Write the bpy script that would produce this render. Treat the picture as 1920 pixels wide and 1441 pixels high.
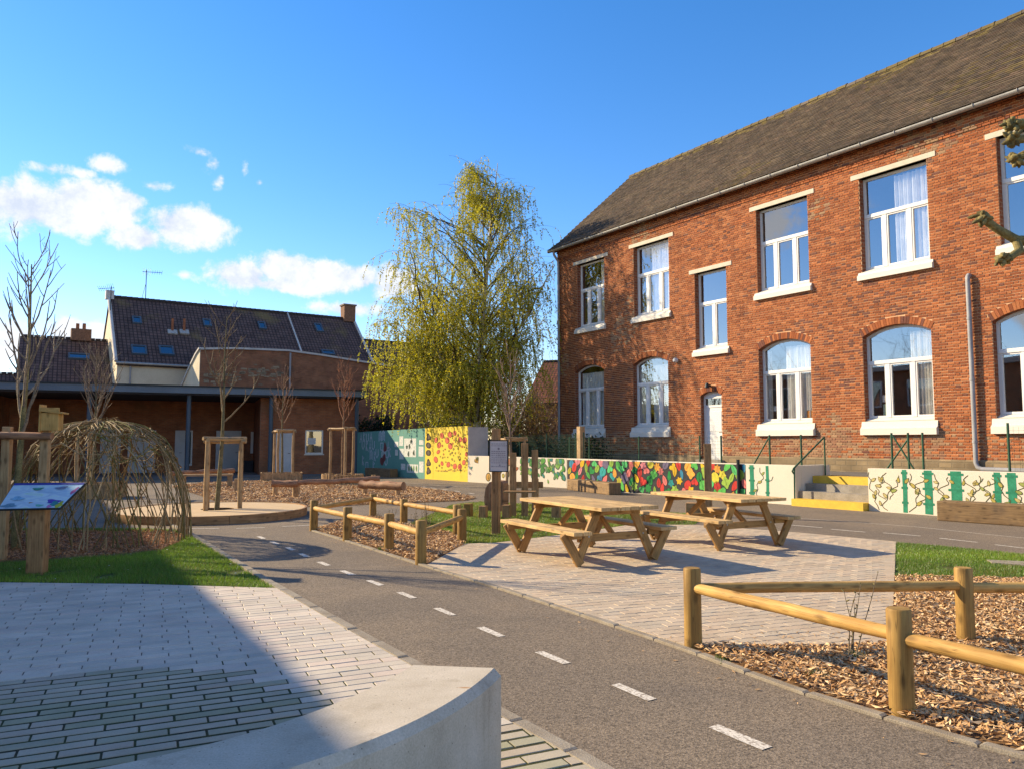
import bpy, math, random
import numpy as np
from mathutils import Vector, Matrix

random.seed(7); rng = np.random.default_rng(7)
for o in list(bpy.data.objects): bpy.data.objects.remove(o)
scene = bpy.context.scene
COL = scene.collection
R = math.radians
# ------------------------------------------------------------------ camera
EYE = 1.56; FPX = 1440.0; PITCH = math.atan(109.5/1440)
cam = bpy.data.cameras.new('camera'); camo = bpy.data.objects.new('camera', cam); COL.objects.link(camo)
camo.location = (0, 0, EYE); camo.rotation_euler = (math.pi/2+PITCH, 0, 0)
cam.sensor_width = 36; cam.lens = 27.0; cam.clip_end = 3000; cam.clip_start = 0.05
scene.camera = camo
# ------------------------------------------------------------------ light
SUN_EL = R(27.0); SUN_AZ = math.atan2(-0.932, 0.362)      # compass-like angle from +Y towards +X
sun_dir = Vector((math.sin(SUN_AZ)*math.cos(SUN_EL), math.cos(SUN_AZ)*math.cos(SUN_EL), math.sin(SUN_EL)))
sl = bpy.data.lights.new('sun', 'SUN'); slo = bpy.data.objects.new('sun', sl); COL.objects.link(slo)
sl.energy = 5.0; sl.angle = R(0.55); sl.color = (1.0, 0.825, 0.545)
slo.rotation_euler = sun_dir.to_track_quat('Z', 'Y').to_euler()
scene.view_settings.view_transform = 'Standard'; scene.view_settings.look = 'None'
scene.view_settings.exposure = 0.88; scene.view_settings.gamma = 1.0
scene.render.resolution_x = 1024; scene.render.resolution_y = 768
scene.render.engine = 'CYCLES'
world = bpy.data.worlds.new('World'); scene.world = world; world.use_nodes = True

def nd(t, typ, props=None, ins=None):
    n = t.nodes.new('ShaderNode'+typ)
    for k, v in (props or {}).items(): setattr(n, k, v)
    for k, v in (ins or {}).items():
        s = n.inputs[k]
        if isinstance(v, bpy.types.NodeSocket): t.links.new(v, s)
        else: s.default_value = v
    return n
def mth(t, op, a, b=None, c=None, clamp=False):
    i = {0: a}
    if b is not None: i[1] = b
    if c is not None: i[2] = c
    n = nd(t, 'Math', {'operation': op}, i); n.use_clamp = clamp
    return n.outputs[0]
def ramp(t, fac, stops):
    n = nd(t, 'ValToRGB', None, {0: fac}); e = n.color_ramp.elements
    while len(e) < len(stops): e.new(0.5)
    for x, (p, c) in zip(e, stops): x.position = p; x.color = (*c, 1) if len(c) == 3 else c
    return n.outputs[0]
def mix(t, fac, a, b, mode='MIX'):
    n = nd(t, 'Mix', {'data_type': 'RGBA', 'blend_type': mode})
    for i, v in ((0, fac), (6, a), (7, b)):
        if isinstance(v, bpy.types.NodeSocket): t.links.new(v, n.inputs[i])
        else: n.inputs[i].default_value = (*v, 1) if isinstance(v, tuple) and len(v) == 3 else v
    return n.outputs[2]

# world: Nishita sky with small fair-weather clouds set in it by compass direction
def build_world():
    t = world.node_tree; t.nodes.clear()
    sky = nd(t, 'TexSky'); sky.sky_type = 'NISHITA'; sky.sun_disc = False
    sky.sun_elevation = SUN_EL; sky.sun_rotation = SUN_AZ
    sky.air_density = 1.0; sky.dust_density = 0.06; sky.ozone_density = 2.2; sky.altitude = 0
    skyc = nd(t, 'HueSaturation', None, {'Hue': 0.5, 'Saturation': 1.34, 'Value': 1.0, 'Color': sky.outputs[0]}).outputs[0]
    skyc = mix(t, 1.0, skyc, (.92, .82, .90), 'MULTIPLY')
    g = nd(t, 'TexCoord').outputs['Generated']
    sep = nd(t, 'SeparateXYZ', None, {0: g})
    az = mth(t, 'ARCTAN2', sep.outputs[0], sep.outputs[1])
    el = mth(t, 'ARCSINE', sep.outputs[2])
    p = nd(t, 'CombineXYZ', None, {0: az, 1: el, 2: 0.0}).outputs[0]
    n1 = nd(t, 'TexNoise', None, {'Vector': p, 'Scale': 17.0, 'Detail': 10.0, 'Roughness': 0.62, 'Distortion': 0.25})
    n2 = nd(t, 'TexNoise', None, {'Vector': p, 'Scale': 48.0, 'Detail': 8.0, 'Roughness': 0.65})
    def dirof(px, py):
        x = (px-960)/FPX; y = -(py-720.5)/FPX; c, s = math.cos(PITCH), math.sin(PITCH)
        v = Vector((x, c-y*s, s+y*c)).normalized()
        return math.atan2(v.x, v.y), math.asin(v.z)
    blobs = []
    for (px, py, rx, ry, w) in [(60, 388, 105, 44, 1), (165, 384, 92, 40, 1), (235, 378, 40, 26, .9), (345, 425, 68, 38, 1), (262, 445, 52, 28, .95), (455, 518, 62, 30, 1), (530, 505, 62, 32, 1), (610, 520, 80, 30, 1), (675, 520, 50, 26, .95), (540, 535, 150, 16, .9),
             (655, 580, 90, 20, .8), (372, 285, 62, 24, .60), (402, 308, 42, 32, .60), (415, 336, 26, 34, .56), (95, 316, 62, 22, .64), (150, 326, 56, 18, .58), (205, 312, 52, 22, .64), (288, 350, 56, 20, .64),
             (486, 343, 24, 17, .62), (458, 320, 20, 32, .52), (345, 515, 40, 16, .58), (735, 528, 58, 38, .95), (150, 628, 95, 26, .9), (15, 632, 80, 36, .85), (330, 612, 200, 16, .62)]:
        a, e = dirof(px, py); blobs.append((a, e, rx/1500, ry/1500, w))
    # clouds go on round the compass, unseen; extra ones added for neutral fill light
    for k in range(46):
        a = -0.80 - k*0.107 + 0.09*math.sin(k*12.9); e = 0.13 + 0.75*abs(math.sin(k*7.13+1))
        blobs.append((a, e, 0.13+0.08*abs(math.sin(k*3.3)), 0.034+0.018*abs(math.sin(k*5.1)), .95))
    acc = None
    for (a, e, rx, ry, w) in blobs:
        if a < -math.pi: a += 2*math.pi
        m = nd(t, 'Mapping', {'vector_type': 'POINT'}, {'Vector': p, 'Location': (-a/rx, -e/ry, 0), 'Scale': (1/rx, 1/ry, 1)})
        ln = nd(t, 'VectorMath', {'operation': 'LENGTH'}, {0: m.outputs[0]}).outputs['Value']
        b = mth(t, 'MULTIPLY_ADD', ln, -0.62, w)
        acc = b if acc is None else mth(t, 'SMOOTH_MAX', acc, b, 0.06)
    acc = mth(t, 'MAXIMUM', acc, -1.0)
    d = mth(t, 'MULTIPLY_ADD', n1.outputs[0], 1.55, -0.78)
    d = mth(t, 'ADD', d, acc)
    d = mth(t, 'MULTIPLY_ADD', n2.outputs[0], 0.55, d)
    dens = nd(t, 'MapRange', {'interpolation_type': 'SMOOTHSTEP'}, {0: d, 1: 0.50, 2: 0.86}).outputs[0]
    shade = nd(t, 'MapRange', None, {0: mth(t, 'MULTIPLY_ADD', n2.outputs[0], 0.9, mth(t, 'MULTIPLY', n1.outputs[0], 1.1)), 1: 0.78, 2: 1.08, 3: 0.72, 4: 1.0}).outputs[0]
    cl = nd(t, 'CombineColor', None, {0: mth(t, 'MULTIPLY', shade, 3.85), 1: mth(t, 'MULTIPLY', mth(t, 'POWER', shade, 0.8), 3.85), 2: mth(t, 'MULTIPLY', mth(t, 'POWER', shade, 0.5), 3.95)}).outputs[0]
    up = nd(t, 'MapRange', None, {0: el, 1: 0.0, 2: 0.03}).outputs[0]
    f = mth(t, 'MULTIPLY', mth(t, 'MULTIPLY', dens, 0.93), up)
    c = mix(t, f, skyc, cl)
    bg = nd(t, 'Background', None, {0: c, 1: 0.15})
    o = nd(t, 'OutputWorld'); t.links.new(bg.outputs[0], o.inputs[0])
build_world()

# ------------------------------------------------------------------ pixel -> place helpers
def ray(px, py):
    x = (px-960)/FPX; y = -(py-720.5)/FPX
    return np.array([x, math.cos(PITCH)-y*math.sin(PITCH), math.sin(PITCH)+y*math.cos(PITCH)])
def G(px, py, z=0.0):
    r = ray(px, py); t = (z-EYE)/r[2]; return np.array([r[0]*t, r[1]*t])
def G3(px, py, z=0.0): p = G(px, py, z); return (p[0], p[1], z)
def ATY(px, py, Y):
    r = ray(px, py); t = Y/r[1]; return np.array([r[0]*t, Y, EYE+r[2]*t])
class Plane:                      # a vertical plane with origin, direction along it (towards the right) and outward normal
    def __init__(s, O, ang):
        s.O = np.array(O, float); s.u = np.array([math.cos(ang), math.sin(ang)]); s.n = np.array([s.u[1], -s.u[0]])
    def hit(s, px, py, back=0.0):
        r = ray(px, py); O = s.O - s.n*back; t = (O@s.n)/(r[:2]@s.n); p = r[:2]*t
        return float((p-O)@s.u), float(EYE+r[2]*t)
    def S(s, px, back=0.0): return s.hit(px, 830, back)[0]
    def W(s, a, z, out=0.0):
        p = s.O+s.u*a+s.n*out; return (p[0], p[1], z)

# ------------------------------------------------------------------ mesh builder
def rotz(a): c, s = math.cos(a), math.sin(a); return np.array([[c, -s, 0], [s, c, 0], [0, 0, 1.0]])
class MB:
    def __init__(s): s.v = []; s.f = []; s.uv = []; s.c = []; s.m = []; s.sm = []; s.hasuv = False
    def face(s, pts, uv=None, col=None, m=0, sm=False):
        i = len(s.v); s.v.extend([tuple(p) for p in pts]); s.f.append(list(range(i, i+len(pts))))
        s.uv.append(uv if uv is not None else [(0, 0)]*len(pts)); s.c.append(col or (1, 1, 1)); s.m.append(m); s.sm.append(sm)
    def idx(s, verts, faces, col=None, m=0, sm=False, uvs=None):
        i = len(s.v); s.v.extend([tuple(p) for p in verts])
        for k, f in enumerate(faces):
            s.f.append([i+j for j in f]); s.uv.append(uvs[k] if uvs else [(0, 0)]*len(f)); s.c.append(col or (1, 1, 1)); s.m.append(m); s.sm.append(sm)
    def box(s, c, size, A=None, col=None, m=0, skip=()):
        c = np.array(c, float); h = np.array(size, float)/2; A = np.eye(3) if A is None else A
        L = int(np.argmax(h)); vs = []
        for x in (-1, 1):
            for y in (-1, 1):
                for z in (-1, 1): vs.append((x*h[0], y*h[1], z*h[2]))
        F = {'-x': (0, 1, 3, 2), '+x': (4, 6, 7, 5), '-y': (0, 4, 5, 1), '+y': (2, 3, 7, 6), '-z': (0, 2, 6, 4), '+z': (1, 5, 7, 3)}
        fs = []; uvs = []
        o = random.random()*9
        for k, f in F.items():
            if k in skip: continue
            ax = 'xyz'.index(k[1]); oth = [i for i in range(3) if i != ax]
            if L in oth: vv = L; uu = [i for i in oth if i != L][0]
            else: uu, vv = oth
            fs.append(f); uvs.append([(vs[j][uu]+o+ax*.3, (vs[j][vv] if L in oth else vs[j][vv]*.1)+o) for j in f])
        s.idx([c+A@np.array(p) for p in vs], fs, col, m, False, uvs)
    def beam(s, p, q, w, h, up=(0, 0, 1), col=None, m=0):      # rectangular timber from p to q, w across, h along 'up'
        p = np.array(p, float); q = np.array(q, float); d = q-p; L = np.linalg.norm(d); d /= L
        up = np.array(up, float); x = np.cross(d, up); x /= np.linalg.norm(x); y = np.cross(x, d)
        s.box((p+q)/2, (w, h, L), np.stack([x, y, d], 1), col, m)
    def tube(s, pts, rad, n=8, cap=True, col=None, m=0, sm=True):
        pts = [np.array(p, float) for p in pts]; k = len(pts)
        if not hasattr(rad, '__len__'): rad = [rad]*k
        T = []
        for i in range(k):
            d = pts[min(i+1, k-1)]-pts[max(i-1, 0)]; T.append(d/(np.linalg.norm(d)+1e-12))
        a = np.array([0, 0, 1.0]) if abs(T[0][2]) < .9 else np.array([1.0, 0, 0])
        X = np.cross(T[0], a); X /= np.linalg.norm(X)
        vs = []; L = [0]
        for i in range(1, k): L.append(L[-1]+np.linalg.norm(pts[i]-pts[i-1]))
        for i in range(k):
            X = X-T[i]*(X@T[i]); X /= np.linalg.norm(X)+1e-12; Y = np.cross(T[i], X)
            for j in range(n):
                t = 2*math.pi*j/n; vs.append(pts[i]+rad[i]*(math.cos(t)*X+math.sin(t)*Y))
        fs = []; uvs = []; o = random.random()*9; cu = max(rad)*2*math.pi/n
        for i in range(k-1):
            for j in range(n):
                j2 = (j+1) % n; fs.append((i*n+j, i*n+j2, (i+1)*n+j2, (i+1)*n+j))
                uvs.append([(j*cu+o, L[i]+o), ((j+1)*cu+o, L[i]+o), ((j+1)*cu+o, L[i+1]+o), (j*cu+o, L[i+1]+o)])
        s.idx(vs, fs, col, m, sm, uvs)
        if cap and n > 3:
            for base, rev in ((0, True), ((k-1)*n, False)):
                ps = [vs[base+j] for j in range(n)]
                if rev: ps = ps[::-1]
                cu2 = [(.1*math.cos(2*math.pi*j/n)*rad[0]*9+o, .02*math.sin(2*math.pi*j/n)+o) for j in range(n)]
                s.face(ps, cu2, col, m)
    def prism(s, poly, z0, z1, col=None, m=0, bottom=False):
        n = len(poly); a = sum(poly[i][0]*poly[(i+1) % n][1]-poly[(i+1) % n][0]*poly[i][1] for i in range(n))
        if a < 0: poly = poly[::-1]
        s.face([(p[0], p[1], z1) for p in poly], [(p[0], p[1]) for p in poly], col, m)
        if bottom: s.face([(p[0], p[1], z0) for p in poly[::-1]], None, col, m)
        L = 0
        for i in range(n):
            p, q = poly[i], poly[(i+1) % n]; l = math.dist(p[:2], q[:2])
            s.face([(p[0], p[1], z0), (q[0], q[1], z0), (q[0], q[1], z1), (p[0], p[1], z1)], [(z0, L), (z0, L+l), (z1, L+l), (z1, L)], col, m); L += l
    def slab(s, pts, vec, col=None, m=0, uv=None):       # flat 3D polygon pushed back along vec: a closed panel
        pts = [np.array(p, float) for p in pts]; vec = np.array(vec, float); b = [p+vec for p in pts]; n = len(pts)
        s.face(pts, uv, col, m); s.face(b[::-1], uv[::-1] if uv else None, col, m)
        for i in range(n):
            j = (i+1) % n; s.face([pts[j], pts[i], b[i], b[j]], [uv[j], uv[i], uv[i], uv[j]] if uv else None, col, m)
    def build(s, name, mats, parent=None, bevel=0, world=True):
        me = bpy.data.meshes.new(name); 
        off = np.array(wloc(parent)) if (parent is not None and world) else np.zeros(3)
        V = np.array(s.v, float).reshape(-1, 3)-off
        me.from_pydata([tuple(p) for p in V], [], s.f); fin(me, mats, s.c, s.m, s.sm, s.uv)
        o = bpy.data.objects.new(name, me); COL.objects.link(o)
        if parent is not None: o.parent = parent
        if bevel:
            b = o.modifiers.new('bevel', 'BEVEL'); b.width = bevel; b.segments = 2; b.limit_method = 'ANGLE'; b.angle_limit = R(40)
        return o
def fin(me, mats, cols, mi, sm, uvs=None):
    for m in (mats if isinstance(mats, (list, tuple)) else [mats]): me.materials.append(m)
    n = len(me.polygons)
    a = me.attributes.new('col', 'FLOAT_COLOR', 'FACE')
    c = np.ones((n, 4), np.float32); c[:, :3] = np.array(cols, np.float32).reshape(-1, 3); a.data.foreach_set('color', c.ravel())
    if mi is not None: me.polygons.foreach_set('material_index', np.array(mi, np.int32))
    if sm is not None: me.polygons.foreach_set('use_smooth', np.array(sm, bool))
    if uvs is not None:
        l = me.uv_layers.new(name='uv'); l.data.foreach_set('uv', np.array([x for f in uvs for p in f for x in p], np.float32))
    me.update()
def wloc(o):
    p = np.zeros(3)
    while o is not None: p = p+np.array(o.location); o = o.parent
    return p
def arrays(name, V, F, cols, mat, parent=None, smooth=False):       # V (n,3), F (m,k) numpy: one big mesh
    me = bpy.data.meshes.new(name); V = np.asarray(V, np.float32)
    if parent is not None: V = V-wloc(parent).astype(np.float32)
    F = np.asarray(F, np.int32); k = F.shape[1]
    me.vertices.add(len(V)); me.vertices.foreach_set('co', V.ravel())
    me.loops.add(F.size); me.loops.foreach_set('vertex_index', F.ravel())
    me.polygons.add(len(F)); me.polygons.foreach_set('loop_start', np.arange(0, F.size, k, dtype=np.int32))
    try: me.polygons.foreach_set('loop_total', np.full(len(F), k, np.int32))
    except Exception: pass
    me.update(calc_edges=True)
    fin(me, mat, cols, None, np.full(len(F), smooth))
    o = bpy.data.objects.new(name, me); COL.objects.link(o)
    if parent is not None: o.parent = parent
    return o
def thing(name, label, cat, loc=(0, 0, 0), rz=0, group=None):
    o = bpy.data.objects.new(name, None); COL.objects.link(o); o.empty_display_size = .2
    o.location = tuple(float(x) for x in loc); o.rotation_euler = (0, 0, rz); return tag(o, label, cat, group)
def tag(o, label, cat, group=None):
    o['label'] = label; o['category'] = cat
    if group: o['group'] = group
    return o
def struct(o): o['kind'] = 'structure'; return o
def stuff(o): o['kind'] = 'stuff'; return o
def dup(me_obj, loc, parent, rz=0):
    c = bpy.data.objects.new(me_obj.name.split('.')[0], me_obj.data); COL.objects.link(c); c.parent = parent; c.location = loc; c.rotation_euler = (0, 0, rz); return c
def copy_tree(o, parent=None):
    c = o.copy(); COL.objects.link(c)
    if parent is not None: c.parent = parent
    for ch in list(o.children): copy_tree(ch, c)
    return c

# ------------------------------------------------------------------ materials
MATS = {}
def newmat(name):
    m = bpy.data.materials.new(name); m.use_nodes = True; t = m.node_tree; t.nodes.clear()
    o = nd(t, 'OutputMaterial'); MATS[name] = m; return m, t, o
def principled(t, o, col, rough=.7, normal=None, spec=.3, metal=0.0):
    b = nd(t, 'BsdfPrincipled')
    for k, v in (('Base Color', col), ('Roughness', rough), ('Specular IOR Level', spec), ('Metallic', metal)):
        if isinstance(v, bpy.types.NodeSocket): t.links.new(v, b.inputs[k])
        else: b.inputs[k].default_value = (*v, 1) if isinstance(v, tuple) and len(v) == 3 else v
    if normal is not None: t.links.new(normal, b.inputs['Normal'])
    t.links.new(b.outputs[0], o.inputs[0]); return b
def basic(name, col, rough=.75, var=.25, vs=3.0, fine=60.0, fvar=.15, bump=.0, bscale=None, attr=False, spec=.25, col2=None, metal=0.0, fdetail=3, thr=(.3, .7)):
    m, t, o = newmat(name)
    pos = nd(t, 'NewGeometry').outputs['Position']
    n1 = nd(t, 'TexNoise', None, {'Vector': pos, 'Scale': vs, 'Detail': 5.0, 'Roughness': .6}).outputs[0]
    n2 = nd(t, 'TexNoise', None, {'Vector': pos, 'Scale': fine, 'Detail': float(fdetail), 'Roughness': .65}).outputs[0]
    base = nd(t, 'Attribute', {'attribute_name': 'col'}).outputs['Color'] if attr else None
    if base is None:
        n1c = nd(t, 'MapRange', None, {0: n1, 1: thr[0], 2: thr[1]}).outputs[0]
        base = mix(t, n1c, col, col2 if col2 else tuple(x*(1-var) for x in col))
    elif col2: base = mix(t, nd(t, 'MapRange', None, {0: n1, 1: .5, 2: .75, 3: 0.0, 4: .6}).outputs[0], base, col2)
    elif var:
        k = nd(t, 'MapRange', None, {0: n1, 1: .3, 2: .7, 3: 1-var, 4: 1+var*.4}).outputs[0]
        base = mix(t, 1.0, base, nd(t, 'CombineColor', None, {0: k, 1: k, 2: k}).outputs[0], 'MULTIPLY')
    k = nd(t, 'MapRange', None, {0: n2, 1: .3, 2: .7, 3: 1-fvar, 4: 1+fvar}).outputs[0]
    c = mix(t, 1.0, base, nd(t, 'CombineColor', None, {0: k, 1: k, 2: k}).outputs[0], 'MULTIPLY')
    nrm = None
    if bump:
        nb = n2 if bscale is None else nd(t, 'TexNoise', None, {'Vector': pos, 'Scale': bscale, 'Detail': 4.0}).outputs[0]
        nrm = nd(t, 'Bump', None, {'Strength': bump, 'Distance': .01, 'Height': nb}).outputs[0]
    principled(t, o, c, rough, nrm, spec, metal); return m
def wood(name, light, dark, rough=.65, gscale=38.0, stain=None):
    m, t, o = newmat(name)
    uv = nd(t, 'UVMap').outputs[0]; rnd = nd(t, 'ObjectInfo').outputs['Random']
    mp = nd(t, 'Mapping', None, {'Vector': uv, 'Scale': (gscale, 2.2, 1)}).outputs[0]
    mp = nd(t, 'VectorMath', {'operation': 'ADD'}, {0: mp, 1: nd(t, 'CombineXYZ', None, {0: mth(t, 'MULTIPLY', rnd, 97.0), 1: mth(t, 'MULTIPLY', rnd, 31.0), 2: 0.0}).outputs[0]}).outputs[0]
    g = nd(t, 'TexNoise', None, {'Vector': mp, 'Scale': 1.0, 'Detail': 6.0, 'Roughness': .62, 'Distortion': .6}).outputs[0]
    big = nd(t, 'TexNoise', None, {'Vector': nd(t, 'NewGeometry').outputs['Position'], 'Scale': 4.0, 'Detail': 4.0}).outputs[0]
    c = ramp(t, g, [(.28, dark), (.5, tuple((a+b)/2 for a, b in zip(light, dark))), (.68, light)])
    kp = nd(t, 'Mapping', None, {'Vector': uv, 'Scale': (7.0, 3.0, 1)}).outputs[0]
    kn = nd(t, 'TexVoronoi', {'voronoi_dimensions': '2D'}, {'Vector': kp, 'Scale': 1.0, 'Randomness': 1.0}).outputs['Distance']
    c = mix(t, nd(t, 'MapRange', None, {0: kn, 1: .17, 2: .05, 3: 0.0, 4: .62}).outputs[0], c, tuple(x*.35 for x in dark))
    ck = nd(t, 'TexNoise', None, {'Vector': nd(t, 'VectorMath', {'operation': 'ADD'}, {0: nd(t, 'Mapping', None, {'Vector': uv, 'Scale': (26.0, .9, 1)}).outputs[0], 1: nd(t, 'CombineXYZ', None, {0: mth(t, 'MULTIPLY', rnd, 53.0), 1: 0.0, 2: 0.0}).outputs[0]}).outputs[0], 'Scale': 1.0, 'Detail': 2.0, 'Roughness': .4}).outputs[0]
    crack = nd(t, 'MapRange', None, {0: mth(t, 'ABSOLUTE', mth(t, 'SUBTRACT', ck, .5)), 1: .012, 2: .0, 3: 0.0, 4: .6}).outputs[0]
    c = mix(t, crack, c, tuple(x*.25 for x in dark))
    k = nd(t, 'MapRange', None, {0: big, 1: .3, 2: .7, 3: .72, 4: 1.12}).outputs[0]
    k = mth(t, 'MULTIPLY', k, mth(t, 'MULTIPLY_ADD', rnd, .22, .89))
    c = mix(t, 1.0, c, nd(t, 'CombineColor', None, {0: k, 1: k, 2: k}).outputs[0], 'MULTIPLY')
    if stain: c = mix(t, nd(t, 'MapRange', None, {0: big, 1: .5, 2: .7, 3: 0.0, 4: .7}).outputs[0], c, stain)
    nrm = nd(t, 'Bump', None, {'Strength': .35, 'Distance': .004, 'Height': g}).outputs[0]
    principled(t, o, c, rough, nrm, .25); return m
def tiled(name, c1, c2, mortar, bw, bh, ms=.012, bump=.3, rough=.85, off=.5, patch=None, pscale=.35, mscale=1.0):    # far brick or tile, UV in metres
    m, t, o = newmat(name); uv = nd(t, 'UVMap').outputs[0]
    b = nd(t, 'TexBrick', {'offset': off}, {'Vector': uv, 'Color1': (*c1, 1), 'Color2': (*c2, 1), 'Mortar': (*mortar, 1), 'Scale': 1.0, 'Mortar Size': ms, 'Mortar Smooth': .2, 'Bias': 0.0, 'Brick Width': bw, 'Row Height': bh})
    n = nd(t, 'TexNoise', None, {'Vector': uv, 'Scale': pscale, 'Detail': 7.0, 'Roughness': .65}).outputs[0]
    c = b.outputs[0]
    k = nd(t, 'MapRange', None, {0: nd(t, 'TexNoise', None, {'Vector': uv, 'Scale': 1.7, 'Detail': 6.0}).outputs[0], 1: .3, 2: .7, 3: .7, 4: 1.2}).outputs[0]
    c = mix(t, 1.0, c, nd(t, 'CombineColor', None, {0: k, 1: k, 2: k}).outputs[0], 'MULTIPLY')
    if patch: c = mix(t, nd(t, 'MapRange', None, {0: n, 1: .54, 2: .66, 3: 0.0, 4: .75}).outputs[0], c, patch)
    nrm = nd(t, 'Bump', {'invert': True}, {'Strength': bump, 'Distance': .02, 'Height': b.outputs['Fac']}).outputs[0]
    principled(t, o, c, rough, nrm, .2); return m
def glass(name, refl=.42, tint=(.55, .6, .6)):
    m, t, o = newmat(name)
    fc = nd(t, 'LayerWeight', None, {'Blend': .5}).outputs['Facing']
    f = mth(t, 'MULTIPLY_ADD', mth(t, 'POWER', fc, 4.0), .6, refl, clamp=True)
    n = nd(t, 'TexNoise', None, {'Vector': nd(t, 'NewGeometry').outputs['Position'], 'Scale': .9, 'Detail': 1.0}).outputs[0]
    nrm = nd(t, 'Bump', None, {'Strength': .04, 'Distance': .05, 'Height': n}).outputs[0]
    gl = nd(t, 'BsdfGlossy', None, {'Roughness': .015, 'Color': (.95, .97, 1, 1), 'Normal': nrm}); tr = nd(t, 'BsdfTransparent', None, {'Color': (*tint, 1)})
    mx = nd(t, 'MixShader', None, {0: f, 1: tr.outputs[0], 2: gl.outputs[0]}); t.links.new(mx.outputs[0], o.inputs[0]); return m
def leafy(name, trans=.35, var=.25):
    m, t, o = newmat(name); a = nd(t, 'Attribute', {'attribute_name': 'col'}).outputs['Color']
    d = nd(t, 'BsdfDiffuse', None, {0: a, 1: .6}); tr = nd(t, 'BsdfTranslucent', None, {0: mix(t, 1.0, a, (1.25, 1.15, .6), 'MULTIPLY')})
    g = nd(t, 'BsdfGlossy', None, {'Roughness': .45, 'Color': (.9, .95, .9, 1)})
    mx = nd(t, 'MixShader', None, {0: trans, 1: d.outputs[0], 2: tr.outputs[0]}); mx2 = nd(t, 'MixShader', None, {0: .04, 1: mx.outputs[0], 2: g.outputs[0]})
    t.links.new(mx2.outputs[0], o.inputs[0]); return m

ASPH = basic('asphalt', (.205, .155, .108), .9, vs=.8, fine=42, fvar=.62, bump=.5, col2=(.150, .118, .088), fdetail=9)
EARTH = basic('earth', (.10, .085, .06), .95, vs=1.2, fine=30, fvar=.3)
SOIL = basic('soil', (.23, .13, .06), .95, vs=3, fine=50, fvar=.4, bump=.5)
TURF = basic('turf_soil', (.075, .105, .018), .95, vs=2, fine=60, fvar=.4, bump=.5, col2=(.075, .07, .02))
JOINT = basic('joint_sand', (.17, .15, .125), .95, vs=3, fine=60, fvar=.4)
MOSS = basic('joint_moss', (.055, .065, .014), .95, vs=5, fine=80, fvar=.5, bump=.6, col2=(.035, .03, .02))
JOINTD = basic('joint_dark', (.13, .115, .095), .95, vs=3, fine=60, fvar=.4)
PAVE = basic('paver', (1, 1, 1), .82, var=.16, vs=2.5, fine=110, fvar=.10, bump=.15, attr=True)
KERB = basic('kerb_concrete', (.33, .285, .225), .9, vs=6, fine=120, fvar=.28, bump=.5, col2=(.24, .195, .145), fdetail=4)
CHIP = basic('wood_chip', (1, 1, 1), .75, var=.18, vs=8, fine=120, fvar=.18, attr=True)
CONC = basic('cast_concrete', (.53, .455, .36), .8, vs=2.6, fine=95, fvar=.16, bump=.3, col2=(.44, .375, .295), fdetail=8)
STEPC = basic('step_concrete', (.33, .29, .24), .9, vs=4, fine=70, fvar=.25, bump=.3, col2=(.22, .19, .15))
YELL = basic('yellow_paint', (.72, .47, .055), .6, vs=7, fine=60, fvar=.1, col2=(.6, .38, .05))
LINE = basic('road_paint', (.66, .60, .51), .7, vs=48, fine=120, fvar=.25, col2=(.24, .19, .145), thr=(.47, .64))
WALLW = basic('white_render', (.70, .61, .47), .85, vs=1.6, fine=40, fvar=.05, bump=.12, col2=(.62, .56, .45))
WALLG = basic('green_render', (.13, .30, .245), .8, vs=1.5, fine=40, fvar=.06, bump=.1, col2=(.11, .26, .215))
WALLY = basic('yellow_render', (.78, .56, .055), .8, vs=1.5, fine=40, fvar=.05, bump=.1, col2=(.7, .5, .06))
GREYW = basic('grey_render', (.58, .53, .48), .85, vs=2, fine=40, fvar=.08, bump=.1)
CREAM = basic('cream_render', (.66, .56, .40), .85, vs=1.1, fine=20, fvar=.07, bump=.1, col2=(.55, .46, .32))
MURAL = basic('mural_paint', (1, 1, 1), .8, var=.30, vs=11, fine=60, fvar=.16, bump=.15, attr=True)
PINE = wood('pine_rail', (.62, .385, .125), (.42, .215, .055))
POSTW = wood('pine_post', (.43, .26, .075), (.235, .125, .032))
TABLEW = wood('table_timber', (.66, .46, .22), (.50, .30, .12), gscale=30)
LEGW = wood('table_leg_timber', (.47, .275, .10), (.30, .155, .048))
SAWN = wood('sawn_timber', (.50, .285, .125), (.29, .15, .06))
OAK = wood('oak_block', (.34, .215, .10), (.17, .10, .05), stain=(.10, .07, .045))
STAKE = wood('stake_wood', (.55, .37, .19), (.33, .20, .09))
LOGW = wood('log_wood', (.46, .25, .135), (.27, .13, .07), gscale=24)
DECK = basic('deck_sand', (.56, .41, .245), .85, vs=2.5, fine=60, fvar=.12, bump=.2, col2=(.50, .355, .20))
BIRDW = wood('nest_box_wood', (.66, .40, .13), (.52, .29, .08))
WICK = basic('willow_rod', (1, 1, 1), .7, var=.3, vs=10, fine=40, fvar=.25, attr=True)
BARK = basic('sapling_bark', (1, 1, 1), .85, var=.4, vs=9, fine=45, fvar=.4, bump=.6, attr=True)
LEAF = leafy('leaf', .52); GRASSM = leafy('grass_blade', .35)
WHITEP = basic('white_frame', (.72, .69, .64), .45, vs=3, fine=20, fvar=.03, spec=.4, col2=(.72, .70, .66))
SILLP = basic('sill_paint', (.70, .64, .54), .6, vs=5, fine=40, fvar=.05, col2=(.66, .61, .52))
LINTEL = basic('lintel_stone', (.62, .55, .43), .85, vs=5, fine=60, fvar=.08, bump=.1, col2=(.54, .47, .36))
MORTAR = basic('mortar', (.66, .385, .205), .95, vs=1.0, fine=60, fvar=.18, bump=.25, col2=(.56, .32, .175))
BRICK = basic('brick', (1, 1, 1), .88, var=.16, vs=.9, fine=55, fvar=.24, bump=.3, attr=True)
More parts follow.
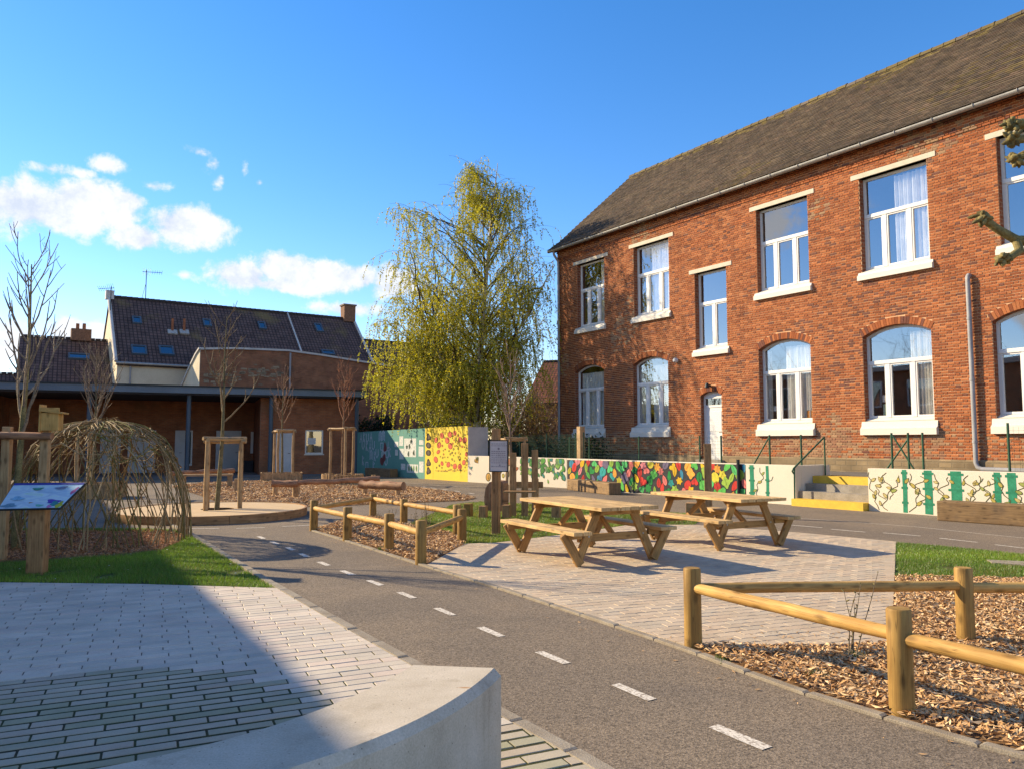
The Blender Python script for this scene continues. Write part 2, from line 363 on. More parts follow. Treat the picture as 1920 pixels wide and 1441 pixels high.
REVEAL = tiled('reveal_brick', (.26, .075, .032), (.19, .055, .026), (.26, .17, .11), .24, .112, .014)
FARBR = tiled('far_brick', (.40, .145, .062), (.29, .10, .046), (.27, .16, .10), .23, .075, .010, patch=(.20, .11, .06), pscale=.5)
OLDBR = tiled('old_brick', (.34, .135, .062), (.25, .09, .046), (.22, .13, .08), .23, .075, .010, patch=(.16, .095, .06), pscale=.4)
STONE = tiled('plinth_stone', (.30, .215, .12), (.20, .145, .085), (.22, .165, .10), .34, .15, .02, bump=.6)
ROOFT = basic('roof_tile', (1, 1, 1), .85, var=.30, vs=.55, fine=30, fvar=.25, bump=.2, attr=True)
FARRF = tiled('far_roof', (.150, .088, .072), (.115, .072, .060), (.05, .032, .028), .24, .30, .035, bump=.8, off=0.0, patch=(.20, .135, .05), pscale=.22)
ZINC = basic('zinc', (.42, .40, .36), .5, vs=3, fine=15, fvar=.12, metal=.35, col2=(.30, .28, .26))
PIPE = basic('grey_pipe', (.34, .33, .33), .45, vs=2, fine=20, fvar=.06)
STEEL = basic('blue_grey_steel', (.085, .115, .145), .5, vs=1, fine=20, fvar=.05)
FASC = basic('fascia_steel', (.16, .20, .235), .45, vs=.6, fine=12, fvar=.05)
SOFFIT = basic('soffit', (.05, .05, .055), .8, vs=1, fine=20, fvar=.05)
GREENP = basic('green_paint', (.025, .085, .04), .5, vs=4, fine=30, fvar=.08, spec=.4)
DARKP = basic('dark_metal', (.03, .035, .035), .5, vs=4, fine=30, fvar=.08)
DOORW = basic('door_white', (.66, .66, .66), .5, vs=1, fine=10, fvar=.03)
ROOM = basic('room_plaster', (.30, .27, .22), .9, vs=1, fine=10, fvar=.03)
CURT = basic('curtain_cloth', (.92, .90, .84), .9, vs=3, fine=60, fvar=.04)
GLASS = glass('window_glass', .30, (.90, .91, .91)); GLASSD = glass('dark_glass', .22, (.35, .42, .40))
PANELM = basic('sign_panel', (.60, .55, .55), .45, vs=4, fine=20, fvar=.04)
INK = basic('print_ink', (.26, .23, .26), .6, vs=4, fine=20, fvar=.1)
PAPER = basic('paper', (.72, .72, .70), .7, vs=4, fine=20, fvar=.03)
CAMW = basic('white_plastic', (.7, .69, .66), .4, vs=4, fine=20, fvar=.02)
def weathered_concrete():
    m, t, o = newmat('bench_concrete'); pos = nd(t, 'NewGeometry').outputs['Position']
    big = nd(t, 'TexNoise', None, {'Vector': pos, 'Scale': 3.0, 'Detail': 7.0, 'Roughness': .65}).outputs[0]
    fine = nd(t, 'TexNoise', None, {'Vector': pos, 'Scale': 120.0, 'Detail': 6.0, 'Roughness': .7}).outputs[0]
    st = nd(t, 'TexNoise', None, {'Vector': nd(t, 'Mapping', None, {'Vector': pos, 'Scale': (7, 7, .7)}).outputs[0], 'Scale': 1.0, 'Detail': 5.0}).outputs[0]
    c = ramp(t, big, [(.3, (.40, .335, .255)), (.5, (.50, .43, .335)), (.7, (.57, .495, .40))])
    k = nd(t, 'MapRange', None, {0: fine, 1: .3, 2: .7, 3: .8, 4: 1.16}).outputs[0]
    c = mix(t, 1.0, c, nd(t, 'CombineColor', None, {0: k, 1: k, 2: k}).outputs[0], 'MULTIPLY')
    c = mix(t, nd(t, 'MapRange', None, {0: st, 1: .60, 2: .72, 3: 0.0, 4: .45}).outputs[0], c, (.24, .19, .13))
    v = nd(t, 'TexVoronoi', None, {'Vector': pos, 'Scale': 42.0, 'Randomness': 1.0})
    pore = nd(t, 'MapRange', None, {0: v.outputs['Distance'], 1: .16, 2: .08}).outputs[0]
    rare = mth(t, 'GREATER_THAN', nd(t, 'SeparateColor', None, {0: v.outputs['Color']}).outputs[0], .72)
    pore = mth(t, 'MULTIPLY', pore, rare)
    c = mix(t, mth(t, 'MULTIPLY', pore, .75), c, (.10, .08, .06))
    q = G(872, 1288, .5)
    d = nd(t, 'VectorMath', {'operation': 'LENGTH'}, {0: nd(t, 'Mapping', None, {'Vector': pos, 'Location': (-q[0]/.045, -q[1]/.016, -.5/.05), 'Scale': (1/.045, 1/.016, 1/.05)}).outputs[0]}).outputs['Value']
    c = mix(t, nd(t, 'MapRange', {'interpolation_type': 'SMOOTHSTEP'}, {0: d, 1: 1.0, 2: .1, 3: 0.0, 4: .8}).outputs[0], c, (.36, .17, .05))
    hgt = mth(t, 'SUBTRACT', mth(t, 'MULTIPLY', fine, .6), pore)
    nrm = nd(t, 'Bump', None, {'Strength': .4, 'Distance': .006, 'Height': hgt}).outputs[0]
    principled(t, o, c, .85, nrm, .2); return m
BENCHC = weathered_concrete()
def asphalt_mat():
    m, t, o = newmat('worn_asphalt'); pos = nd(t, 'NewGeometry').outputs['Position']
    def N(sc, det=6.0, ro=.6, dist=0.0): return nd(t, 'TexNoise', None, {'Vector': pos, 'Scale': sc, 'Detail': det, 'Roughness': ro, 'Distortion': dist}).outputs[0]
    c = mix(t, nd(t, 'MapRange', None, {0: N(.55, 7.0, .62, .6), 1: .35, 2: .68}).outputs[0], (.205, .158, .112), (.142, .114, .088))
    c = mix(t, nd(t, 'MapRange', None, {0: N(1.7, 6.0, .7, 1.5), 1: .60, 2: .74, 3: 0.0, 4: .5}).outputs[0], c, (.27, .205, .14))
    v = nd(t, 'TexVoronoi', None, {'Vector': pos, 'Scale': 95.0, 'Randomness': 1.0})
    g = nd(t, 'SeparateColor', None, {0: v.outputs['Color']}).outputs[0]
    k = nd(t, 'MapRange', None, {0: mth(t, 'MULTIPLY_ADD', N(48.0, 8.0, .75), 1.1, mth(t, 'MULTIPLY', g, .5)), 1: .45, 2: 1.15, 3: .42, 4: 1.62}).outputs[0]
    c = mix(t, 1.0, c, nd(t, 'CombineColor', None, {0: k, 1: k, 2: k}).outputs[0], 'MULTIPLY')
    nrm = nd(t, 'Bump', None, {'Strength': .45, 'Distance': .008, 'Height': mth(t, 'ADD', N(70.0, 5.0, .6), mth(t, 'MULTIPLY', v.outputs['Distance'], .6))}).outputs[0]
    principled(t, o, c, .9, nrm, .25); return m
ASPH = asphalt_mat()
def birch_bark():
    m, t, o = newmat('birch_bark'); pos = nd(t, 'NewGeometry').outputs['Position']
    mp = nd(t, 'Mapping', None, {'Vector': pos, 'Scale': (3, 3, 9)}).outputs[0]
    n = nd(t, 'TexNoise', None, {'Vector': mp, 'Scale': 1.6, 'Detail': 5.0, 'Roughness': .7}).outputs[0]
    a = nd(t, 'Attribute', {'attribute_name': 'col'}).outputs['Color']
    c = mix(t, nd(t, 'MapRange', None, {0: n, 1: .56, 2: .64}).outputs[0], a, (.035, .028, .022)); principled(t, o, c, .8, None, .2); return m
BIRCH = birch_bark()
def lectern_print():
    m, t, o = newmat('lectern_print'); uv = nd(t, 'UVMap').outputs[0]
    n = nd(t, 'TexNoise', None, {'Vector': nd(t, 'Mapping', None, {'Vector': uv, 'Scale': (4, 14, 1)}).outputs[0], 'Scale': 1.0, 'Detail': 4.0, 'Distortion': 1.2}).outputs[0]
    c = ramp(t, n, [(.25, (.26, .40, .58)), (.45, (.36, .52, .66)), (.58, (.46, .62, .70)), (.68, (.40, .60, .54)), (.8, (.30, .38, .40))])
    principled(t, o, c, .35, None, .4); return m
LECT = lectern_print()

# ================================================================== GROUND
def poly_sheet(name, poly, z, mat, parent=None):
    b = MB(); n = len(poly); a = sum(poly[i][0]*poly[(i+1) % n][1]-poly[(i+1) % n][0]*poly[i][1] for i in range(n))
    if a < 0: poly = poly[::-1]
    b.face([(p[0], p[1], z) for p in poly], [(p[0], p[1]) for p in poly]); return b.build(name, mat, parent)
def inpoly(P, poly):
    x, y = P[:, 0], P[:, 1]; c = np.zeros(len(P), bool); n = len(poly)
    for i in range(n):
        (x1, y1), (x2, y2) = poly[i][:2], poly[(i+1) % n][:2]
        m = ((y1 > y) != (y2 > y)) & (x < (x2-x1)*(y-y1)/((y2-y1)+1e-12)+x1); c ^= m
    return c
def scatter(poly, dens, margin=0):
    p = np.array([q[:2] for q in poly]); lo, hi = p.min(0), p.max(0); n = int(dens*np.prod(hi-lo))
    P = rng.uniform(lo, hi, (n, 2)); return P[inpoly(P, poly)]
def vnoise(P, s, seed=0):                        # cheap smooth 2D noise in numpy
    r = np.random.default_rng(seed); o = np.zeros(len(P))
    for k in range(6):
        a = r.uniform(0, 6.28); f = s*r.uniform(.6, 1.7); o += np.sin((P[:, 0]*math.cos(a)+P[:, 1]*math.sin(a))*f+r.uniform(0, 6.28))
    return o/6

struct(poly_sheet('ground', [(-400, -300), (400, -300), (400, 500), (-400, 500)], -.03, EARTH))
struct(poly_sheet('asphalt', [(-45, -14), (26, -14), (14.5, 12), (-2, 34.2), (-8, 41), (-34, 46)], 0.0, ASPH))

KL = [(-6.9, 15.4)]+[tuple(G(*p)) for p in [(355, 1000), (440, 1053), (525, 1105), (640, 1172), (770, 1245), (950, 1347), (1120, 1441)]]+[(.72, 3.25), (1.25, 2.2), (1.9, .6)]
KR = [tuple(G(*p)) for p in [(585, 994), (660, 1017), (790, 1059), (950, 1107), (1285, 1217), (1480, 1292), (1700, 1358), (1920, 1422)]]+[(3.0, 3.5), (4.2, 2.2)]
def along(pl, step):
    P = np.array(pl, float); d = np.linalg.norm(np.diff(P, axis=0), axis=1); L = np.concatenate([[0], np.cumsum(d)])
    t = np.arange(0, L[-1], step); return np.stack([np.interp(t, L, P[:, 0]), np.interp(t, L, P[:, 1])], 1)
def smooth(pl, n=6):
    P = np.array(pl, float)
    for _ in range(n):
        Q = P.copy(); Q[1:-1] = .25*P[:-2]+.5*P[1:-1]+.25*P[2:]; P = Q
    return P
KLs = smooth(along(KL, .1), 8); KRs = smooth(along(KR, .1), 8)
def offset(P, d):
    T = np.gradient(P, axis=0); T /= np.linalg.norm(T, axis=1)[:, None]; return P+np.stack([-T[:, 1], T[:, 0]], 1)*d
def kerb(name, P, w, z, step):
    root = bpy.data.objects.new(name, None); COL.objects.link(root); struct(root)
    A = offset(P, w/2); B = offset(P, -w/2); k = max(2, int(step/.1)); 
    for i in range(0, len(P)-k, k):
        b = MB(); j = i+k; a0, a1, b0, b1 = A[i], A[j], B[i], B[j]
        g = .006; t = (P[j]-P[i]); t /= np.linalg.norm(t); h = z+random.uniform(-.003, .003)
        q = [a0+t*g, b0+t*g, b1-t*g, a1-t*g]; ins = .008; c = sum(q)/4
        top = [x+(c-x)*(ins/np.linalg.norm(c-x)*2) for x in q]
        ring0 = [(x[0], x[1], 0) for x in q]; ring1 = [(x[0], x[1], h-.007) for x in q]; ring2 = [(x[0], x[1], h) for x in top]
        b.idx(ring0+ring1+ring2, [(0, 1, 5, 4), (1, 2, 6, 5), (2, 3, 7, 6), (3, 0, 4, 7), (4, 5, 9, 8), (5, 6, 10, 9), (6, 7, 11, 10), (7, 4, 8, 11), (8, 9, 10, 11)])
        b.build('kerbstone', KERB, root)
    return root
kerb('kerb', KLs, .085, .030, .5); kerb('kerb', KRs, .06, .022, .5)

# ---- painted dashes
def dash(c, d, L, w, root):
    d = np.array(d)/np.linalg.norm(d); n = np.array([-d[1], d[0]]); c = np.array(c); b = MB()
    q = [c-d*L/2-n*w/2, c+d*L/2-n*w/2, c+d*L/2+n*w/2, c-d*L/2+n*w/2]
    q = [x+rng.normal(0, .004, 2) for x in q]
    b.face([(x[0], x[1], .004) for x in q]); return b.build('lane_dash', LINE, root)
def dashes(name, px, L, w, label):
    root = bpy.data.objects.new(name, None); COL.objects.link(root); struct(root); P = [G(*p) for p in px]
    for i, p in enumerate(P):
        d = P[min(i+1, len(P)-1)]-P[max(i-1, 0)]; dash(p, d, L, w, root)
dashes('lane_marking', [(490, 1007), (515, 1017), (545, 1028), (570, 1040), (607, 1056), (651, 1073), (703, 1092), (762, 1115), (834, 1146), (920, 1184), (1036, 1232), (1187, 1297), (1387, 1381), (1690, 1500)], .36, .075, '')
dashes('lane_marking', [(1345, 974), (1425, 980), (1512, 986), (1590, 994), (1690, 1001), (1797, 1012), (1905, 1025), (2030, 1040)], .62, .06, '')
dashes('lane_marking', [(795, 912), (812, 914), (834, 917), (857, 920), (884, 924)], .42, .09, '')
dashes('lane_marking', [(385, 990), (470, 989), (555, 985)], .5, .06, '')
def thinline(px, w):
    P = np.array([G(*p) for p in px]); A = offset(P, w/2); B = offset(P, -w/2); b = MB()
    for i in range(len(P)-1): b.face([(*B[i], .0042), (*B[i+1], .0042), (*A[i+1], .0042), (*A[i], .0042)])
    struct(b.build('lane_edge_line', LINE))
thinline([(1485, 970), (1600, 978), (1720, 987), (1840, 1000), (1930, 1009)], .035)
thinline([(760, 904), (810, 908), (880, 914)], .04)

# ---- left paving: long narrow blocks, tight joints far, wide mossy joints near
PA = R(25.2); pu = np.array([math.cos(PA), math.sin(PA)]); pv = np.array([-pu[1], pu[0]])
KLin = offset(KLs, -.045)
i0 = int(np.argmin(np.linalg.norm(KLs-G(525, 1105), axis=1)))
pavL = [tuple(G(0, 1095)), tuple(G(262, 1098)), tuple(G(525, 1106))]+[tuple(p) for p in KLin[i0+1::4]]+[(1.2, .6), (-8, .6), (-9.0, 8.9)]
struct(poly_sheet('paving_bed', pavL, .019, JOINTD))
def clip_poly(S, C):
    def inside(p, a, b): return (b[0]-a[0])*(p[1]-a[1])-(b[1]-a[1])*(p[0]-a[0]) >= 0
    out = list(S)
    for i in range(len(C)):
        a, bb = C[i], C[(i+1) % len(C)]; inp = out; out = []
        for k in range(len(inp)):
            p, s_ = inp[k], inp[k-1]
            if inside(p, a, bb) != inside(s_, a, bb):
                d1 = (bb[0]-a[0], bb[1]-a[1]); d2 = (p[0]-s_[0], p[1]-s_[1]); den = d1[0]*d2[1]-d1[1]*d2[0]
                t_ = (d1[0]*(a[1]-s_[1])-d1[1]*(a[0]-s_[0]))/(den if abs(den) > 1e-12 else 1e-12); out.append((s_[0]+d2[0]*t_, s_[1]+d2[1]*t_))
            if inside(p, a, bb): out.append(p)
    return out
def chamfer_block(l, w, h, c=.004, prof=0.0):
    b = MB()
    def ring(i, z): return [(-l/2+i, -w/2+i, z), (l/2-i, -w/2+i, z), (l/2-i, w/2-i, z), (-l/2+i, w/2-i, z)]
    if prof:
        xs = [-l/2, -l/4, 0, l/4, l/2]; ys = [0, prof, 0, prof, 0]
        def ring(i, z):
            lo = [(min(max(x, -l/2+i), l/2-i), -w/2+i+y, z) for x, y in zip(xs, ys)]; hi = [(min(max(x, -l/2+i), l/2-i), w/2-i+y, z) for x, y in zip(xs, ys)]
            return lo+hi[::-1]
    r0, r1, r2 = ring(0, 0), ring(0, h-c), ring(c, h); n = len(r0)
    fs = []
    for k in range(n):
        j = (k+1) % n; fs += [(k, j, n+j, n+k), (n+k, n+j, 2*n+j, 2*n+k)]
    fs.append(tuple(range(2*n, 3*n))); return r0+r1+r2, fs
def inframe(P, z=0.0):
    c, s = math.cos(PITCH), math.sin(PITCH); d = P[:, 1]*c+(z-EYE)*s; up = -P[:, 1]*s+(z-EYE)*c
    px = 960+FPX*P[:, 0]/d; py = 720.5-FPX*up/d; return (px > -40) & (px < 1960) & (py > 0) & (py < 1480) & (d > 0)
def lay(name, root, cells, l, w, h, z, mat, cols, ang, prof=0.0, occl=None, nmax=300, poly=None):
    # cells: list of (x, y, length, width) centres; the 300 nearest in view become objects, the rest one mesh
    C = np.array(cells); vis = inframe(C[:, :2]); 
    if occl is not None: vis &= ~inpoly(C[:, :2], occl)
    full = np.abs(C[:, 2]-l) < 1e-6
    A2 = rotz(ang)[:2, :2]; part = np.zeros(len(C), bool)
    if poly is not None:
        ins = np.stack([inpoly(C[:, :2]+(np.stack([sx*C[:, 2]/2, sy*C[:, 3]/2], 1)@A2.T), poly) for sx, sy in ((-1, -1), (1, -1), (1, 1), (-1, 1))], 1)
        keep_ = ins.any(1); C = C[keep_]; vis = vis[keep_]; full = full[keep_]; part = ~ins[keep_].all(1)
        full = full & ~part
    dist = np.hypot(C[:, 0], C[:, 1]); dist[~(vis & full)] = 1e9
    near = set(np.argsort(dist)[:nmax][np.sort(dist)[:nmax] < 1e8].tolist())
    protos = []
    for c in cols:
        b = MB(); v, f = chamfer_block(l, w, h, .004, prof); b.idx(v, f, c); o = b.build(name, mat); protos.append(o.data); bpy.data.objects.remove(o)
    b = MB(); A = rotz(ang)
    for i in range(len(C)):
        tilt = random.uniform(-.0018, .0018)
        if i in near:
            o = bpy.data.objects.new(name, random.choice(protos)); COL.objects.link(o); o.parent = root
            o.location = (C[i, 0], C[i, 1], z+tilt); o.rotation_euler = (random.uniform(-.006, .006), random.uniform(-.006, .006), ang+random.uniform(-.006, .006)); o.scale = (1, C[i, 3]/w, 1)
        elif part[i]:
            rect_ = [tuple(C[i, :2]+A2@np.array([sx*C[i, 2]/2, sy*C[i, 3]/2])) for sx, sy in ((-1, -1), (1, -1), (1, 1), (-1, 1))]
            cp = clip_poly(poly, rect_)
            if len(cp) > 2: b.prism(cp, z, z+h, random.choice(cols))
        else:
            v, f = chamfer_block(C[i, 2], C[i, 3], h, .004, prof if abs(C[i, 2]-l) < 1e-6 else 0.0)
            v = np.array(v)@A.T+np.array([C[i, 0], C[i, 1], z+tilt]); b.idx(v, f, random.choice(cols))
    return stuff(b.build(name+'s_beyond', mat, root))
pr = bpy.data.objects.new('block_paving', None); COL.objects.link(pr); struct(pr)
r0 = float(G(0, 1291)@pv)
cells = []; occ = None
row = 0; r = .4
while r < 12:
    wide = r < r0; pitch = .104 if wide else .098; wj = .026 if wide else .006
    x = -9.5+(.5 if row % 2 else 0)*.345+ (0.02*math.sin(row*1.7))
    while x < 6:
        jl = .010 if wide else .007
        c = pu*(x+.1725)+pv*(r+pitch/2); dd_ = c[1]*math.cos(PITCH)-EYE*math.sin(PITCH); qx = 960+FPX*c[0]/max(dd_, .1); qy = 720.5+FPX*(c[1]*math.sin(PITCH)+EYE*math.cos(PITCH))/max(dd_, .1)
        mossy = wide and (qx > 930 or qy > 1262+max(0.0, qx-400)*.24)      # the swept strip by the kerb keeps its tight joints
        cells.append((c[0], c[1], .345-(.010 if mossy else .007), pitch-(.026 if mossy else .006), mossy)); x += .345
    r += pitch; row += 1
cc = np.array(cells)
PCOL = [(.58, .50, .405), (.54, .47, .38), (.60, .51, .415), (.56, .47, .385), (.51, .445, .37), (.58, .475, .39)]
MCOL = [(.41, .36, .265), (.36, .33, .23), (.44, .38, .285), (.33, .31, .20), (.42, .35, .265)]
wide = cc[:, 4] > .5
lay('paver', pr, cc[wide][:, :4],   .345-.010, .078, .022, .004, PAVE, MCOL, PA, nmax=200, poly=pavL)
lay('paver', pr, cc[~wide][:, :4], .345-.007, .092, .022, .004, PAVE, PCOL, PA, nmax=100, poly=pavL)
wz = [tuple(p) for p in cc[wide][:, :2]]
lowpoly = [p for p in pavL]
b = MB()
pts = np.array(wz); lo, hi = pts.min(0), pts.max(0)
q = [pu*x+pv*y for x, y in [(-9, .4), (6, .4), (6, r0), (-9, r0)]]
clip = [(p[0], p[1]) for p in q]
struct(poly_sheet('mossy_joint_bed', clip_poly(pavL, clip), .0225, MOSS))

# ---- right paving (interlocking blocks) between the path and the lawn
j0 = int(np.argmin(np.linalg.norm(KRs-G(800, 1060), axis=1))); j1 = int(np.argmin(np.linalg.norm(KRs-G(1287, 1217), axis=1)))
KRin = offset(KRs, .03)
pavR = [tuple(p) for p in KRin[j0:j1:4]]+[tuple(G(1287, 1213)), tuple(G(1450, 1213)), tuple(G(1672, 1210)), tuple(G(1680, 1017)), tuple(G(1500, 1000)), tuple(G(1300, 985)), tuple(G(1180, 985)), tuple(G(1060, 1003)), tuple(G(930, 1019)), tuple(G(872, 1021))]
struct(poly_sheet('paving_bed', pavR, .0215, JOINT))
pr2 = bpy.data.objects.new('block_paving', None); COL.objects.link(pr2); struct(pr2)
QA = R(20); qu = np.array([math.cos(QA), math.sin(QA)]); qv = np.array([-qu[1], qu[0]]); cells = []; row = 0; r = 2.0
while r < 16:
    x = -4+(.11 if row % 2 else 0)
    while x < 12:
        c = qu*(x+.11)+qv*(r+.055); cells.append((c[0], c[1], .2155, .1055)); x += .22
    r += .11; row += 1
cc2 = np.array(cells)
RCOL = [(.49, .385, .275), (.52, .41, .295), (.455, .36, .26), (.505, .385, .27), (.47, .385, .285)]
lay('paver', pr2, cc2, .2155, .1055, .020, .004, PAVE, RCOL, QA, prof=.010, poly=pavR)

# ---- beds and lawns
def chips(name, poly, dens, size, z=.012, colr=None, cl=.05, seed=1, parent=None):
    P = scatter(poly, dens); n = len(P)
    L = size*rng.uniform(.6, 1.7, n); W = size*rng.uniform(.2, .55, n); a = rng.uniform(0, 2*math.pi, n); tilt = rng.normal(0, .27, n); roll = rng.normal(0, .32, n)
    mound = .018*vnoise(P, 3.0, seed)+.012
    zc = z+np.maximum(mound, 0)+rng.uniform(.004, .03, n)
    ux = np.stack([np.cos(a)*np.cos(tilt), np.sin(a)*np.cos(tilt), np.sin(tilt)], 1); vx = np.stack([-np.sin(a)*np.cos(roll), np.cos(a)*np.cos(roll), np.sin(roll)], 1)
    C = np.stack([P[:, 0], P[:, 1], zc], 1); b = rng.uniform(-.25, .25, n)[:, None]*L[:, None]*np.cross(ux, vx)
    V = np.stack([C-ux*L[:, None]/2-vx*W[:, None]*.3+b, C-vx*W[:, None]/2, C+ux*L[:, None]/2+b, C+vx*W[:, None]/2], 1); V[:, :, 2] = np.maximum(V[:, :, 2], z+.001)
    cols = np.array([(.64, .395, .19), (.57, .33, .145), (.70, .47, .25), (.48, .265, .11), (.74, .53, .31), (.38, .20, .085), (.62, .37, .17)])
    c = cols[rng.integers(0, len(cols), n)]*rng.uniform(.8, 1.15, (n, 1))
    if colr is not None: c = c*np.array(colr)
    F = np.arange(4*n).reshape(-1, 4); return stuff(arrays(name, V.reshape(-1, 3), F, c, CHIP, parent))
def grass(name, poly, dens, h, w, seed=3, dry=.15, parent=None):
    P = scatter(poly, dens); n = len(P); P = P+rng.normal(0, .018, P.shape); P = P[(vnoise(P, 5.5, seed+31)+.35*vnoise(P, 17.0, seed+2)) < .40+rng.uniform(-.1, .25, len(P))]; n = len(P); a = rng.uniform(0, 2*math.pi, n); lean = rng.uniform(.05, .75, n)*h
    tall = h*rng.uniform(.45, 1.25, n)*(1+.35*vnoise(P, 4.0, seed))
    d = np.stack([np.cos(a), np.sin(a)], 1); s = np.stack([-d[:, 1], d[:, 0]], 1)*w/2
    z0 = np.full(n, .012)
    B0 = np.concatenate([P-s, z0[:, None]], 1); B1 = np.concatenate([P+s, z0[:, None]], 1)
    T = np.concatenate([P+d*lean[:, None], (z0+tall)[:, None]], 1)
    V = np.stack([B0, B1, T], 1).reshape(-1, 3); F = np.arange(3*n).reshape(-1, 3)
    k = vnoise(P, 2.2, seed+5)[:, None]; g = np.array([.165, .285, .03])*(1+.35*k)+np.array([.08, .06, .0])*np.maximum(k, 0)
    g = g*rng.uniform(.65, 1.35, (n, 1)); dr = rng.random(n) < dry*(1+1.5*np.maximum(vnoise(P, 3.1, seed+9), 0)); g[dr] = np.array([.30, .25, .09])*rng.uniform(.7, 1.2, (dr.sum(), 1))
    return stuff(arrays(name, V, F, np.clip(g, .005, 1), GRASSM, parent))
KLo = offset(KLs, -.05)     # lawn side of the left kerb
ia = int(np.argmin(np.linalg.norm(KLs-G(357, 1002), axis=1)))
lawnL = [tuple(G(0, 1093)), tuple(G(262, 1096)), tuple(G(525, 1104))]+[tuple(p) for p in KLo[i0:max(ia-8, 0):-3]]+[(-6.3, 14.0), (-12.5, 14.2), (-12.0, 9.4)]
o = struct(poly_sheet('lawn', lawnL, .004, TURF))
bedL = [tuple(G(*p)) for p in [(-160, 1062), (0, 1056), (110, 1050), (220, 1044), (300, 1034), (338, 1017), (345, 1005), (300, 997), (180, 997), (60, 997), (-160, 1000)]]
struct(poly_sheet('chip_bed', bedL, .009, SOIL))
chips('wood_chips', bedL, 900, .05, colr=(.85, .62, .5), seed=4)
tmp = [p for p in lawnL]
def grass_minus(name, poly, holes, dens, h, w, **k):
    global scatter
    old = scatter
    def sc(pl, d):
        P = old(pl, d)
        for hh in holes: P = P[~inpoly(P, hh)]
        return P
    scatter = sc
    o = grass(name, poly, dens, h, w, **k); scatter = old; return o
grass_minus('grass', lawnL, [bedL], 7500, .042, .0055, seed=3, dry=.06)
# daisies
b = MB()
for p in scatter(lawnL, 3.0):
    if inpoly(np.array([p]), bedL)[0]: continue
    z = random.uniform(.035, .055); r_ = random.uniform(.008, .013)
    b.face([(p[0]+r_*math.cos(a), p[1]+r_*math.sin(a), z+random.uniform(0, .004)) for a in np.linspace(0, 5.24, 6)], None, (.7, .7, .66))
stuff(b.build('daisies', MURAL))

lawnC = [tuple(G(*p)) for p in [(872, 1020), (930, 1018), (1060, 1002), (1180, 984), (1300, 984), (1325, 966), (1150, 956), (1000, 946), (900, 941), (845, 948), (765, 985), (800, 1000)]]
struct(poly_sheet('lawn', lawnC, .004, TURF)); 
bed1 = [tuple(p) for p in offset(KRs, .035)[0:j0:3]]+[tuple(G(*p)) for p in [(798, 1058), (872, 1021), (862, 1003), (770, 985), (700, 968), (640, 978)]]
struct(poly_sheet('chip_bed', bed1, .009, SOIL)); chips('wood_chips', bed1, 1300, .055, seed=5)
grass_minus('grass', lawnC, [bed1], 4200, .042, .008, seed=11, dry=.25)
jb = int(np.argmin(np.linalg.norm(KRs-G(1287, 1217), axis=1)))
bed2 = [tuple(p) for p in offset(KRs, .035)[jb::3]]+[(9.5, 2.2), (9.5, 8.3), tuple(G(1920, 1083)), tuple(G(1680, 1083)), tuple(G(1673, 1211)), tuple(G(1450, 1214)), tuple(G(1290, 1214))]
struct(poly_sheet('chip_bed', bed2, .009, SOIL))
bed2v = [p for p in bed2]
chips('wood_chips', [tuple(p) for p in offset(KRs, .035)[jb::3]]+[(6.5, 2.2), (6.5, 8.8), tuple(G(1680, 1083)), tuple(G(1673, 1211)), tuple(G(1450, 1214)), tuple(G(1290, 1214))], 1900, .050, seed=6)
chips('wood_chips', [(6.4, 2.2), (9.5, 2.2), (9.5, 8.3), (6.4, 8.75)], 650, .07, seed=7)
lawnR = [tuple(G(*p)) for p in [(1680, 1083), (1682, 1018), (1760, 1024), (1850, 1033), (1920, 1041)]]+[(10.5, 9.6), (10.5, 8.2), tuple(G(1920, 1083))]
struct(poly_sheet('lawn', lawnR, .006, TURF)); grass('grass', lawnR, 6500, .032, .006, seed=21, dry=.12)
b = MB(); b.prism([tuple(G(*p)) for p in [(1851, 1053), (1925, 1056), (1990, 1062), (1990, 1068), (1920, 1063), (1860, 1058)]], 0, .035); tag(b.build('stepping_slab', KERB), 'flat grey stone slab lying in the lawn beside the paving', 'slab')
chipC = [tuple(G(*p)) for p in [(322, 912), (365, 925), (440, 952), (560, 950), (650, 947), (720, 944), (800, 941), (872, 938), (893, 933), (850, 924), (800, 916), (740, 910), (690, 905), (600, 902), (480, 902), (380, 905)]]
struct(poly_sheet('chip_bed', chipC, .006, SOIL)); chips('wood_chips', chipC, 420, .085, seed=8)
P_ = np.concatenate([offset(KRs, d_)[rng.integers(0, len(KRs), 40)] for d_ in (-.06, -.14, -.3)]+[G(1500, 1195)+rng.normal(0, (.5, .12), (60, 2)), G(1660, 1130)+rng.normal(0, (.08, .5), (50, 2))])+rng.normal(0, .05, (230, 2))
n_ = len(P_); a_ = rng.uniform(0, 6.28, n_); L_ = rng.uniform(.008, .026, n_)[:, None]; W_ = L_*.35; ux = np.stack([np.cos(a_), np.sin(a_), np.zeros(n_)], 1); vx = np.stack([-np.sin(a_), np.cos(a_), np.zeros(n_)], 1); C_ = np.concatenate([P_, np.full((n_, 1), .029)], 1); C_[:120, 2] = .007
stuff(arrays('stray_chips', np.stack([C_-ux*L_, C_-vx*W_, C_+ux*L_+np.array([0, 0, .004]), C_+vx*W_], 1).reshape(-1, 3), np.arange(4*n_).reshape(-1, 4), np.array([(.5, .3, .14)])*rng.uniform(.5, 1.3, (n_, 1)), CHIP))
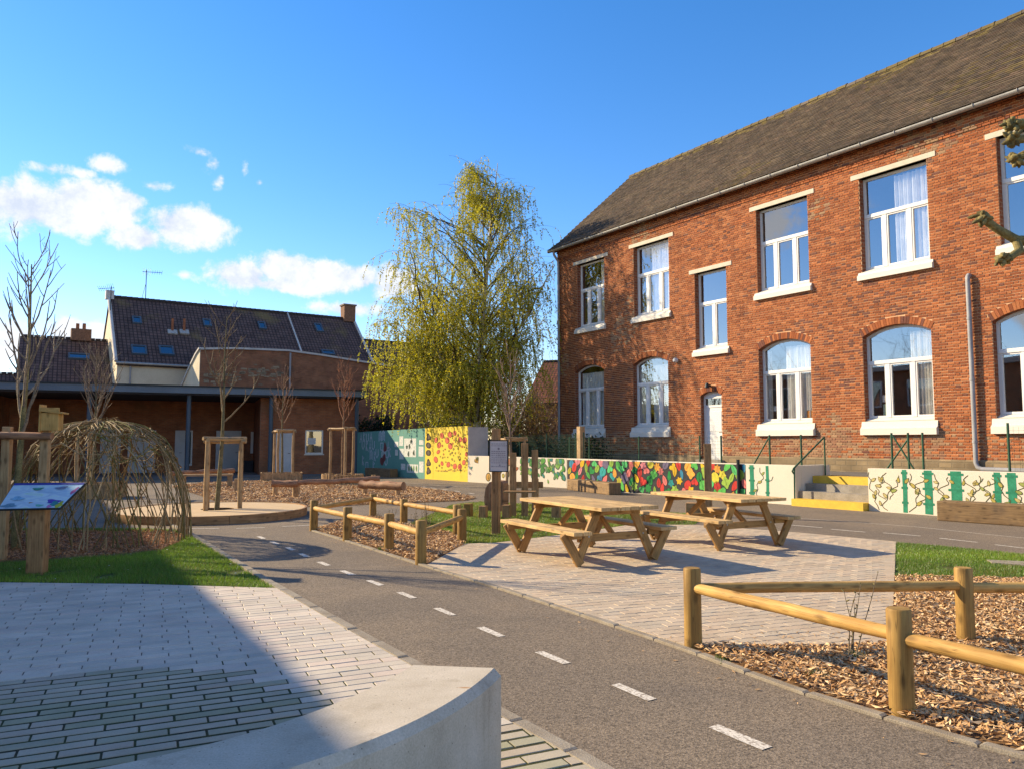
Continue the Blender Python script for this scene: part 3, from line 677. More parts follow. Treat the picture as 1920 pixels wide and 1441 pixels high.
# grass tufts in chip beds and joint moss sprigs
def tuft(name, c, n, h, label):
    P = np.array(c)+rng.normal(0, .025, (n, 2)); poly = None
    a = rng.uniform(0, 6.28, n); d = np.stack([np.cos(a), np.sin(a)], 1); s = np.stack([-d[:, 1], d[:, 0]], 1)*.003
    z0 = np.full((n, 1), .01); B0 = np.concatenate([P-s, z0], 1); B1 = np.concatenate([P+s, z0], 1); T = np.concatenate([P+d*rng.uniform(.01, .05, (n, 1)), z0+h*rng.uniform(.5, 1.1, (n, 1))], 1)
    o = arrays(name, np.stack([B0, B1, T], 1).reshape(-1, 3), np.arange(3*n).reshape(-1, 3), np.array([.07, .15, .02])*rng.uniform(.6, 1.3, (n, 1)), GRASSM); return tag(o, label, 'grass tuft')
tuft('grass_tuft', G(1528, 1272), 70, .06, 'green grass tuft in the chips between the rail and the path kerb')
tuft('grass_tuft', G(1600, 1236), 60, .07, 'small green tuft at the foot of the thin twigs by the rail')
tuft('grass_tuft', G(1352, 1240), 60, .05, 'low green tuft at the kerb beside the corner fence post')
tuft('grass_tuft', G(713, 1032), 70, .07, 'green tuft beside the post of the small square fence')

# ================================================================== SCHOOL BUILDING
FU = R(-56.1)                                  # along the facade towards the right (and the viewer)
FP = Plane(G(1560, 882, .72), FU)              # facade plane, s=0 opposite the steps
def fw(s, z, out=0.0): return FP.W(s, z, out)
S0, S1, ZB, ZE = -13.68, 15.6, .70, 10.42
school = thing('school_building', 'long two-storey red brick school with white windows and brown tiled roof', 'building', fw(0, 0))
UPW = [(-12.24, -10.42), (-8.60, -6.66), (-2.56, -.58), (1.20, 3.20), (5.00, 7.0), (8.8, 10.8), (12.6, 14.6)]
openings = []                                   # (s0, s1, z0, z1(spring or top), rise)
for a, c in UPW: openings.append([a, c, 6.58, 9.42, 0])
openings.append([-5.36, -3.90, 4.93, 7.76, 0])
for a, c in [(-12.44, -10.5), (-8.71, -6.78), (-2.59, -.62), (1.14, 3.14), (4.70, 6.70), (8.5, 10.5), (12.3, 14.3)]:
    openings.append([a, c, 2.2, 4.66, .26])
DOOR = [-5.18, -4.22, .98, 3.26, .14]; openings.append(DOOR)
def arc_z(op, s, extra=0.0):                    # height of the arch line at s
    a, c, z0, z1, rise = op
    if rise == 0: return z1
    w = (c-a)/2; rad = (w*w+rise*rise)/(2*rise); m = (a+c)/2; x = min(abs(s-m), w+extra*.7); rr = rad+extra
    return z1+rise-rad+math.sqrt(max(rr*rr-x*x, 0))
RING = .22; DEPTH = .20; CO = .0762; BL = .335
def blocked(z):                                 # intervals cut out of a course at mid height z
    out = []
    for op in openings:
        a, c, z0, z1, rise = op
        if rise == 0:
            if z0-.02 < z < z1+.0: out.append((a, c))
            elif z1 <= z < z1+.15: out.append((a-.26, c+.26))    # lintel
        else:
            if z0-.02 < z <= z1: out.append((a, c))
            elif z > z1:
                w = (c-a)/2; rad = (w*w+rise*rise)/(2*rise); m = (a+c)/2; rr = rad+RING; h = z-(z1+rise-rad)
                if h < rr:
                    x = math.sqrt(rr*rr-h*h)
                    if z < z1+RING*.86: x = min(x, w+(z-z1)/(RING*.86)*RING*w/rad)
                    if x > .02 and h > 0 and z < z1+rise+RING: out.append((m-x, m+x))
    return sorted(out)
BCOL = [(.355, .108, .036), (.31, .091, .031), (.395, .130, .045), (.285, .082, .028), (.415, .143, .052), (.24, .070, .027), (.36, .112, .038), (.315, .098, .038)]
DRK = (.16, .06, .04); OLD = [(.33, .20, .11), (.28, .16, .09), (.25, .12, .07)]
mort = MB(); bulk = MB(); cand = []
course = 0; z = ZB+.42
BF = .014
def brick_col(s, z):
    k = vnoise(np.array([[s, z]]), 1.1, 5)[0]; k2 = vnoise(np.array([[s, z]]), .7, 9)[0]
    c = np.array(random.choice(BCOL))
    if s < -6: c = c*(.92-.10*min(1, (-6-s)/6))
    if z < 2.0 and random.random() < .55: c = np.array(random.choice(OLD))
    elif k > .38 and random.random() < .5: c = np.array(random.choice(OLD))
    elif k2 > .3 and random.random() < .15: c = np.array(DRK)
    elif random.random() < .06: c = np.array(DRK)
    return tuple(c*random.uniform(.88, 1.1))
def add_brick(mb, s, z, l, h, out, col, d=.03):
    v = []
    for y in (out-d, out):
        for x, zz in ((s, z), (s+l, z), (s+l, z+h), (s, z+h)): v.append(fw(x, zz, y))
    mb.idx(v, [(4, 5, 6, 7), (0, 1, 5, 4), (1, 2, 6, 5), (2, 3, 7, 6), (3, 0, 4, 7)], col)
while z < ZE-.02:
    zm = z+CO/2; cuts = blocked(zm); free = []; a = S0
    for c0, c1 in cuts:
        if c0 > a: free.append((a, c0))
        a = max(a, c1)
    free.append((a, S1))
    proud = .0
    if z > ZE-.62 and z < ZE-.50: proud = .03
    if z > ZE-.30: proud = .05
    if z > ZE-.18: proud = .09
    for a, c in free:
        mort.face([fw(a, z), fw(c, z), fw(c, z+CO), fw(a, z+CO)])
        off = (course % 2)*BL/2
        k = math.floor((a-off)/BL)
        while True:
            x0 = k*BL+off; x1 = x0+BL; k += 1
            y0, y1 = max(x0, a), min(x1, c)
            if x0 >= c: break
            g = .008 if y0 == x0 else 0.0
            h2 = .008 if y1 == x1 else 0.0
            full = y0 == x0 and y1 == x1 and proud == 0
            out = BF+random.uniform(-.004, .004)+proud
            for (f0, f1) in ((x0, x0+.222), (x0+.222, x1)):            # stretcher and header
                w0_, w1_ = max(f0, a), min(f1, c)
                if w1_-w0_ < .035: continue
                if f0 == w0_ and f1 == w1_ and f0 == x0 and proud == 0 and w1_ < 5.9 and w0_ > -3: cand.append((w0_+.009, z+.010, out))
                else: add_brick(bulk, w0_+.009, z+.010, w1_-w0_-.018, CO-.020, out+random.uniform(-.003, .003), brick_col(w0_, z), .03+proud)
    z += CO; course += 1
# arch rings
arches = []
for op in openings:
    a, c, z0, z1, rise = op
    if not rise: continue
    w = (c-a)/2; rad = (w*w+rise*rise)/(2*rise); m = (a+c)/2; zc = z1+rise-rad; th = math.asin(min(1, w/rad)); n = max(9, int(rad*2*th/.078)); ar = MB()
    for i in range(n):
        t0 = -th+2*th*i/n+.004/rad; t1 = -th+2*th*(i+1)/n-.004/rad; cl = brick_col(m, z1); out = BF+.006+random.uniform(-.003, .003)
        P = [(m+rr*math.sin(t), zc+rr*math.cos(t)) for rr, t in ((rad, t0), (rad, t1), (rad+RING-.012, t1), (rad+RING-.012, t0))]
        v = [fw(x, zz, y) for y in (-.03, out) for x, zz in P]
        ar.idx(v, [(4, 5, 6, 7), (1, 0, 4, 5), (2, 1, 5, 6), (3, 2, 6, 7), (0, 3, 7, 4)], cl)
    for i in range(12):                          # mortar behind the ring
        t0 = -th+2*th*i/12; t1 = -th+2*th*(i+1)/12
        ar.face([fw(m+rr*math.sin(t), zc+rr*math.cos(t), .002) for rr, t in ((rad, t0), (rad, t1), (rad+RING+.05, t1), (rad+RING+.05, t0))], m=1)
    arches.append((op, ar))
# nearest 300 facade bricks as objects
cand.sort(key=lambda t: np.linalg.norm(np.array(fw(t[0], t[1]))-np.array((0, 0, EYE))))
protos = []
for c in BCOL*2:
    b_ = MB(); add = np.array(c)*random.uniform(.9, 1.08)
    v = [np.array(fw(x, zz, y))-np.array(fw(0, 0, 0)) for y in (-.03, 0) for x, zz in ((0, 0), (.204, 0), (.204, CO-.020), (0, CO-.020))]
    b_.idx(v, [(4, 5, 6, 7), (0, 1, 5, 4), (1, 2, 6, 5), (2, 3, 7, 6), (3, 0, 4, 7)], tuple(add)); o = b_.build('brick', BRICK); protos.append(o.data); bpy.data.objects.remove(o)
wallo = mort.build('wall', MORTAR, school)
wl = wloc(school)
for i, (s, z, out) in enumerate(cand):
    if i < 300:
        o = bpy.data.objects.new('brick', random.choice(protos)); COL.objects.link(o); o.parent = wallo; o.location = tuple(np.array(fw(s, z, out))-wl)
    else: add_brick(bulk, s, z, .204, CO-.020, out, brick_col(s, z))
stuff(bulk.build('brickwork', BRICK, wallo))
# plinth, end walls, back wall, interior
b = MB()
def quadz(b, a, c, z0, z1, out, m=0): b.face([fw(a, z0, out), fw(c, z0, out), fw(c, z1, out), fw(a, z1, out)], [(a, z0), (c, z0), (c, z1), (a, z1)], m=m)
pz = ZB+.42
segs = [(S0-.05, DOOR[0]), (DOOR[1], S1)]
for a, c in segs:
    quadz(b, a, c, 0, pz-.04, .05); b.face([fw(a, pz-.04, .05), fw(c, pz-.04, .05), fw(c, pz+.02, .0), fw(a, pz+.02, .0)], [(a, 0), (c, 0), (c, .07), (a, .07)])
b.face([fw(S0-.05, 0, .05), fw(S0-.05, pz-.04, .05), fw(S0-.05, pz-.04, -9.6), fw(S0-.05, 0, -9.6)], [(0, 0), (0, 1), (9, 1), (9, 0)])
b.build('plinth', STONE, school)
b = MB()
DEP = 9.56
for s in (S0, S1):
    g = [fw(s, 0, 0), fw(s, ZE, 0), fw(s, 14.75, -DEP/2), fw(s, ZE, -DEP), fw(s, 0, -DEP)]; uv = [(0, 0), (0, ZE), (DEP/2, 14.75), (DEP, ZE), (DEP, 0)]
    b.face(g, uv)
b.face([fw(S0, 0, -DEP), fw(S1, 0, -DEP), fw(S1, ZE, -DEP), fw(S0, ZE, -DEP)], [(S0, 0), (S1, 0), (S1, ZE), (S0, ZE)])
b.build('rear_wall', REVEAL, school)
b = MB()
for zz in (.95, 5.15, 10.0): b.face([fw(S0+.3, zz, -.36), fw(S1-.3, zz, -.36), fw(S1-.3, zz, -4.6), fw(S0+.3, zz, -4.6)])
quadz(b, S0+.3, S1-.3, .95, 10.0, -4.6)
for s in (S0+.3, -9.55, -5.9, -3.3, .3, 4.05, 7.8, 11.6, S1-.3): b.face([fw(s, .95, -.36), fw(s, 10, -.36), fw(s, 10, -4.6), fw(s, .95, -4.6)])
for zz in ((5.15, 5.3),): pass
# inner face of the front wall round the openings
for op in openings:
    a, c, z0, z1, rise = op; top = z1+rise
    for (x0, x1, y0, y1) in ((a-1.0, a, z0-1.2, top+.8), (c, c+1.0, z0-1.2, top+.8), (a, c, top, top+.8), (a, c, z0-1.2, z0)):
        b.face([fw(x0, y0, -.35), fw(x1, y0, -.35), fw(x1, y1, -.35), fw(x0, y1, -.35)])
b.build('interior', ROOM, school)

# windows
def arc_pts(op, inset, n=10):
    a, c, z0, z1, rise = op; a += inset; c -= inset
    if not rise: return [(c, z1-inset), (a, z1-inset)]
    return [(x, arc_z(op, x)-inset) for x in np.linspace(c, a, n)]
def reveal(op, parent):
    a, c, z0, z1, rise = op; b = MB(); ring = [(a, z0), (c, z0)]+arc_pts(op, 0); n = len(ring)
    for i in range(n):
        (x0, y0), (x1, y1) = ring[i], ring[(i+1) % n]
        l = math.dist((x0, y0), (x1, y1))
        vert = abs(y1-y0) > abs(x1-x0)
        uv = [(0, y0), (0, y1), (.36, y1), (.36, y0)] if vert else [(0, 0), (0, .1), (.36, .1), (.36, 0)]
        b.face([fw(x0, y0, 0.001), fw(x1, y1, 0.001), fw(x1, y1, -.36), fw(x0, y0, -.36)], uv)
    return b.build('reveal', REVEAL, parent)
def frame_bar(b, s0, s1, z0, z1, o0, o1):
    v = [fw(x, y, o) for o in (o0, o1) for x, y in ((s0, z0), (s1, z0), (s1, z1), (s0, z1))]
    b.idx(v, [(4, 5, 6, 7), (3, 2, 1, 0), (0, 1, 5, 4), (1, 2, 6, 5), (2, 3, 7, 6), (3, 0, 4, 7)])
def window(op, trans, lights, curt=None, sillp=True, items=None, dark=False):
    a, c, z0, z1, rise = op; fo = -DEPTH; fr = .075
    b = MB()                                      # outer frame as ring between opening edge and inset
    R0 = [(a, z0), (c, z0)]+arc_pts(op, 0); R1 = [(a+fr, z0+.10), (c-fr, z0+.10)]+arc_pts(op, fr); n = len(R0)
    for i in range(n):
        j = (i+1) % n
        b.face([fw(*R0[i], fo), fw(*R0[j], fo), fw(*R1[j], fo), fw(*R1[i], fo)])
        b.face([fw(*R1[i], fo), fw(*R1[j], fo), fw(*R1[j], fo-.07), fw(*R1[i], fo-.07)])
    w = b.build('window', WHITEP, school)
    b = MB(); frame_bar(b, a+fr*.4, c-fr*.4, trans-.055, trans+.055, fo-.06, fo+.035); b.build('transom', WHITEP, w, .008)
    xs = np.linspace(a+fr, c-fr, lights+1) if lights == 2 else np.array([a+fr, a+fr+.30*(c-a-2*fr)+.0, a+fr+.70*(c-a-2*fr), c-fr])
    for x in xs[1:-1]:
        b = MB(); frame_bar(b, x-.06, x+.06, z0+.10, trans-.05, fo-.06, fo+.022); b.build('mullion', WHITEP, w, .008)
    for i in range(len(xs)-1):                     # casement leaves with their panes
        l, r_ = xs[i]+(.06 if i else .0), xs[i+1]-(.06 if i < len(xs)-2 else 0); s_ = .042; b = MB()
        for q in ((l, r_, z0+.10, z0+.10+s_*1.3), (l, r_, trans-.055-s_, trans-.055), (l, l+s_, z0+.10+s_*1.3, trans-.055-s_), (r_-s_, r_, z0+.10+s_*1.3, trans-.055-s_)): frame_bar(b, *q, fo-.05, fo+.008)
        b.build('casement', WHITEP, w)
        b = MB(); b.face([fw(l+s_*.5, z0+.12, fo-.03), fw(r_-s_*.5, z0+.12, fo-.03), fw(r_-s_*.5, trans-.07, fo-.03), fw(l+s_*.5, trans-.07, fo-.03)]); b.build('pane', GLASS, w)
    b = MB(); T = arc_pts(op, fr*.5); b.face([fw(a+fr*.5, trans, fo-.03), fw(c-fr*.5, trans, fo-.03)]+[fw(x, y, fo-.03) for x, y in T]); b.build('pane', GLASS, w)
    reveal(op, w)
    # sill: sloped top, overhanging nose
    b = MB(); e = .16; prof = [(-.19, z0+.10), (-.02, z0+.02), (.03, z0-.10), (.15, z0-.16), (.15, z0-.38), (.0, z0-.38)]
    if op is DOOR: prof = None
    if sillp:
        prof = ([(-.21, z0+.10), (.03, z0-.03), (.06, z0-.18), (.13, z0-.22), (.13, z0-.40), (-.01, z0-.40)] if rise else [(-.21, z0+.10), (.05, z0-.02), (.07, z0-.09), (.12, z0-.11), (.12, z0-.25), (-.01, z0-.25)]); m1, m2 = a-.10, c+.10
        pl = [[fw(x, zz, oo) for oo, zz in prof] for x in (m1, m2)]; n = len(prof)
        for i in range(n-1): b.face([pl[0][i], pl[0][i+1], pl[1][i+1], pl[1][i]])
        b.face(pl[0][::-1]); b.face(pl[1])
        b.build('sill', SILLP, w)
    if not rise:
        b = MB(); b.box(np.array(fw((a+c)/2, z1+.075, -.10)), (c-a+.52, .26, .15), np.array([[FP.u[0], -FP.n[0], 0], [FP.u[1], -FP.n[1], 0], [0, 0, 1]])); b.build('lintel', LINTEL, w, .006)
    else:
        for o2, ar in arches:
            if o2 is op: ar.build('brick_arch', [BRICK, MORTAR], w)
    if curt:
        for (x0, x1, zt) in curt:
            b = MB(); n = 46; X = np.linspace(x0, x1, n); ph = random.random()*6; oo = [fo-.13+.040*math.sin(i*1.15+ph)+.018*math.sin(i*.47+ph) for i in range(n)]
            zs = np.linspace(z0-.1, min(zt, z1+.05), 5)
            for k in range(4):
                for i in range(n-1):
                    b.face([fw(X[i], zs[k], oo[i]), fw(X[i+1], zs[k], oo[i+1]), fw(X[i+1], zs[k+1], oo[i+1]), fw(X[i], zs[k+1], oo[i])], sm=True)
            b.build('curtain', CURT, w)
    return w
def frac(op, f0, f1, zt): a, c = op[0], op[1]; return (a+.05+(c-a-.1)*f0, a+.05+(c-a-.1)*f1, zt)
for k, op in enumerate(openings[:7]):
    cu = {0: [frac(op, .7, 1, 9.3)], 1: [frac(op, .35, 1, 9.3)], 2: None, 3: [frac(op, .45, 1, 9.3)], 5: [frac(op, .5, 1, 9.3)]}.get(k)
    window(op, 8.27, 3, cu)
window(openings[7], 6.62, 2)
for k, op in enumerate(openings[8:15]):
    cu = {0: [frac(op, 0, 1, 4.6)], 1: [frac(op, .0, .2, 4.6), frac(op, .42, 1, 4.6)], 2: [frac(op, .0, .12, 4.6), frac(op, .4, 1, 4.7)], 3: [frac(op, .62, 1, 4.7)], 4: [frac(op, .75, 1, 4.7)]}.get(k)
    window(op, 3.89, 3, cu)
# things on the sills behind the glass
def on_sill(name, s, z, w, h, mat, label, cat, out=-.30):
    b = MB(); frame_bar(b, s-w/2, s+w/2, z, z+h, out-.012, out); return tag(b.build(name, mat, None), label, cat)
PINK = basic('pink_card', (.62, .26, .34), .7); ORNG = basic('orange_card', (.66, .26, .05), .7); PGRN = basic('pale_green', (.42, .55, .45), .6)
on_sill('card', -1.30, 2.33, .22, .42, PINK, 'pink and white card propped behind the arched window above the steps', 'card')
on_sill('folder', -.88, 2.33, .30, .26, ORNG, 'orange folder on the sill inside the arched window beside the door', 'folder')
on_sill('notice', -2.20, 2.62, .16, .16, PAPER, 'small white notice inside the left casement of the window by the door', 'notice')
on_sill('notice', 1.62, 2.75, .22, .20, PAPER, 'white notice stuck above the pale green bag in the dark window', 'notice')
on_sill('bag', 1.66, 2.33, .28, .36, PGRN, 'pale green bag standing inside the dark arched window', 'bag')
# door
a, c, z0, z1, rise = DOOR
b = MB(); fo = -.16
frame_bar(b, a, a+.07, z0, z1, fo-.06, fo); frame_bar(b, c-.07, c, z0, z1, fo-.06, fo); frame_bar(b, a+.07, c-.07, 2.84, 2.92, fo-.06, fo)
T = arc_pts(DOOR, 0, 10); b.face([fw(a, z1-.02, fo), fw(c, z1-.02, fo)]+[fw(x, y, fo) for x, y in T]); frame_bar(b, a+.07, c-.07, z1-.10, z1-.02, fo-.06, fo-.001)
dr = b.build('door', WHITEP, school)
b = MB(); frame_bar(b, a+.07, c-.07, z0, 2.84, fo-.05, fo-.02); frame_bar(b, a+.17, c-.17, 1.2, 1.85, fo-.02, fo-.012); frame_bar(b, a+.17, c-.17, 1.98, 2.7, fo-.02, fo-.012); b.build('door_leaf', WHITEP, dr, .004)
b = MB(); b.face([fw(a+.07, 2.92, fo-.03), fw(c-.07, 2.92, fo-.03), fw(c-.07, z1-.1, fo-.03), fw(a+.07, z1-.1, fo-.03)]); b.build('pane', GLASSD, dr)
b = MB(); b.tube([fw(c-.13, 1.95, fo+.0), fw(c-.13, 1.95, fo+.05), fw(c-.24, 1.95, fo+.05)], .012, 6); b.build('handle', DARKP, dr)
b = MB(); frame_bar(b, a-.1, c+.1, ZB-.05, z0, -.2, .22); b.build('doorstep', STEPC, dr, .01)
reveal(DOOR, dr)
for o2, ar in arches:
    if o2 is DOOR: ar.build('brick_arch', [BRICK, MORTAR], dr)
# lamp, round box and cornice fittings
b = MB(); b.tube([fw(-4.72, 3.60, 0), fw(-4.72, 3.60, .16)], .035, 8); b.tube([fw(-4.72, 3.68, .16), fw(-4.72, 3.52, .18)], [.05, .09], 10)
tag(b.build('wall_lamp', DARKP), 'small dark wall lamp fixed above the white door', 'lamp')
s_, z_ = FP.hit(1269, 676); b = MB(); b.tube([fw(s_, z_, 0), fw(s_, z_, .12), fw(s_, z_, .17)], [.09, .09, .05], 14); tag(b.build('alarm_box', CAMW), 'round cream alarm bell on the brick wall beside an arched window', 'alarm')
# gutter and downpipes
b = MB(); gz = ZE-.10; n = 8
for j in range(n):
    t0, t1 = math.pi*j/n, math.pi*(j+1)/n
    P = [(.36-.09*math.cos(t), gz-.09*math.sin(t)) for t in (t0, t1)]; P2 = [(.36-.075*math.cos(t), gz-.075*math.sin(t)) for t in (t0, t1)]
    b.face([fw(S0-.2, P[0][1], P[0][0]), fw(S0-.2, P[1][1], P[1][0]), fw(S1, P[1][1], P[1][0]), fw(S1, P[0][1], P[0][0])], sm=True)
    b.face([fw(S0-.2, P2[1][1], P2[1][0]), fw(S0-.2, P2[0][1], P2[0][0]), fw(S1, P2[0][1], P2[0][0]), fw(S1, P2[1][1], P2[1][0])], sm=True)
gut = b.build('gutter', ZINC, school)
for s in np.arange(S0+.5, 8, 1.05):
    b = MB(); b.tube([fw(s, gz-.10*math.sin(t), .36-.10*math.cos(t)) for t in np.linspace(-.15, math.pi+.15, 9)], .011, 5); b.build('bracket', ZINC, gut)
b = MB(); quadz(b, S0-.2, S1, gz-.02, gz+.14, .27); b.face([fw(S0-.2, gz-.02, .27), fw(S1, gz-.02, .27), fw(S1, gz-.02, 0), fw(S0-.2, gz-.02, 0)][::-1]); b.build('fascia', SOFFIT, gut)
b = MB(); b.tube([fw(S0+.16, gz-.08, .34), fw(S0+.16, gz-.22, .32), fw(S0+.18, gz-.5, .10), fw(S0+.18, gz-.8, .085), fw(S0+.18, .72, .085)], .055, 10); b.build('downpipe', PIPE, school)
dps = FP.hit(1818, 515)[0]
b = MB(); b.tube([fw(dps, 5.92, -.05), fw(dps, 5.95, .07), fw(dps, 5.9, .11), fw(dps, 5.8, .115), fw(dps, 1.05, .115), fw(dps+.04, .95, .12), fw(dps+.14, .90, .125), fw(dps+8, .84, .125)], .058, 12); dp = b.build('downpipe', PIPE, school)
for zz in (1.6, 3.2, 4.8): b = MB(); b.tube([fw(dps, zz-.03, .115), fw(dps, zz+.03, .115)], .068, 12); b.build('pipe_clip', PIPE, dp)

# roof: base slabs, tiles as pieces, ridge
PROF = [(.40, ZE-.05), (-.35, ZE+.50), (-1.2, ZE+1.27), (-DEP/2, 14.86)]
b = MB()
for i in range(3):
    (o0, za), (o1, zb) = PROF[i], PROF[i+1]
    b.face([fw(S0-.22, za, o0), fw(S1+.2, za, o0), fw(S1+.2, zb, o1), fw(S0-.22, zb, o1)])
b.face([fw(S0-.22, PROF[-1][1], -DEP/2), fw(S1+.2, PROF[-1][1], -DEP/2), fw(S1+.2, ZE-.05, -DEP-.4), fw(S0-.22, ZE-.05, -DEP-.4)])
for s in (S0-.22,): b.face([fw(s, zz-.02, oo) for oo, zz in PROF]+[fw(s, zz-.14, oo) for oo, zz in PROF[::-1]])
roof = b.build('roof', basic('roof_batten', (.05, .04, .035), .9), school)
Ls = np.concatenate([[0], np.cumsum([math.dist(PROF[i], PROF[i+1]) for i in range(3)])])
def rp(t): return (np.interp(t, Ls, [p[0] for p in PROF]), np.interp(t, Ls, [p[1] for p in PROF]))
RC = [(.112, .079, .047), (.094, .067, .041), (.128, .090, .053), (.103, .071, .045), (.080, .058, .037), (.122, .080, .049)]
EXP, TW = .155, .21; tb = MB(); tc = []; rw = 0; t = -.03
while t < Ls[-1]-.02:
    o0, z0_ = rp(max(t, 0)); 
    if t < 0: o0 += .03; z0_ -= .02
    o1, z1_ = rp(min(t+EXP*1.15, Ls[-1])); d = np.array([o1-o0, z1_-z0_]); d /= np.linalg.norm(d); nn = np.array([d[1], -d[0]]); 
    if nn[1] < 0: nn = -nn
    s = S0-.22+(TW/2 if rw % 2 else 0)
    while s < S1+.1:
        tc.append((s, t, o0, z0_, o1, z1_, nn)); s += TW
    t += EXP; rw += 1
def tile_verts(s, o0, z0_, o1, z1_, nn, lift, skew):
    w = TW-.006; th = .022
    a = np.array([o0, z0_])+nn*(.020+lift); c = np.array([o1, z1_])+nn*.004; a2 = a-nn*th
    tp = [(s, a), (s+w, a+nn*skew), (s+w, c), (s, c), (s, a2), (s+w, a2), (s+w, c-nn*.004), (s, c-nn*.004)]
    return [fw(x, q[1], q[0]) for x, q in tp]
TF = [(0, 1, 2, 3), (4, 5, 1, 0), (5, 6, 2, 1), (7, 4, 0, 3)]
def tcol(s, t):
    c = np.array(random.choice(RC))*random.uniform(.85, 1.12); k = vnoise(np.array([[s, t]]), .9, 3)[0]
    if t > Ls[-1]-.75 and random.random() < .75*(t-(Ls[-1]-.75))/.75+.12+.3*k: c = np.array((.24, .175, .055))*random.uniform(.6, 1.1)
    elif k > .3 and random.random() < .35: c = c*np.array((1.1, 1.12, .72))
    return tuple(c)
order = sorted(range(len(tc)), key=lambda i: (0 if -2 < tc[i][0] < 5.6 else 1, np.linalg.norm(np.array(fw(tc[i][0], tc[i][3], tc[i][2]))-np.array((0, 0, EYE)))))
near = set(order[:300]); tprot = {}
for i, (s, t, o0, z0_, o1, z1_, nn) in enumerate(tc):
    lift = random.uniform(0, .008); sk = random.uniform(-.007, .007)
    if i in near:
        key = (round(t, 3), random.randrange(4))
        if key not in tprot:
            b = MB(); v = np.array(tile_verts(0, o0, z0_, o1, z1_, nn, lift, sk))-np.array(fw(0, z0_, o0)); b.idx(v, TF, tcol(s, t)); oo = b.build('roof_tile', ROOFT); tprot[key] = oo.data; bpy.data.objects.remove(oo)
        oo = bpy.data.objects.new('roof_tile', tprot[key]); COL.objects.link(oo); oo.parent = roof; oo.location = tuple(np.array(fw(s, z0_, o0))-wl)
    else: tb.idx(tile_verts(s, o0, z0_, o1, z1_, nn, lift, sk), TF, tcol(s, t))
stuff(tb.build('roof_tiling', ROOFT, roof))
s = S0-.2
rt = MB(); P_ = [(.14, -.10), (.09, .02), (0, .075), (-.09, .02), (-.14, -.10)]; k = 0
ridge_me = []
for v_ in range(5):
    b = MB(); col = tuple(np.array((.20, .15, .06) if v_ % 2 else (.15, .115, .08))*random.uniform(.8, 1.1)); W_ = .40
    v = []
    for x, g in ((0, 1.0), (.36, .92), (.36, 1.14), (W_, 1.14)): v += [np.array(fw(x, 14.86+z_*g+.02, -DEP/2+o_*g))-np.array(fw(0, 14.86, -DEP/2)) for o_, z_ in P_]
    fs = [(k_*5+j, k_*5+j+1, (k_+1)*5+j+1, (k_+1)*5+j) for k_ in range(3) for j in range(4)]; b.idx(v, fs, col); oo = b.build('ridge_tile', ROOFT); ridge_me.append(oo.data); bpy.data.objects.remove(oo)
while s < S1:
    oo = bpy.data.objects.new('ridge_tile', random.choice(ridge_me)); COL.objects.link(oo); oo.parent = roof; q = np.array(fw(s, 14.86+random.uniform(-.012, .012), -DEP/2))-wl; oo.location = tuple(q); s += .395

# ================================================================== TERRACE, MURAL WALLS, STEPS
WA = math.atan2(-.8175, .576); WP = Plane((9.15, 16.73), WA); WT = .25
def ww(s, z, out=0.0): return WP.W(s, z, out)
sL, sR = WP.S(1490), WP.S(1625)
sE = WP.S(1062); TZ = .72
P877 = G(877, 902.5); P675 = np.array([-7.9, 39.3])
ps = [ww(sE, 0, -.1), ww(sL-.1, 0, -.1), ww(sL-.1, 0, -1.25), ww(sR+.1, 0, -1.25), ww(sR+.1, 0, -.1), ww(20, 0, -.1), fw(20, 0, -.02), fw(S0-1, 0, -.02)]
b = MB(); b.prism([p[:2] for p in ps], .0, TZ, bottom=False); struct(b.build('terrace', basic('terrace_asphalt', (.15, .135, .12), .9, vs=1, fine=60, fvar=.35, bump=.4)))
def wall_seg(name, Pl, s0, s1, h0, h1, mat, label, thick=WT, cope=None):
    q = [Pl.W(s0, 0, 0)[:2], Pl.W(s1, 0, 0)[:2], Pl.W(s1, 0, -thick)[:2], Pl.W(s0, 0, -thick)[:2]]
    root = thing(name, label, 'wall', Pl.W((s0+s1)/2, 0, -thick/2))
    b = MB(); v = [(*q[0], 0), (*q[1], 0), (*q[2], 0), (*q[3], 0), (*q[0], h0), (*q[1], h1), (*q[2], h1), (*q[3], h0)]
    b.idx(v, [(0, 1, 5, 4), (1, 2, 6, 5), (2, 3, 7, 6), (3, 0, 4, 7), (4, 5, 6, 7)]); b.build('wall_body', mat, root, .008); return root
def shape(kind, r, asp=1.0, rot=0.0, n=14):
    P = []
    if kind == 'leaf':
        for i in range(n):
            t = 2*math.pi*i/n; x = math.cos(t); y = math.sin(t); P.append((r*asp*.62*y*(1-.25*x), r*x*(1.12 if abs(x) > .95 else 1)))
    elif kind == 'heart':
        for i in range(n+4):
            t = 2*math.pi*i/(n+4); P.append((r*.062*16*math.sin(t)**3, r*.06*(13*math.cos(t)-5*math.cos(2*t)-2*math.cos(3*t)-math.cos(4*t))))
    elif kind == 'star':
        m = random.choice((5, 6, 7))
        for i in range(2*m): t = math.pi*i/m; q = r*(1 if i % 2 == 0 else .62); P.append((q*math.sin(t), q*math.cos(t)))
    elif kind == 'blob':
        ph = random.random()*6; k = random.choice((2, 3, 4))
        for i in range(n+4): t = 2*math.pi*i/(n+4); q = r*(1+.2*math.sin(k*t+ph)); P.append((q*asp*math.sin(t), q*math.cos(t)))
    else:
        for i in range(n): t = 2*math.pi*i/n; P.append((r*asp*math.sin(t), r*math.cos(t)))
    c, s = math.cos(rot), math.sin(rot); return [(x*c-y*s, x*s+y*c) for x, y in P]
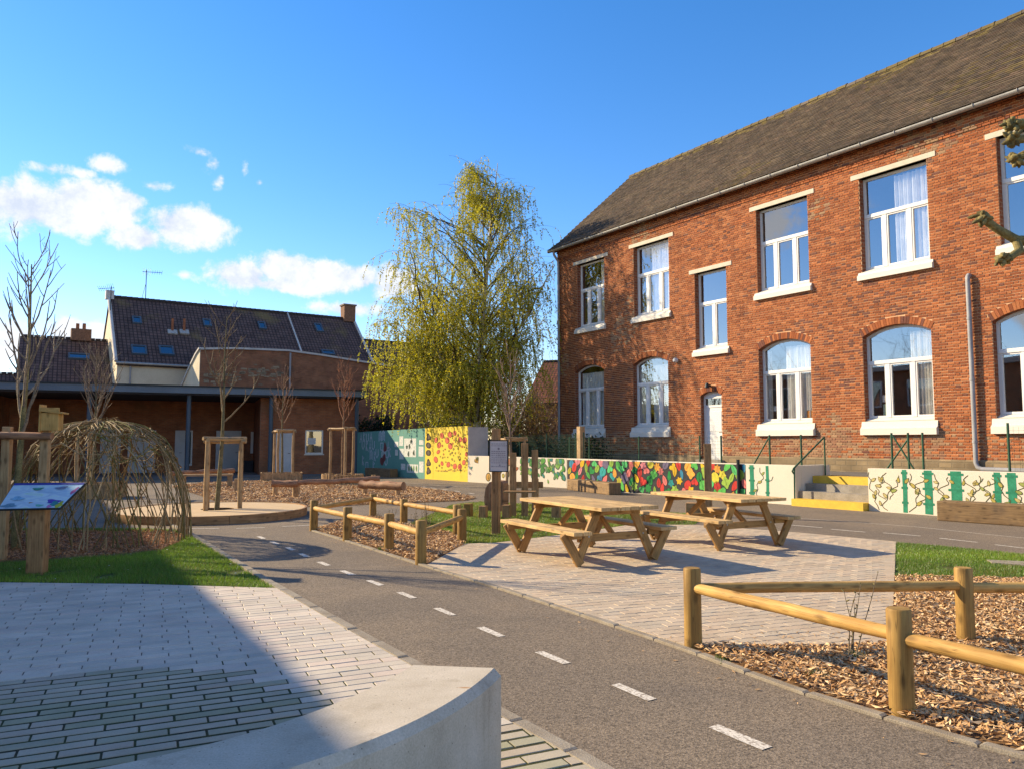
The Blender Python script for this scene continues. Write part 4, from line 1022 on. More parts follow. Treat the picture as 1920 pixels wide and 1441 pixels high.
def paint(b, Pl, cs, cz, P, col, out, lim=None):
    pts = [(cs+x, cz+y) for x, y in P]
    if lim: pts = [(min(max(x, lim[0]), lim[1]), min(max(y, lim[2]), lim[3])) for x, y in pts]
    a = sum(pts[i][0]*pts[(i+1) % len(pts)][1]-pts[(i+1) % len(pts)][0]*pts[i][1] for i in range(len(pts)))
    if a < 0: pts = pts[::-1]
    c = (sum(p[0] for p in pts)/len(pts), sum(p[1] for p in pts)/len(pts))
    for i in range(len(pts)): b.face([Pl.W(*c, out), Pl.W(*pts[i], out), Pl.W(*pts[(i+1) % len(pts)], out)], None, col)
def stroke(b, Pl, pts, w, col, out):
    P = np.array(pts, float); A = offset(P, w/2); B = offset(P, -w/2)
    for i in range(len(P)-1): b.face([Pl.W(*B[i], out), Pl.W(*B[i+1], out), Pl.W(*A[i+1], out), Pl.W(*A[i], out)], None, col)
PAL = [(.55, .04, .03), (.02, .22, .05), (.70, .42, .02), (.03, .30, .28), (.10, .42, .08), (.62, .16, .14), (.16, .13, .20), (.05, .26, .40), (.70, .32, .05), (.28, .42, .06), (.60, .20, .22), (.10, .50, .15), (.55, .48, .05)]
BLK = (.018, .018, .02)
# colourful leaf mural + bamboo end
sM = WP.S(1397)
wm = wall_seg('mural_wall', WP, sE+.004, sL, 1.03, 1.0, WALLW, 'low wall painted with a dense mural of bright leaves, ending in painted bamboo by the steps')
b = MB(); lim = (sE+.03, sM, .02, .985)
paint(b, WP, (sE+.03+sM)/2, .5, [(-(sM-sE-.03)/2, -.485), ((sM-sE-.03)/2, -.485), ((sM-sE-.03)/2, .485), (-(sM-sE-.03)/2, .485)], (.045, .042, .045), .002)
gx = .29; k = 0; x = sE+.16
while x < sM-.08:
    for j in range(4):
        z_ = .12+.25*j+random.uniform(-.03, .03)+(.09 if k % 2 else 0); z_ = min(z_, .92)
        kind = random.choice(['leaf', 'leaf', 'leaf', 'heart', 'blob', 'oval', 'star']); r_ = random.uniform(.13, .165); rot = random.uniform(-.7, .7)+(math.pi if random.random() < .3 else 0); asp = random.uniform(.7, 1.05); cx_ = x+random.uniform(-.05, .05)+(.14 if j % 2 else 0)
        P = shape(kind, r_, asp, rot); col = tuple(np.array(random.choice(PAL))*random.uniform(.8, 1.15))
        paint(b, WP, cx_, z_, [(p*1.13, q*1.13) for p, q in P], BLK, .0030+.0002*(k % 5), lim); paint(b, WP, cx_, z_, P, col, .0045+.0002*(k % 5), lim)
        if random.random() < .7:
            L_ = r_*.7; stroke(b, WP, [(cx_-math.sin(rot)*-L_, z_-math.cos(rot)*L_), (cx_, z_), (cx_-math.sin(rot)*L_, z_+math.cos(rot)*L_)], .012, tuple(np.array(col)*.35), .0062)
    x += gx; k += 1
def vine(b, s0, z0, n, amp, up, col, w=.018, leaves=True, seed=0):
    r = random.Random(seed); pts = []; x = s0
    for i in range(n*5):
        t = i/(n*5-1); pts.append((s0+amp*math.sin(t*n*2.2+seed)+.05*math.sin(t*17+seed), z0+up*t))
    stroke(b, WP, pts, w, col, .004)
    if leaves:
        for i in range(3, len(pts)-1, 4):
            sd = r.choice((-1, 1)); P = shape('leaf', r.uniform(.04, .06), .9, r.uniform(-1.5, 1.5)); paint(b, WP, pts[i][0]+sd*.06, pts[i][1]+.02, [(p*1.3, q*1.3) for p, q in P], col, .0045); paint(b, WP, pts[i][0]+sd*.06, pts[i][1]+.02, P, r.choice([(.42, .33, .08), (.50, .40, .16), (.30, .33, .09)]), .0055)
GRN = (.03, .235, .13); DGR = (.03, .07, .035)
def bamboo(b, s, w, z0, z1):
    stroke(b, WP, [(s, z0), (s+.01, (z0+z1)/2), (s, z1)], w, GRN, .003)
    for zz in np.arange(z0+.22, z1-.05, .33): stroke(b, WP, [(s-w*.72, zz), (s+w*.72, zz)], .05, (.025, .20, .11), .0042)
bamboo(b, WP.S(1408), .13, .02, .98); bamboo(b, WP.S(1437), .09, .05, .97); vine(b, WP.S(1422), .12, 3, .10, .8, DGR, seed=3); stroke(b, WP, [(WP.S(1437), .55), (WP.S(1445), .60), (WP.S(1448), .70)], .018, DGR, .004)
b.build('mural', MURAL, wm)
# cheek wall return at the left of the steps
root = thing('cheek_wall', 'plain white rendered cheek wall along the left side of the steps', 'wall', ww(sL-.12, 0, -.7)); b = MB()
q = [ww(sL-.24, 0, -.251), ww(sL, 0, -.251), ww(sL, 0, -1.5), ww(sL-.24, 0, -1.5)]; b.prism([p[:2] for p in q], 0, .995); b.build('wall_body', WALLW, root, .008)
# right bamboo wall
wr = wall_seg('mural_wall', WP, sR, 12.5, .98, .98, WALLW, 'low white wall right of the steps painted with green bamboo stems and curling vines')
b = MB()
for px, w_ in ((1693, .10), (1737, .17), (1789, .22), (1866, .12), (1893, .16), (1985, .15), (2080, .12)): bamboo(b, WP.S(px), w_, .02, .97)
for i, px in enumerate((1634, 1648, 1660, 1674, 1710, 1722, 1760, 1768, 1815, 1828, 1840, 1852, 1880, 1912, 1950, 2030)):
    vine(b, WP.S(px), .04+.25*(i % 2), 2+i % 3, .09, .55+.3*((i+1) % 2), (.07, .075, .02), .016, True, i+20)
b.build('mural', MURAL, wr)
# left white wall with scattered leaves
d = np.array([P877[0], P877[1]])-np.array(ww(sE, 0)[:2]); WL = Plane(ww(sE, 0)[:2], math.atan2(-d[1], -d[0])); LL = float(np.linalg.norm(d))
wlf = wall_seg('mural_wall', WL, -LL, 0, 1.06, 1.03, WALLW, 'low cream wall painted with loose green and red leaves between the yellow wall and the leaf mural')
b = MB(); r = random.Random(4)
for i in range(170):
    t = r.random()**.6; s = -LL+.1+(LL-.2)*t; z_ = r.uniform(.12, .98)
    if t > .62 and z_ < .3 and r.random() < .8: continue
    if t < .6 and r.random() < .55: continue
    red = t < .55 and r.random() < .6; rr = r.uniform(.05, .11)*(1.35 if red else 1); P = shape(r.choice(['leaf', 'leaf', 'oval', 'heart']), rr, .9, r.uniform(-.7, .7))
    col = r.choice([(.50, .14, .06), (.55, .30, .07), (.45, .36, .08)]) if red else r.choice([(.10, .30, .06), (.06, .20, .05), (.22, .38, .08), (.05, .22, .18), (.13, .22, .10)])
    o_ = .003+.00012*(i % 12); paint(b, WL, s, z_, [(p*1.25, q*1.25) for p, q in P], (.03, .05, .03), o_, (-LL+.01, -.01, .02, 1.02)); paint(b, WL, s, z_, P, col, o_+.0016, (-LL+.01, -.01, .02, 1.02))
b.build('mural', MURAL, wlf)
# tall yellow and green walls
d2 = P675-P877; WG = Plane(P877, math.atan2(-d2[1], -d2[0])); LG = float(np.linalg.norm(d2)); sY = WG.S(797)
wy = wall_seg('mural_wall', WG, sY, 0, 2.22, 2.26, WALLY, 'tall yellow wall painted with red ladybird spots and five brown stepping shapes', .22)
b = MB(); r = random.Random(9)
for k, py in enumerate((819, 834, 848, 867, 882)):
    s, z_ = WG.hit(803.5, py); paint(b, WG, s, z_, shape('blob', .16, 1.15), (.03, .022, .016), .003); paint(b, WG, s, z_, shape('oval', .10, 1.1), (.13, .09, .06), .0045)
stroke(b, WG, [WG.hit(812, 806), WG.hit(812, 850), WG.hit(812, 896)], .02, (.55, .38, .03), .003)
used_ = []
for i in range(260):
    s, z_ = WG.hit(r.uniform(817, 876), r.uniform(811, 876)); big = r.random() < .32; rr = r.uniform(.085, .125) if big else r.uniform(.03, .05)
    if any(math.hypot((s-a_)*1.0, z_-c_) < rr+q_+.05 for a_, c_, q_ in used_) or len(used_) > 62: continue
    used_.append((s, z_, rr))
    P = shape(r.choice(['oval', 'oval', 'oval', 'blob']), rr, 1.3, r.uniform(-.3, .3)); o_ = .003+.00012*(i % 12)
    paint(b, WG, s, z_, [(p*1.14, q*1.14) for p, q in P], (.10, .05, .02), o_, (sY, -.02, .1, 2.2)); paint(b, WG, s, z_, P, (.62, .13, .07) if big else r.choice([(.30, .24, .04), (.42, .14, .04), (.2, .17, .03)]), o_+.0016, (sY, -.02, .1, 2.2))
for i in range(22): s, z_ = WG.hit(817+i*2.7, 881+r.uniform(-2, 2)); paint(b, WG, s, z_, shape('blob', r.uniform(.02, .05), 1.2), (.30, .20, .05), .0035)
b.build('mural', MURAL, wy)
wg = wall_seg('mural_wall', WG, -LG, sY-.004, 2.12, 2.22, WALLG, 'tall green wall covered in white chalk-like drawings and pasted sheets', .22)
b = MB(); r = random.Random(12); WH = (.62, .62, .56)
def rect(b, px0, py0, px1, py1, col, out):
    s0, z1_ = WG.hit(px0, py0); s1, z0_ = WG.hit(px1, py1); paint(b, WG, (s0+s1)/2, (z0_+z1_)/2, [(-(s1-s0)/2, -(z1_-z0_)/2), ((s1-s0)/2, -(z1_-z0_)/2), ((s1-s0)/2, (z1_-z0_)/2), (-(s1-s0)/2, (z1_-z0_)/2)], col, out)
for q in [(740, 827, 747, 837), (749, 817, 756, 835), (749, 840, 757, 860), (758, 821, 780, 856), (786, 824, 794, 833), (785, 836, 794, 855), (763, 869, 784, 886), (786, 864, 794, 885), (752, 868, 760, 880), (741, 842, 746, 853)]: rect(b, *q, WH, .003)
for q in [(763, 837), (771, 827), (766, 850), (776, 848), (768, 836)]: s, z_ = WG.hit(*q); paint(b, WG, s, z_, shape(r.choice(['leaf', 'star', 'blob']), .12, .7), (.05, .07, .05), .0045)
for px in (767, 772, 776, 781): s, z_ = WG.hit(px, 877); paint(b, WG, s, z_, shape('leaf', .13, .8), (.10, .22, .07), .0045)
for (px, py, kind) in [(677, 820, 0), (683, 818, 1), (689, 819, 2), (696, 818, 0), (681, 832, 2), (688, 835, 1), (694, 837, 0), (700, 833, 2), (713, 817, 3), (719, 816, 3), (696, 852, 3), (703, 854, 1), (707, 848, 2), (681, 862, 1), (688, 872, 4), (716, 836, 4), (722, 842, 1), (718, 853, 3), (726, 850, 4), (728, 836, 0), (731, 846, 1), (724, 862, 2), (701, 873, 1)]:
    s, z_ = WG.hit(px, py); w_ = .24
    L_ = {0: [[(-w_/2, -w_), (0, w_), (w_/2, -w_)], [(-.08, -.05), (.08, -.05)]], 1: [[(-w_/3, -w_), (-w_/3, w_), (w_/3, w_*.6), (-w_/3, .02), (w_/3, -w_)]], 2: [[(-w_/2, w_*.8), (-w_/2, -w_*.5), (0, -w_), (w_/2, -w_*.5), (w_/2, w_*.8)]], 3: [[(-w_/2, -w_), (-w_/2, w_*.6), (0, w_), (w_/2, w_*.6), (w_/2, -w_)], [(0, w_*.7), (0, -w_*.8)]], 4: [[(-w_/2, -w_*.7), (w_/2, -w_*.7), (w_/2, w_*.7), (-w_/2, w_*.7), (-w_/2, -w_*.7)]]}[kind]
    for pl in L_: stroke(b, WG, [(s+p, z_+q) for p, q in pl], .075, (.45, .50, .52), .0035)
for q in [(708, 862, 721, 838), ]: pass
for (px, py) in ((722, 838), (720, 858), (716, 864)): s, z_ = WG.hit(px, py); paint(b, WG, s, z_, shape('blob', .22, .7), (.20, .06, .05), .0048)
b.build('drawings', MURAL, wg)
# grey end pier of the tall wall
e0 = WG.W(.0, 0, 0); b = MB(); pu2 = np.array([.83, .558]); p0 = P877+np.array([.012, -.008]); pier = [p0, p0+pu2*.95, p0+pu2*.95+np.array([-.558, .83])*.25, p0+np.array([-.558, .83])*.25]
b.prism([tuple(p) for p in pier], 0, 2.22); tag(b.build('wall_pier', GREYW, None, .01), 'plain grey end pier of the tall yellow wall', 'pier')
# steps
st = thing('steps', 'four concrete steps up to the terrace with yellow painted bottom and top edges', 'steps', ww((sL+sR)/2, 0, -.6))
for i in range(4):
    b = MB(); z0_, z1_ = i*TZ/4, (i+1)*TZ/4+(.0 if i < 3 else .006); f0 = .22-i*.31; back = -1.26
    q = [ww(sL+.012, 0, f0), ww(sR-.012, 0, f0), ww(sR-.012, 0, back if i == 3 else f0-.33), ww(sL+.012, 0, back if i == 3 else f0-.33)]
    b.prism([p[:2] for p in q], 0 if i == 0 else z0_-.03, z1_, bottom=True); b.build('step', YELL if i in (0, 3) else STEPC, st, .012)
# handrails and green fence posts on the terrace
def post_tube(name, pts, r_, mat, label, cat, group=None): b = MB(); b.tube(pts, r_, 8); return tag(b.build(name, mat), label, cat, group)
hr = thing('handrail', 'dark green handrail sloping down beside the white cheek wall of the steps', 'handrail', ww(sL+.05, 0, .12))
TP = ww(sL+.06, 1.72, -1.2); BT = ww(sL+.06, .93, .16)
for n_, pts in (('rail', [TP, BT, ww(sL+.06, .86, .22), ww(sL+.06, .80, .16)]), ('post', [ww(sL+.06, TZ, -1.2), TP]), ('post', [ww(sL+.06, .0, .12+.03), ww(sL+.06, .96, .13)])):
    b = MB(); b.tube(pts, .022, 8); b.build(n_, GREENP, hr)
def tpost(px, ztop, back): s = WP.S(px, back); return s
def green_fence(pxs, back, label, ztop=1.80, braces=(), wires=True, sx=None):
    ss = [WP.S(px, back) for px in pxs]; root = thing('post_fence', label, 'fence', ww(ss[0], TZ, -back))
    for s in ss: b = MB(); b.tube([ww(s, TZ, -back), ww(s, ztop, -back)], .026, 8); b.build('post', GREENP, root)
    for (p0, z0_, p1, z1_) in braces: b = MB(); b.tube([ww(WP.S(p0, back), z0_, -back), ww(WP.S(p1, back), z1_, -back)], .020, 6); b.build('brace', GREENP, root)
    if wires:
        b = MB()
        for zz in np.arange(TZ+.1, ztop-.02, .1): b.tube([ww(ss[0], zz, -back), ww(ss[-1], zz, -back)], .0025, 3, False)
        for x in np.arange(min(ss), max(ss), .1): b.tube([ww(x, TZ+.1, -back), ww(x, ztop-.08, -back)], .002, 3, False)
        b.build('wire_mesh', GREENP, root)
    return root
green_fence([1068, 1105, 1198, 1312, 1352], .5, 'thin dark green mesh fence along the terrace behind the leaf mural', 1.78)
green_fence([1443, 1502], .5, 'two green fence posts with a brace on the terrace left of the steps', 1.78, [(1404, TZ+.05, 1443, 1.74)], False)
green_fence([1672, 1703, 1730], .5, 'green fence posts with crossed braces on the terrace right of the steps', 1.80, [(1650, TZ+.05, 1703, 1.66), (1674, 1.74, 1722, TZ+.05)], False)
green_fence([1891, 1990], .5, 'lone green fence post in front of the downpipe elbow', 1.98, [], True)
b = MB(); s, _ = WP.hit(1386, 860); b.tube([ww(s, 0, .05), ww(s, 1.12, .05)], .045, 8); tag(b.build('bollard', DARKP), 'dark speckled post standing against the leaf mural next to the bamboo', 'post')

# ================================================================== CONCRETE BENCH (foreground)
BH = .50
fr_px = [(937, 1252), (905, 1285), (849, 1321), (773, 1361), (669, 1400), (565, 1439)]
bk_px = [(771, 1242.5), (697, 1287), (593, 1324), (500, 1358), (394, 1390), (183, 1439)]
def circ(P):
    P = np.array(P); A = np.c_[2*P, np.ones(len(P))]; s = np.linalg.lstsq(A, (P**2).sum(1), rcond=None)[0]; c = s[:2]; return c, math.sqrt(s[2]+c@c)
FRT = np.array([G(*p, BH) for p in fr_px]); BKP = np.array([G(*p, BH) for p in bk_px])
def extend(P, n, k=.22):
    c = np.polyfit(np.arange(len(P)), P[:, 0], 2), np.polyfit(np.arange(len(P)), P[:, 1], 2); t = np.arange(0, len(P)+n, k)
    return np.stack([np.polyval(c[0], t), np.polyval(c[1], t)], 1)
Fp = extend(FRT, 3.0); Bp = extend(BKP, 1.6); m = min(len(Fp), len(Bp)); Fp = Fp[:m]
Bp = np.stack([np.interp(np.linspace(0, 1, m), np.linspace(0, 1, len(Bp)), Bp[:, i]) for i in (0, 1)], 1)
bench = thing('concrete_bench', 'curved pale cast concrete bench standing on the paving by the path', 'bench', (Fp[0][0], Fp[0][1], 0))
b = MB(); CH = .035
def sect(f, k):
    d = k-f; L_ = np.linalg.norm(d); d = d/L_
    return [(*f, 0), (*(f+d*.0), BH-CH), (*(f+d*CH), BH), (*(k-d*CH*.6), BH), (*k, BH-CH*.6), (*k, 0)]
SE = [sect(Fp[i], Bp[i]) for i in range(m)]
for i in range(m-1):
    for j in range(5): b.face([SE[i][j+1], SE[i][j], SE[i+1][j], SE[i+1][j+1]], sm=(j in (0, 4, 2)))
b.face(SE[0]); b.face(SE[-1][::-1]); bo = b.build('seat_block', BENCHC, bench, .006)
b = MB(); q = G(872, 1430, .12); b.tube([(Fp[5][0]+.004, Fp[5][1]-.02, .14), (Fp[5][0]+.012, Fp[5][1]-.03, .10)], [.008, .012], 6); b.build('stain', DARKP, bench)

# ================================================================== ROUND-POST FENCES
def round_post(root, p, h, r_, lean=(0, 0)):
    b = MB(); b.tube([(p[0], p[1], 0), (p[0]+lean[0]*.5, p[1]+lean[1]*.5, h*.5), (p[0]+lean[0], p[1]+lean[1], h-.012), (p[0]+lean[0], p[1]+lean[1], h)], [r_*1.02, r_, r_, r_*.88], 20); return b.build('post', POSTW, root)
def rail(root, p, q, z0_, z1_, r_, cut=.0):
    p = np.array(p); q = np.array(q); d = (q-p)/np.linalg.norm(q-p); A = p+d*cut; B = q-d*cut; n = 7; pts = []; rad = []
    for i in range(n):
        t = i/(n-1); pts.append((*(A+(B-A)*t), z0_+(z1_-z0_)*t+random.uniform(-.003, .003))); rad.append(r_*random.uniform(.97, 1.03)*(1 if 0 < i < n-1 else .93))
    b = MB(); b.tube(pts, rad, 16); return b.build('rail', PINE, root)
f2 = thing('post_and_rail_fence', 'near low round-pole fence on wood chips beside the path and the paved picnic area', 'fence', (*G(1300, 1214), 0))
p1, p2, p3 = G(1300, 1214), G(1692, 1340), G(1812, 1205)
for p, h, r_ in ((p1, .605, .066), (p2, .605, .069), (p3, .585, .066)): round_post(f2, p, h, r_)
p4 = p2+(p2-p1)*1.25; p5 = p3+np.array([1.9, -.05]); round_post(f2, p4, .6, .068); round_post(f2, p5, .6, .066)
rail(f2, p1, p2, .455, .455, .042, .05); rail(f2, p2, p4, .435, .45, .043, .055); rail(f2, p1, p3, .45, .445, .042, .05); rail(f2, p3, p5, .43, .44, .042, .05)
f1 = thing('post_and_rail_fence', 'small square enclosure of round poles around a chip bed in the middle of the yard', 'fence', (*G(729, 1033), 0))
FA = {k: G(*p) for k, p in dict(A=(588, 994), B=(651, 1013), C=(729, 1033), D=(789, 1057), E=(699, 970), F=(757, 984), H=(857, 1005), I=(866, 1017)).items()}
for k, h in dict(A=.545, B=.54, C=.545, D=.565, E=.50, F=.50, H=.53, I=.53).items(): round_post(f1, FA[k], h, .072)
for a, c in ('AB', 'BC', 'CD', 'AE', 'EF', 'FH', 'DI'): rail(f1, FA[a], FA[c], .40, .40, .045, .055)

# ================================================================== PICNIC TABLES
def picnic(loc, ang, label):
    t = thing('picnic_table', label, 'picnic table', (*loc, 0.024), ang, 'picnic tables on the paved area'); L, W, th = 2.06, .90, .045
    n = 6; pw = W/n
    for i in range(n): b = MB(); b.box((random.uniform(-.004, .004), -W/2+pw*(i+.5), .74-th/2), (L, pw-.008, th)); b.build('table_plank', TABLEW, t, .004, world=False)
    for sd in (-1, 1):
        for i in range(2): b = MB(); b.box((0, sd*(.605+.137*i), .45-th/2), (L-.14, .129, th)); b.build('seat_plank', TABLEW, t, .004, world=False)
    for ex in (-1, 1):
        x = ex*.70
        for sd in (-1, 1):
            b = MB(); b.beam((x, sd*.605, .02), (x, sd*.27, .70), .045, .115, (0, sd, .5)); b.build('leg', LEGW, t, .004, world=False)
            b = MB(); b.beam((x+ex*.047, sd*.575, .02), (x+ex*.047, sd*.82, .41), .045, .115, (0, -sd, .6)); b.build('leg', LEGW, t, .004, world=False)
            b = MB(); b.box((x, sd*.68, .45-th-.035), (.045, .30, .07)); b.build('seat_bearer', LEGW, t, .004, world=False)
        b = MB(); b.box((x-ex*.048, 0, .335), (.045, 1.10, .095)); b.build('crossbar', LEGW, t, .004, world=False)
        b = MB(); b.box((x, 0, .74-th-.04), (.045, .78, .08)); b.build('top_bearer', LEGW, t, .004, world=False)
        b = MB(); b.beam((x-ex*.06, 0, .36), (x-ex*.50, 0, .69), .045, .07, (0, 0, 1)); b.build('brace', LEGW, t, .004, world=False)
        b = MB()
        for sd in (-1, 1):
            for (yy, zz) in ((.43, .36), (.60, .08)): b.tube([(x+ex*.022, sd*yy, zz), (x+ex*.030, sd*yy, zz)], .012, 8)
        b.build('bolts', ZINC, t, world=False)
    return t
picnic((1.0, 10.66), math.atan2(-.877, .48), 'pale timber picnic table with V-shaped legs beside the post with a grey notice')
picnic((3.16, 12.08), math.atan2(-.886, .463), 'pale timber picnic table in front of the leaf mural and the square timber post')

# ================================================================== SIGNS AND TIMBER PLAY PIECES
def beam_thing(name, p, w, d, h, mat, label, cat, rz=.0, group=None, z0_=0.0):
    b = MB(); b.box((p[0], p[1], z0_+h/2), (w, d, h), rotz(rz)); return tag(b.build(name, mat, None, .008), label, cat, group)
sp = G(930, 1003); sg = thing('notice_post', 'square timber post carrying a framed grey notice on the lawn', 'sign', (*sp, 0))
b = MB(); b.box((sp[0], sp[1]+.06, .905), (.125, .11, 1.81), rotz(-.35)); b.build('post', SAWN, sg, .006)
A = rotz(-.12); pc = np.array([sp[0]+.045, sp[1]-.045, 1.345])
b = MB(); b.box(pc, (.305, .018, .52), A); pn = b.build('panel', PANELM, sg, .003)
b = MB(); 
for dx, dz, w_, h_ in ((0, .262, .325, .016), (0, -.262, .325, .016), (-.155, 0, .016, .54), (.155, 0, .016, .54)): b.box(pc+A@np.array([dx, -.004, dz]), (w_, .024, h_), A)
b.build('frame', DARKP, pn)
b = MB()
for i in range(13):
    z_ = .205-.032*i
    if i in (2, 3): continue
    if i == 11: continue
    x = -.125
    while x < .12:
        w_ = random.uniform(.012, .04); b.box(pc+A@np.array([x+w_/2, -.0100, z_]), (w_, .0015, .011), A); x += w_+.009
for (x, z_, r_) in ((0, .122, .02), (.02, -.155, .013)): b.face([pc+A@np.array([x+r_*math.cos(t), -.0105, z_+r_*math.sin(t)]) for t in np.linspace(0, 5.6, 9)])
stuff(b.build('print', INK, pn))
# lectern at left
lp = G(61, 1078); lc = thing('information_lectern', 'slanted blue information panel on a thick timber post on the shaded lawn', 'sign', (*lp, 0))
b = MB(); b.box((lp[0], lp[1]+.08, .43), (.19, .15, .86), rotz(.1)); b.build('post', SAWN, lc, .008)
top0, top1 = np.array((lp[0]-.44, lp[1]+.27, 1.075)), np.array((lp[0]+.46, lp[1]+.25, 1.085)); bt0, bt1 = np.array((lp[0]-.42, lp[1]-.06, .775)), np.array((lp[0]+.35, lp[1]-.10, .795))
nn = np.cross(top1-top0, bt0-top0); nn /= np.linalg.norm(nn); nn = nn if nn[2] > 0 else -nn
b = MB(); b.slab([bt0, bt1, top1, top0], -nn*.018); pl = b.build('panel', DARKP, lc, .003)
def lerp4(u, v): return (bt0*(1-u)+bt1*u)*(1-v)+(top0*(1-u)+top1*u)*v
b = MB(); b.face([lerp4(u, v)+nn*.003 for u, v in ((.01, .03), (.985, .03), (.985, .97), (.01, .97))], [(0, 0), (1, 0), (1, .4), (0, .4)]); b.build('print', LECT, pl)
b = MB(); b.face([lerp4(u, v)+nn*.0045 for u, v in ((.01, .90), (.985, .90), (.985, .97), (.01, .97))], None, (.05, .06, .34))
def blobp(u0, v0, ru, rv, col, ph): b.face([lerp4(u0+ru*math.cos(t)*(1+.35*math.sin(3*t+ph)), v0+rv*math.sin(t)*(1+.35*math.cos(2*t+ph)))+nn*(.0045+ph*.0002) for t in np.linspace(0, 5.98, 16)], None, col)
for q in ((.78, .26, .10, .09, (.10, .07, .42), 1), (.84, .18, .07, .08, (.05, .24, .28), 2), (.93, .14, .05, .10, (.42, .45, .06), 3), (.95, .66, .03, .12, (.45, .12, .30), 4), (.73, .78, .08, .06, (.20, .26, .42), 5), (.40, .75, .07, .06, (.08, .32, .26), 6), (.62, .12, .06, .05, (.15, .45, .40), 7), (.79, .08, .04, .05, (.45, .18, .45), 8), (.2, .4, .10, .06, (.2, .42, .62), 9), (.15, .14, .12, .06, (.14, .28, .40), 10)): blobp(*q)
stroke_c = (.02, .16, .12)
b.face([lerp4(.40+.06*math.cos(t), .74+.05*math.sin(t))+nn*.007 for t in np.linspace(3.3, 6.2, 8)]+[lerp4(.40+.05*math.cos(t), .75+.038*math.sin(t))+nn*.007 for t in np.linspace(6.2, 3.3, 8)], None, stroke_c)
b.build('artwork', MURAL, pl)
# nest-box frame around the left tree
bp = G(75, 1051); bp2 = np.array([bp[0]-.50, bp[1]-.02])
fb = thing('tree_stake_frame', 'two square timber posts joined by a round crossbar around the left sapling', 'tree guard', (*bp, 0))
for p, h in ((bp, 2.02), (bp2, 1.78)): b = MB(); b.box((p[0], p[1], h/2), (.105, .10, h), rotz(.15)); b.build('post', STAKE, fb, .006)
b = MB(); b.tube([(bp2[0]-.18, bp2[1]-.085, 1.665), (bp[0]-.3, bp[1]-.095, 1.66), (bp[0]+.14, bp[1]-.09, 1.65)], [.05, .055, .05], 10); b.build('crossbar', LOGW, fb)
nb = thing('nest_box', 'new wooden nest box with an overhanging lid at the top of the timber post', 'nest box', (bp[0]+.12, bp[1]-.06, 1.76))
A = rotz(.18); c0 = np.array((bp[0]+.09, bp[1]-.03, 1.74))
b = MB(); b.box(c0+A@np.array((-.115, .0, .15)), (.022, .19, .36), A); b.build('back_board', BIRDW, nb, .003)
b = MB(); b.box(c0+A@np.array((.005, 0, .105)), (.215, .17, .235), A); b.build('box', BIRDW, nb, .003)
b = MB(); b.box(c0+A@np.array((.03, -.01, .235)), (.29, .215, .022), A@np.array([[math.cos(.12), 0, math.sin(.12)], [0, 1, 0], [-math.sin(.12), 0, math.cos(.12)]])); b.box(c0+A@np.array((.0, -.098, .262)), (.25, .02, .055), A); b.build('lid', BIRDW, nb, .003)
# central timber play pieces on the lawn
q0 = G(972, 972)
ps_ = thing('play_stand', 'three upright timber boards with a cross shelf standing on the lawn behind the sign post', 'play stand', (*q0, 0))
for px, top, w_ in ((962, 1.36, .135), (984, 1.56, .14), (1003, 1.42, .13)): p = G(px, 970); b = MB(); b.box((p[0], p[1], top/2), (w_, .07, top), rotz(-.12)); b.build('board', SAWN, ps_, .006)
p = G(975, 972); b = MB(); b.box((p[0], p[1]-.12, .565), (.66, .24, .035), rotz(-.12)); b.build('shelf', SAWN, ps_, .004)
p = G(985, 962); b = MB(); b.box((p[0]+.05, p[1]+.32, .62), (.72, .05, .14), rotz(-.12)); b.build('rear_rail', SAWN, ps_, .004)
p = G(1001, 962); b = MB(); b.box((p[0]+.08, p[1]+.22, .38), (.06, .14, .76), rotz(-.12)); b.build('rear_post', SAWN, ps_, .004)
pp = G(918, 962); b = MB(); prof = [(-.12, .05), (-.13, .35), (-.10, .55), (-.02, .68), (.10, .72), (.26, .71), (.30, .66), (.30, .05)]
b.slab([(pp[0]+x, pp[1]+.25-x*.25, z_) for x, z_ in prof], (.12, .30, 0), uv=[(x, z_) for x, z_ in prof]); tag(b.build('play_house_front', LOGW, None, .01), 'rounded orange timber play panel behind the notice post', 'play panel')
for (px, py, h, w_, lb) in ((878, 969, .29, .16, 'square timber stump on the lawn next to the corner of the small fence'), (906, 972, .27, .15, 'dark end-grain timber stump left of the rounded play panel'), (950, 973, .30, .16, 'timber stump under the shelf of the three uprights'), (1043, 972, .33, .17, 'tall timber stump seen under the picnic tabletop')):
    p = G(px, py); beam_thing('timber_stump', p, w_, .16, h, POSTW if px == 878 else SAWN, lb, 'stump', -.3, 'timber stumps on the lawn')
p = G(1329, 968); beam_thing('timber_post', p, .145, .13, 1.55, SAWN, 'square timber post standing before the leaf mural behind the far picnic table', 'post', -.35)
p = G(1325, 969); beam_thing('timber_stump', (p[0]-.25, p[1]+.1), .30, .2, .30, SAWN, 'low timber block beside the foot of the square post', 'stump', -.35)
# oak block seats
def block(pa, pb, depth, h, label, nrm):
    a = np.array(pa); c = np.array(pb); d = c-a; L_ = np.linalg.norm(d); ang = math.atan2(d[1], d[0]); m_ = (a+c)/2+np.array([-math.sin(ang), math.cos(ang)])*depth/2
    b = MB(); b.box((*m_, h/2), (L_, depth, h), rotz(ang)); return tag(b.build('timber_block', OAK, None, .02), label, 'block seat', 'squared oak blocks used as seats')
block(G(1063, 917), G(1142, 927), .42, .36, 'squared oak beam lying at the foot of the leaf mural', 1)
block(G(1757, 975), ww(5.6, 0, .50)[:2], .42, .40, 'long squared oak beam in front of the bamboo painted wall', 1)
block(WG.W(WG.S(704), 0, .55)[:2], WG.W(WG.S(752), 0, .55)[:2], .40, .38, 'squared oak beam in the shade below the green wall', 1)
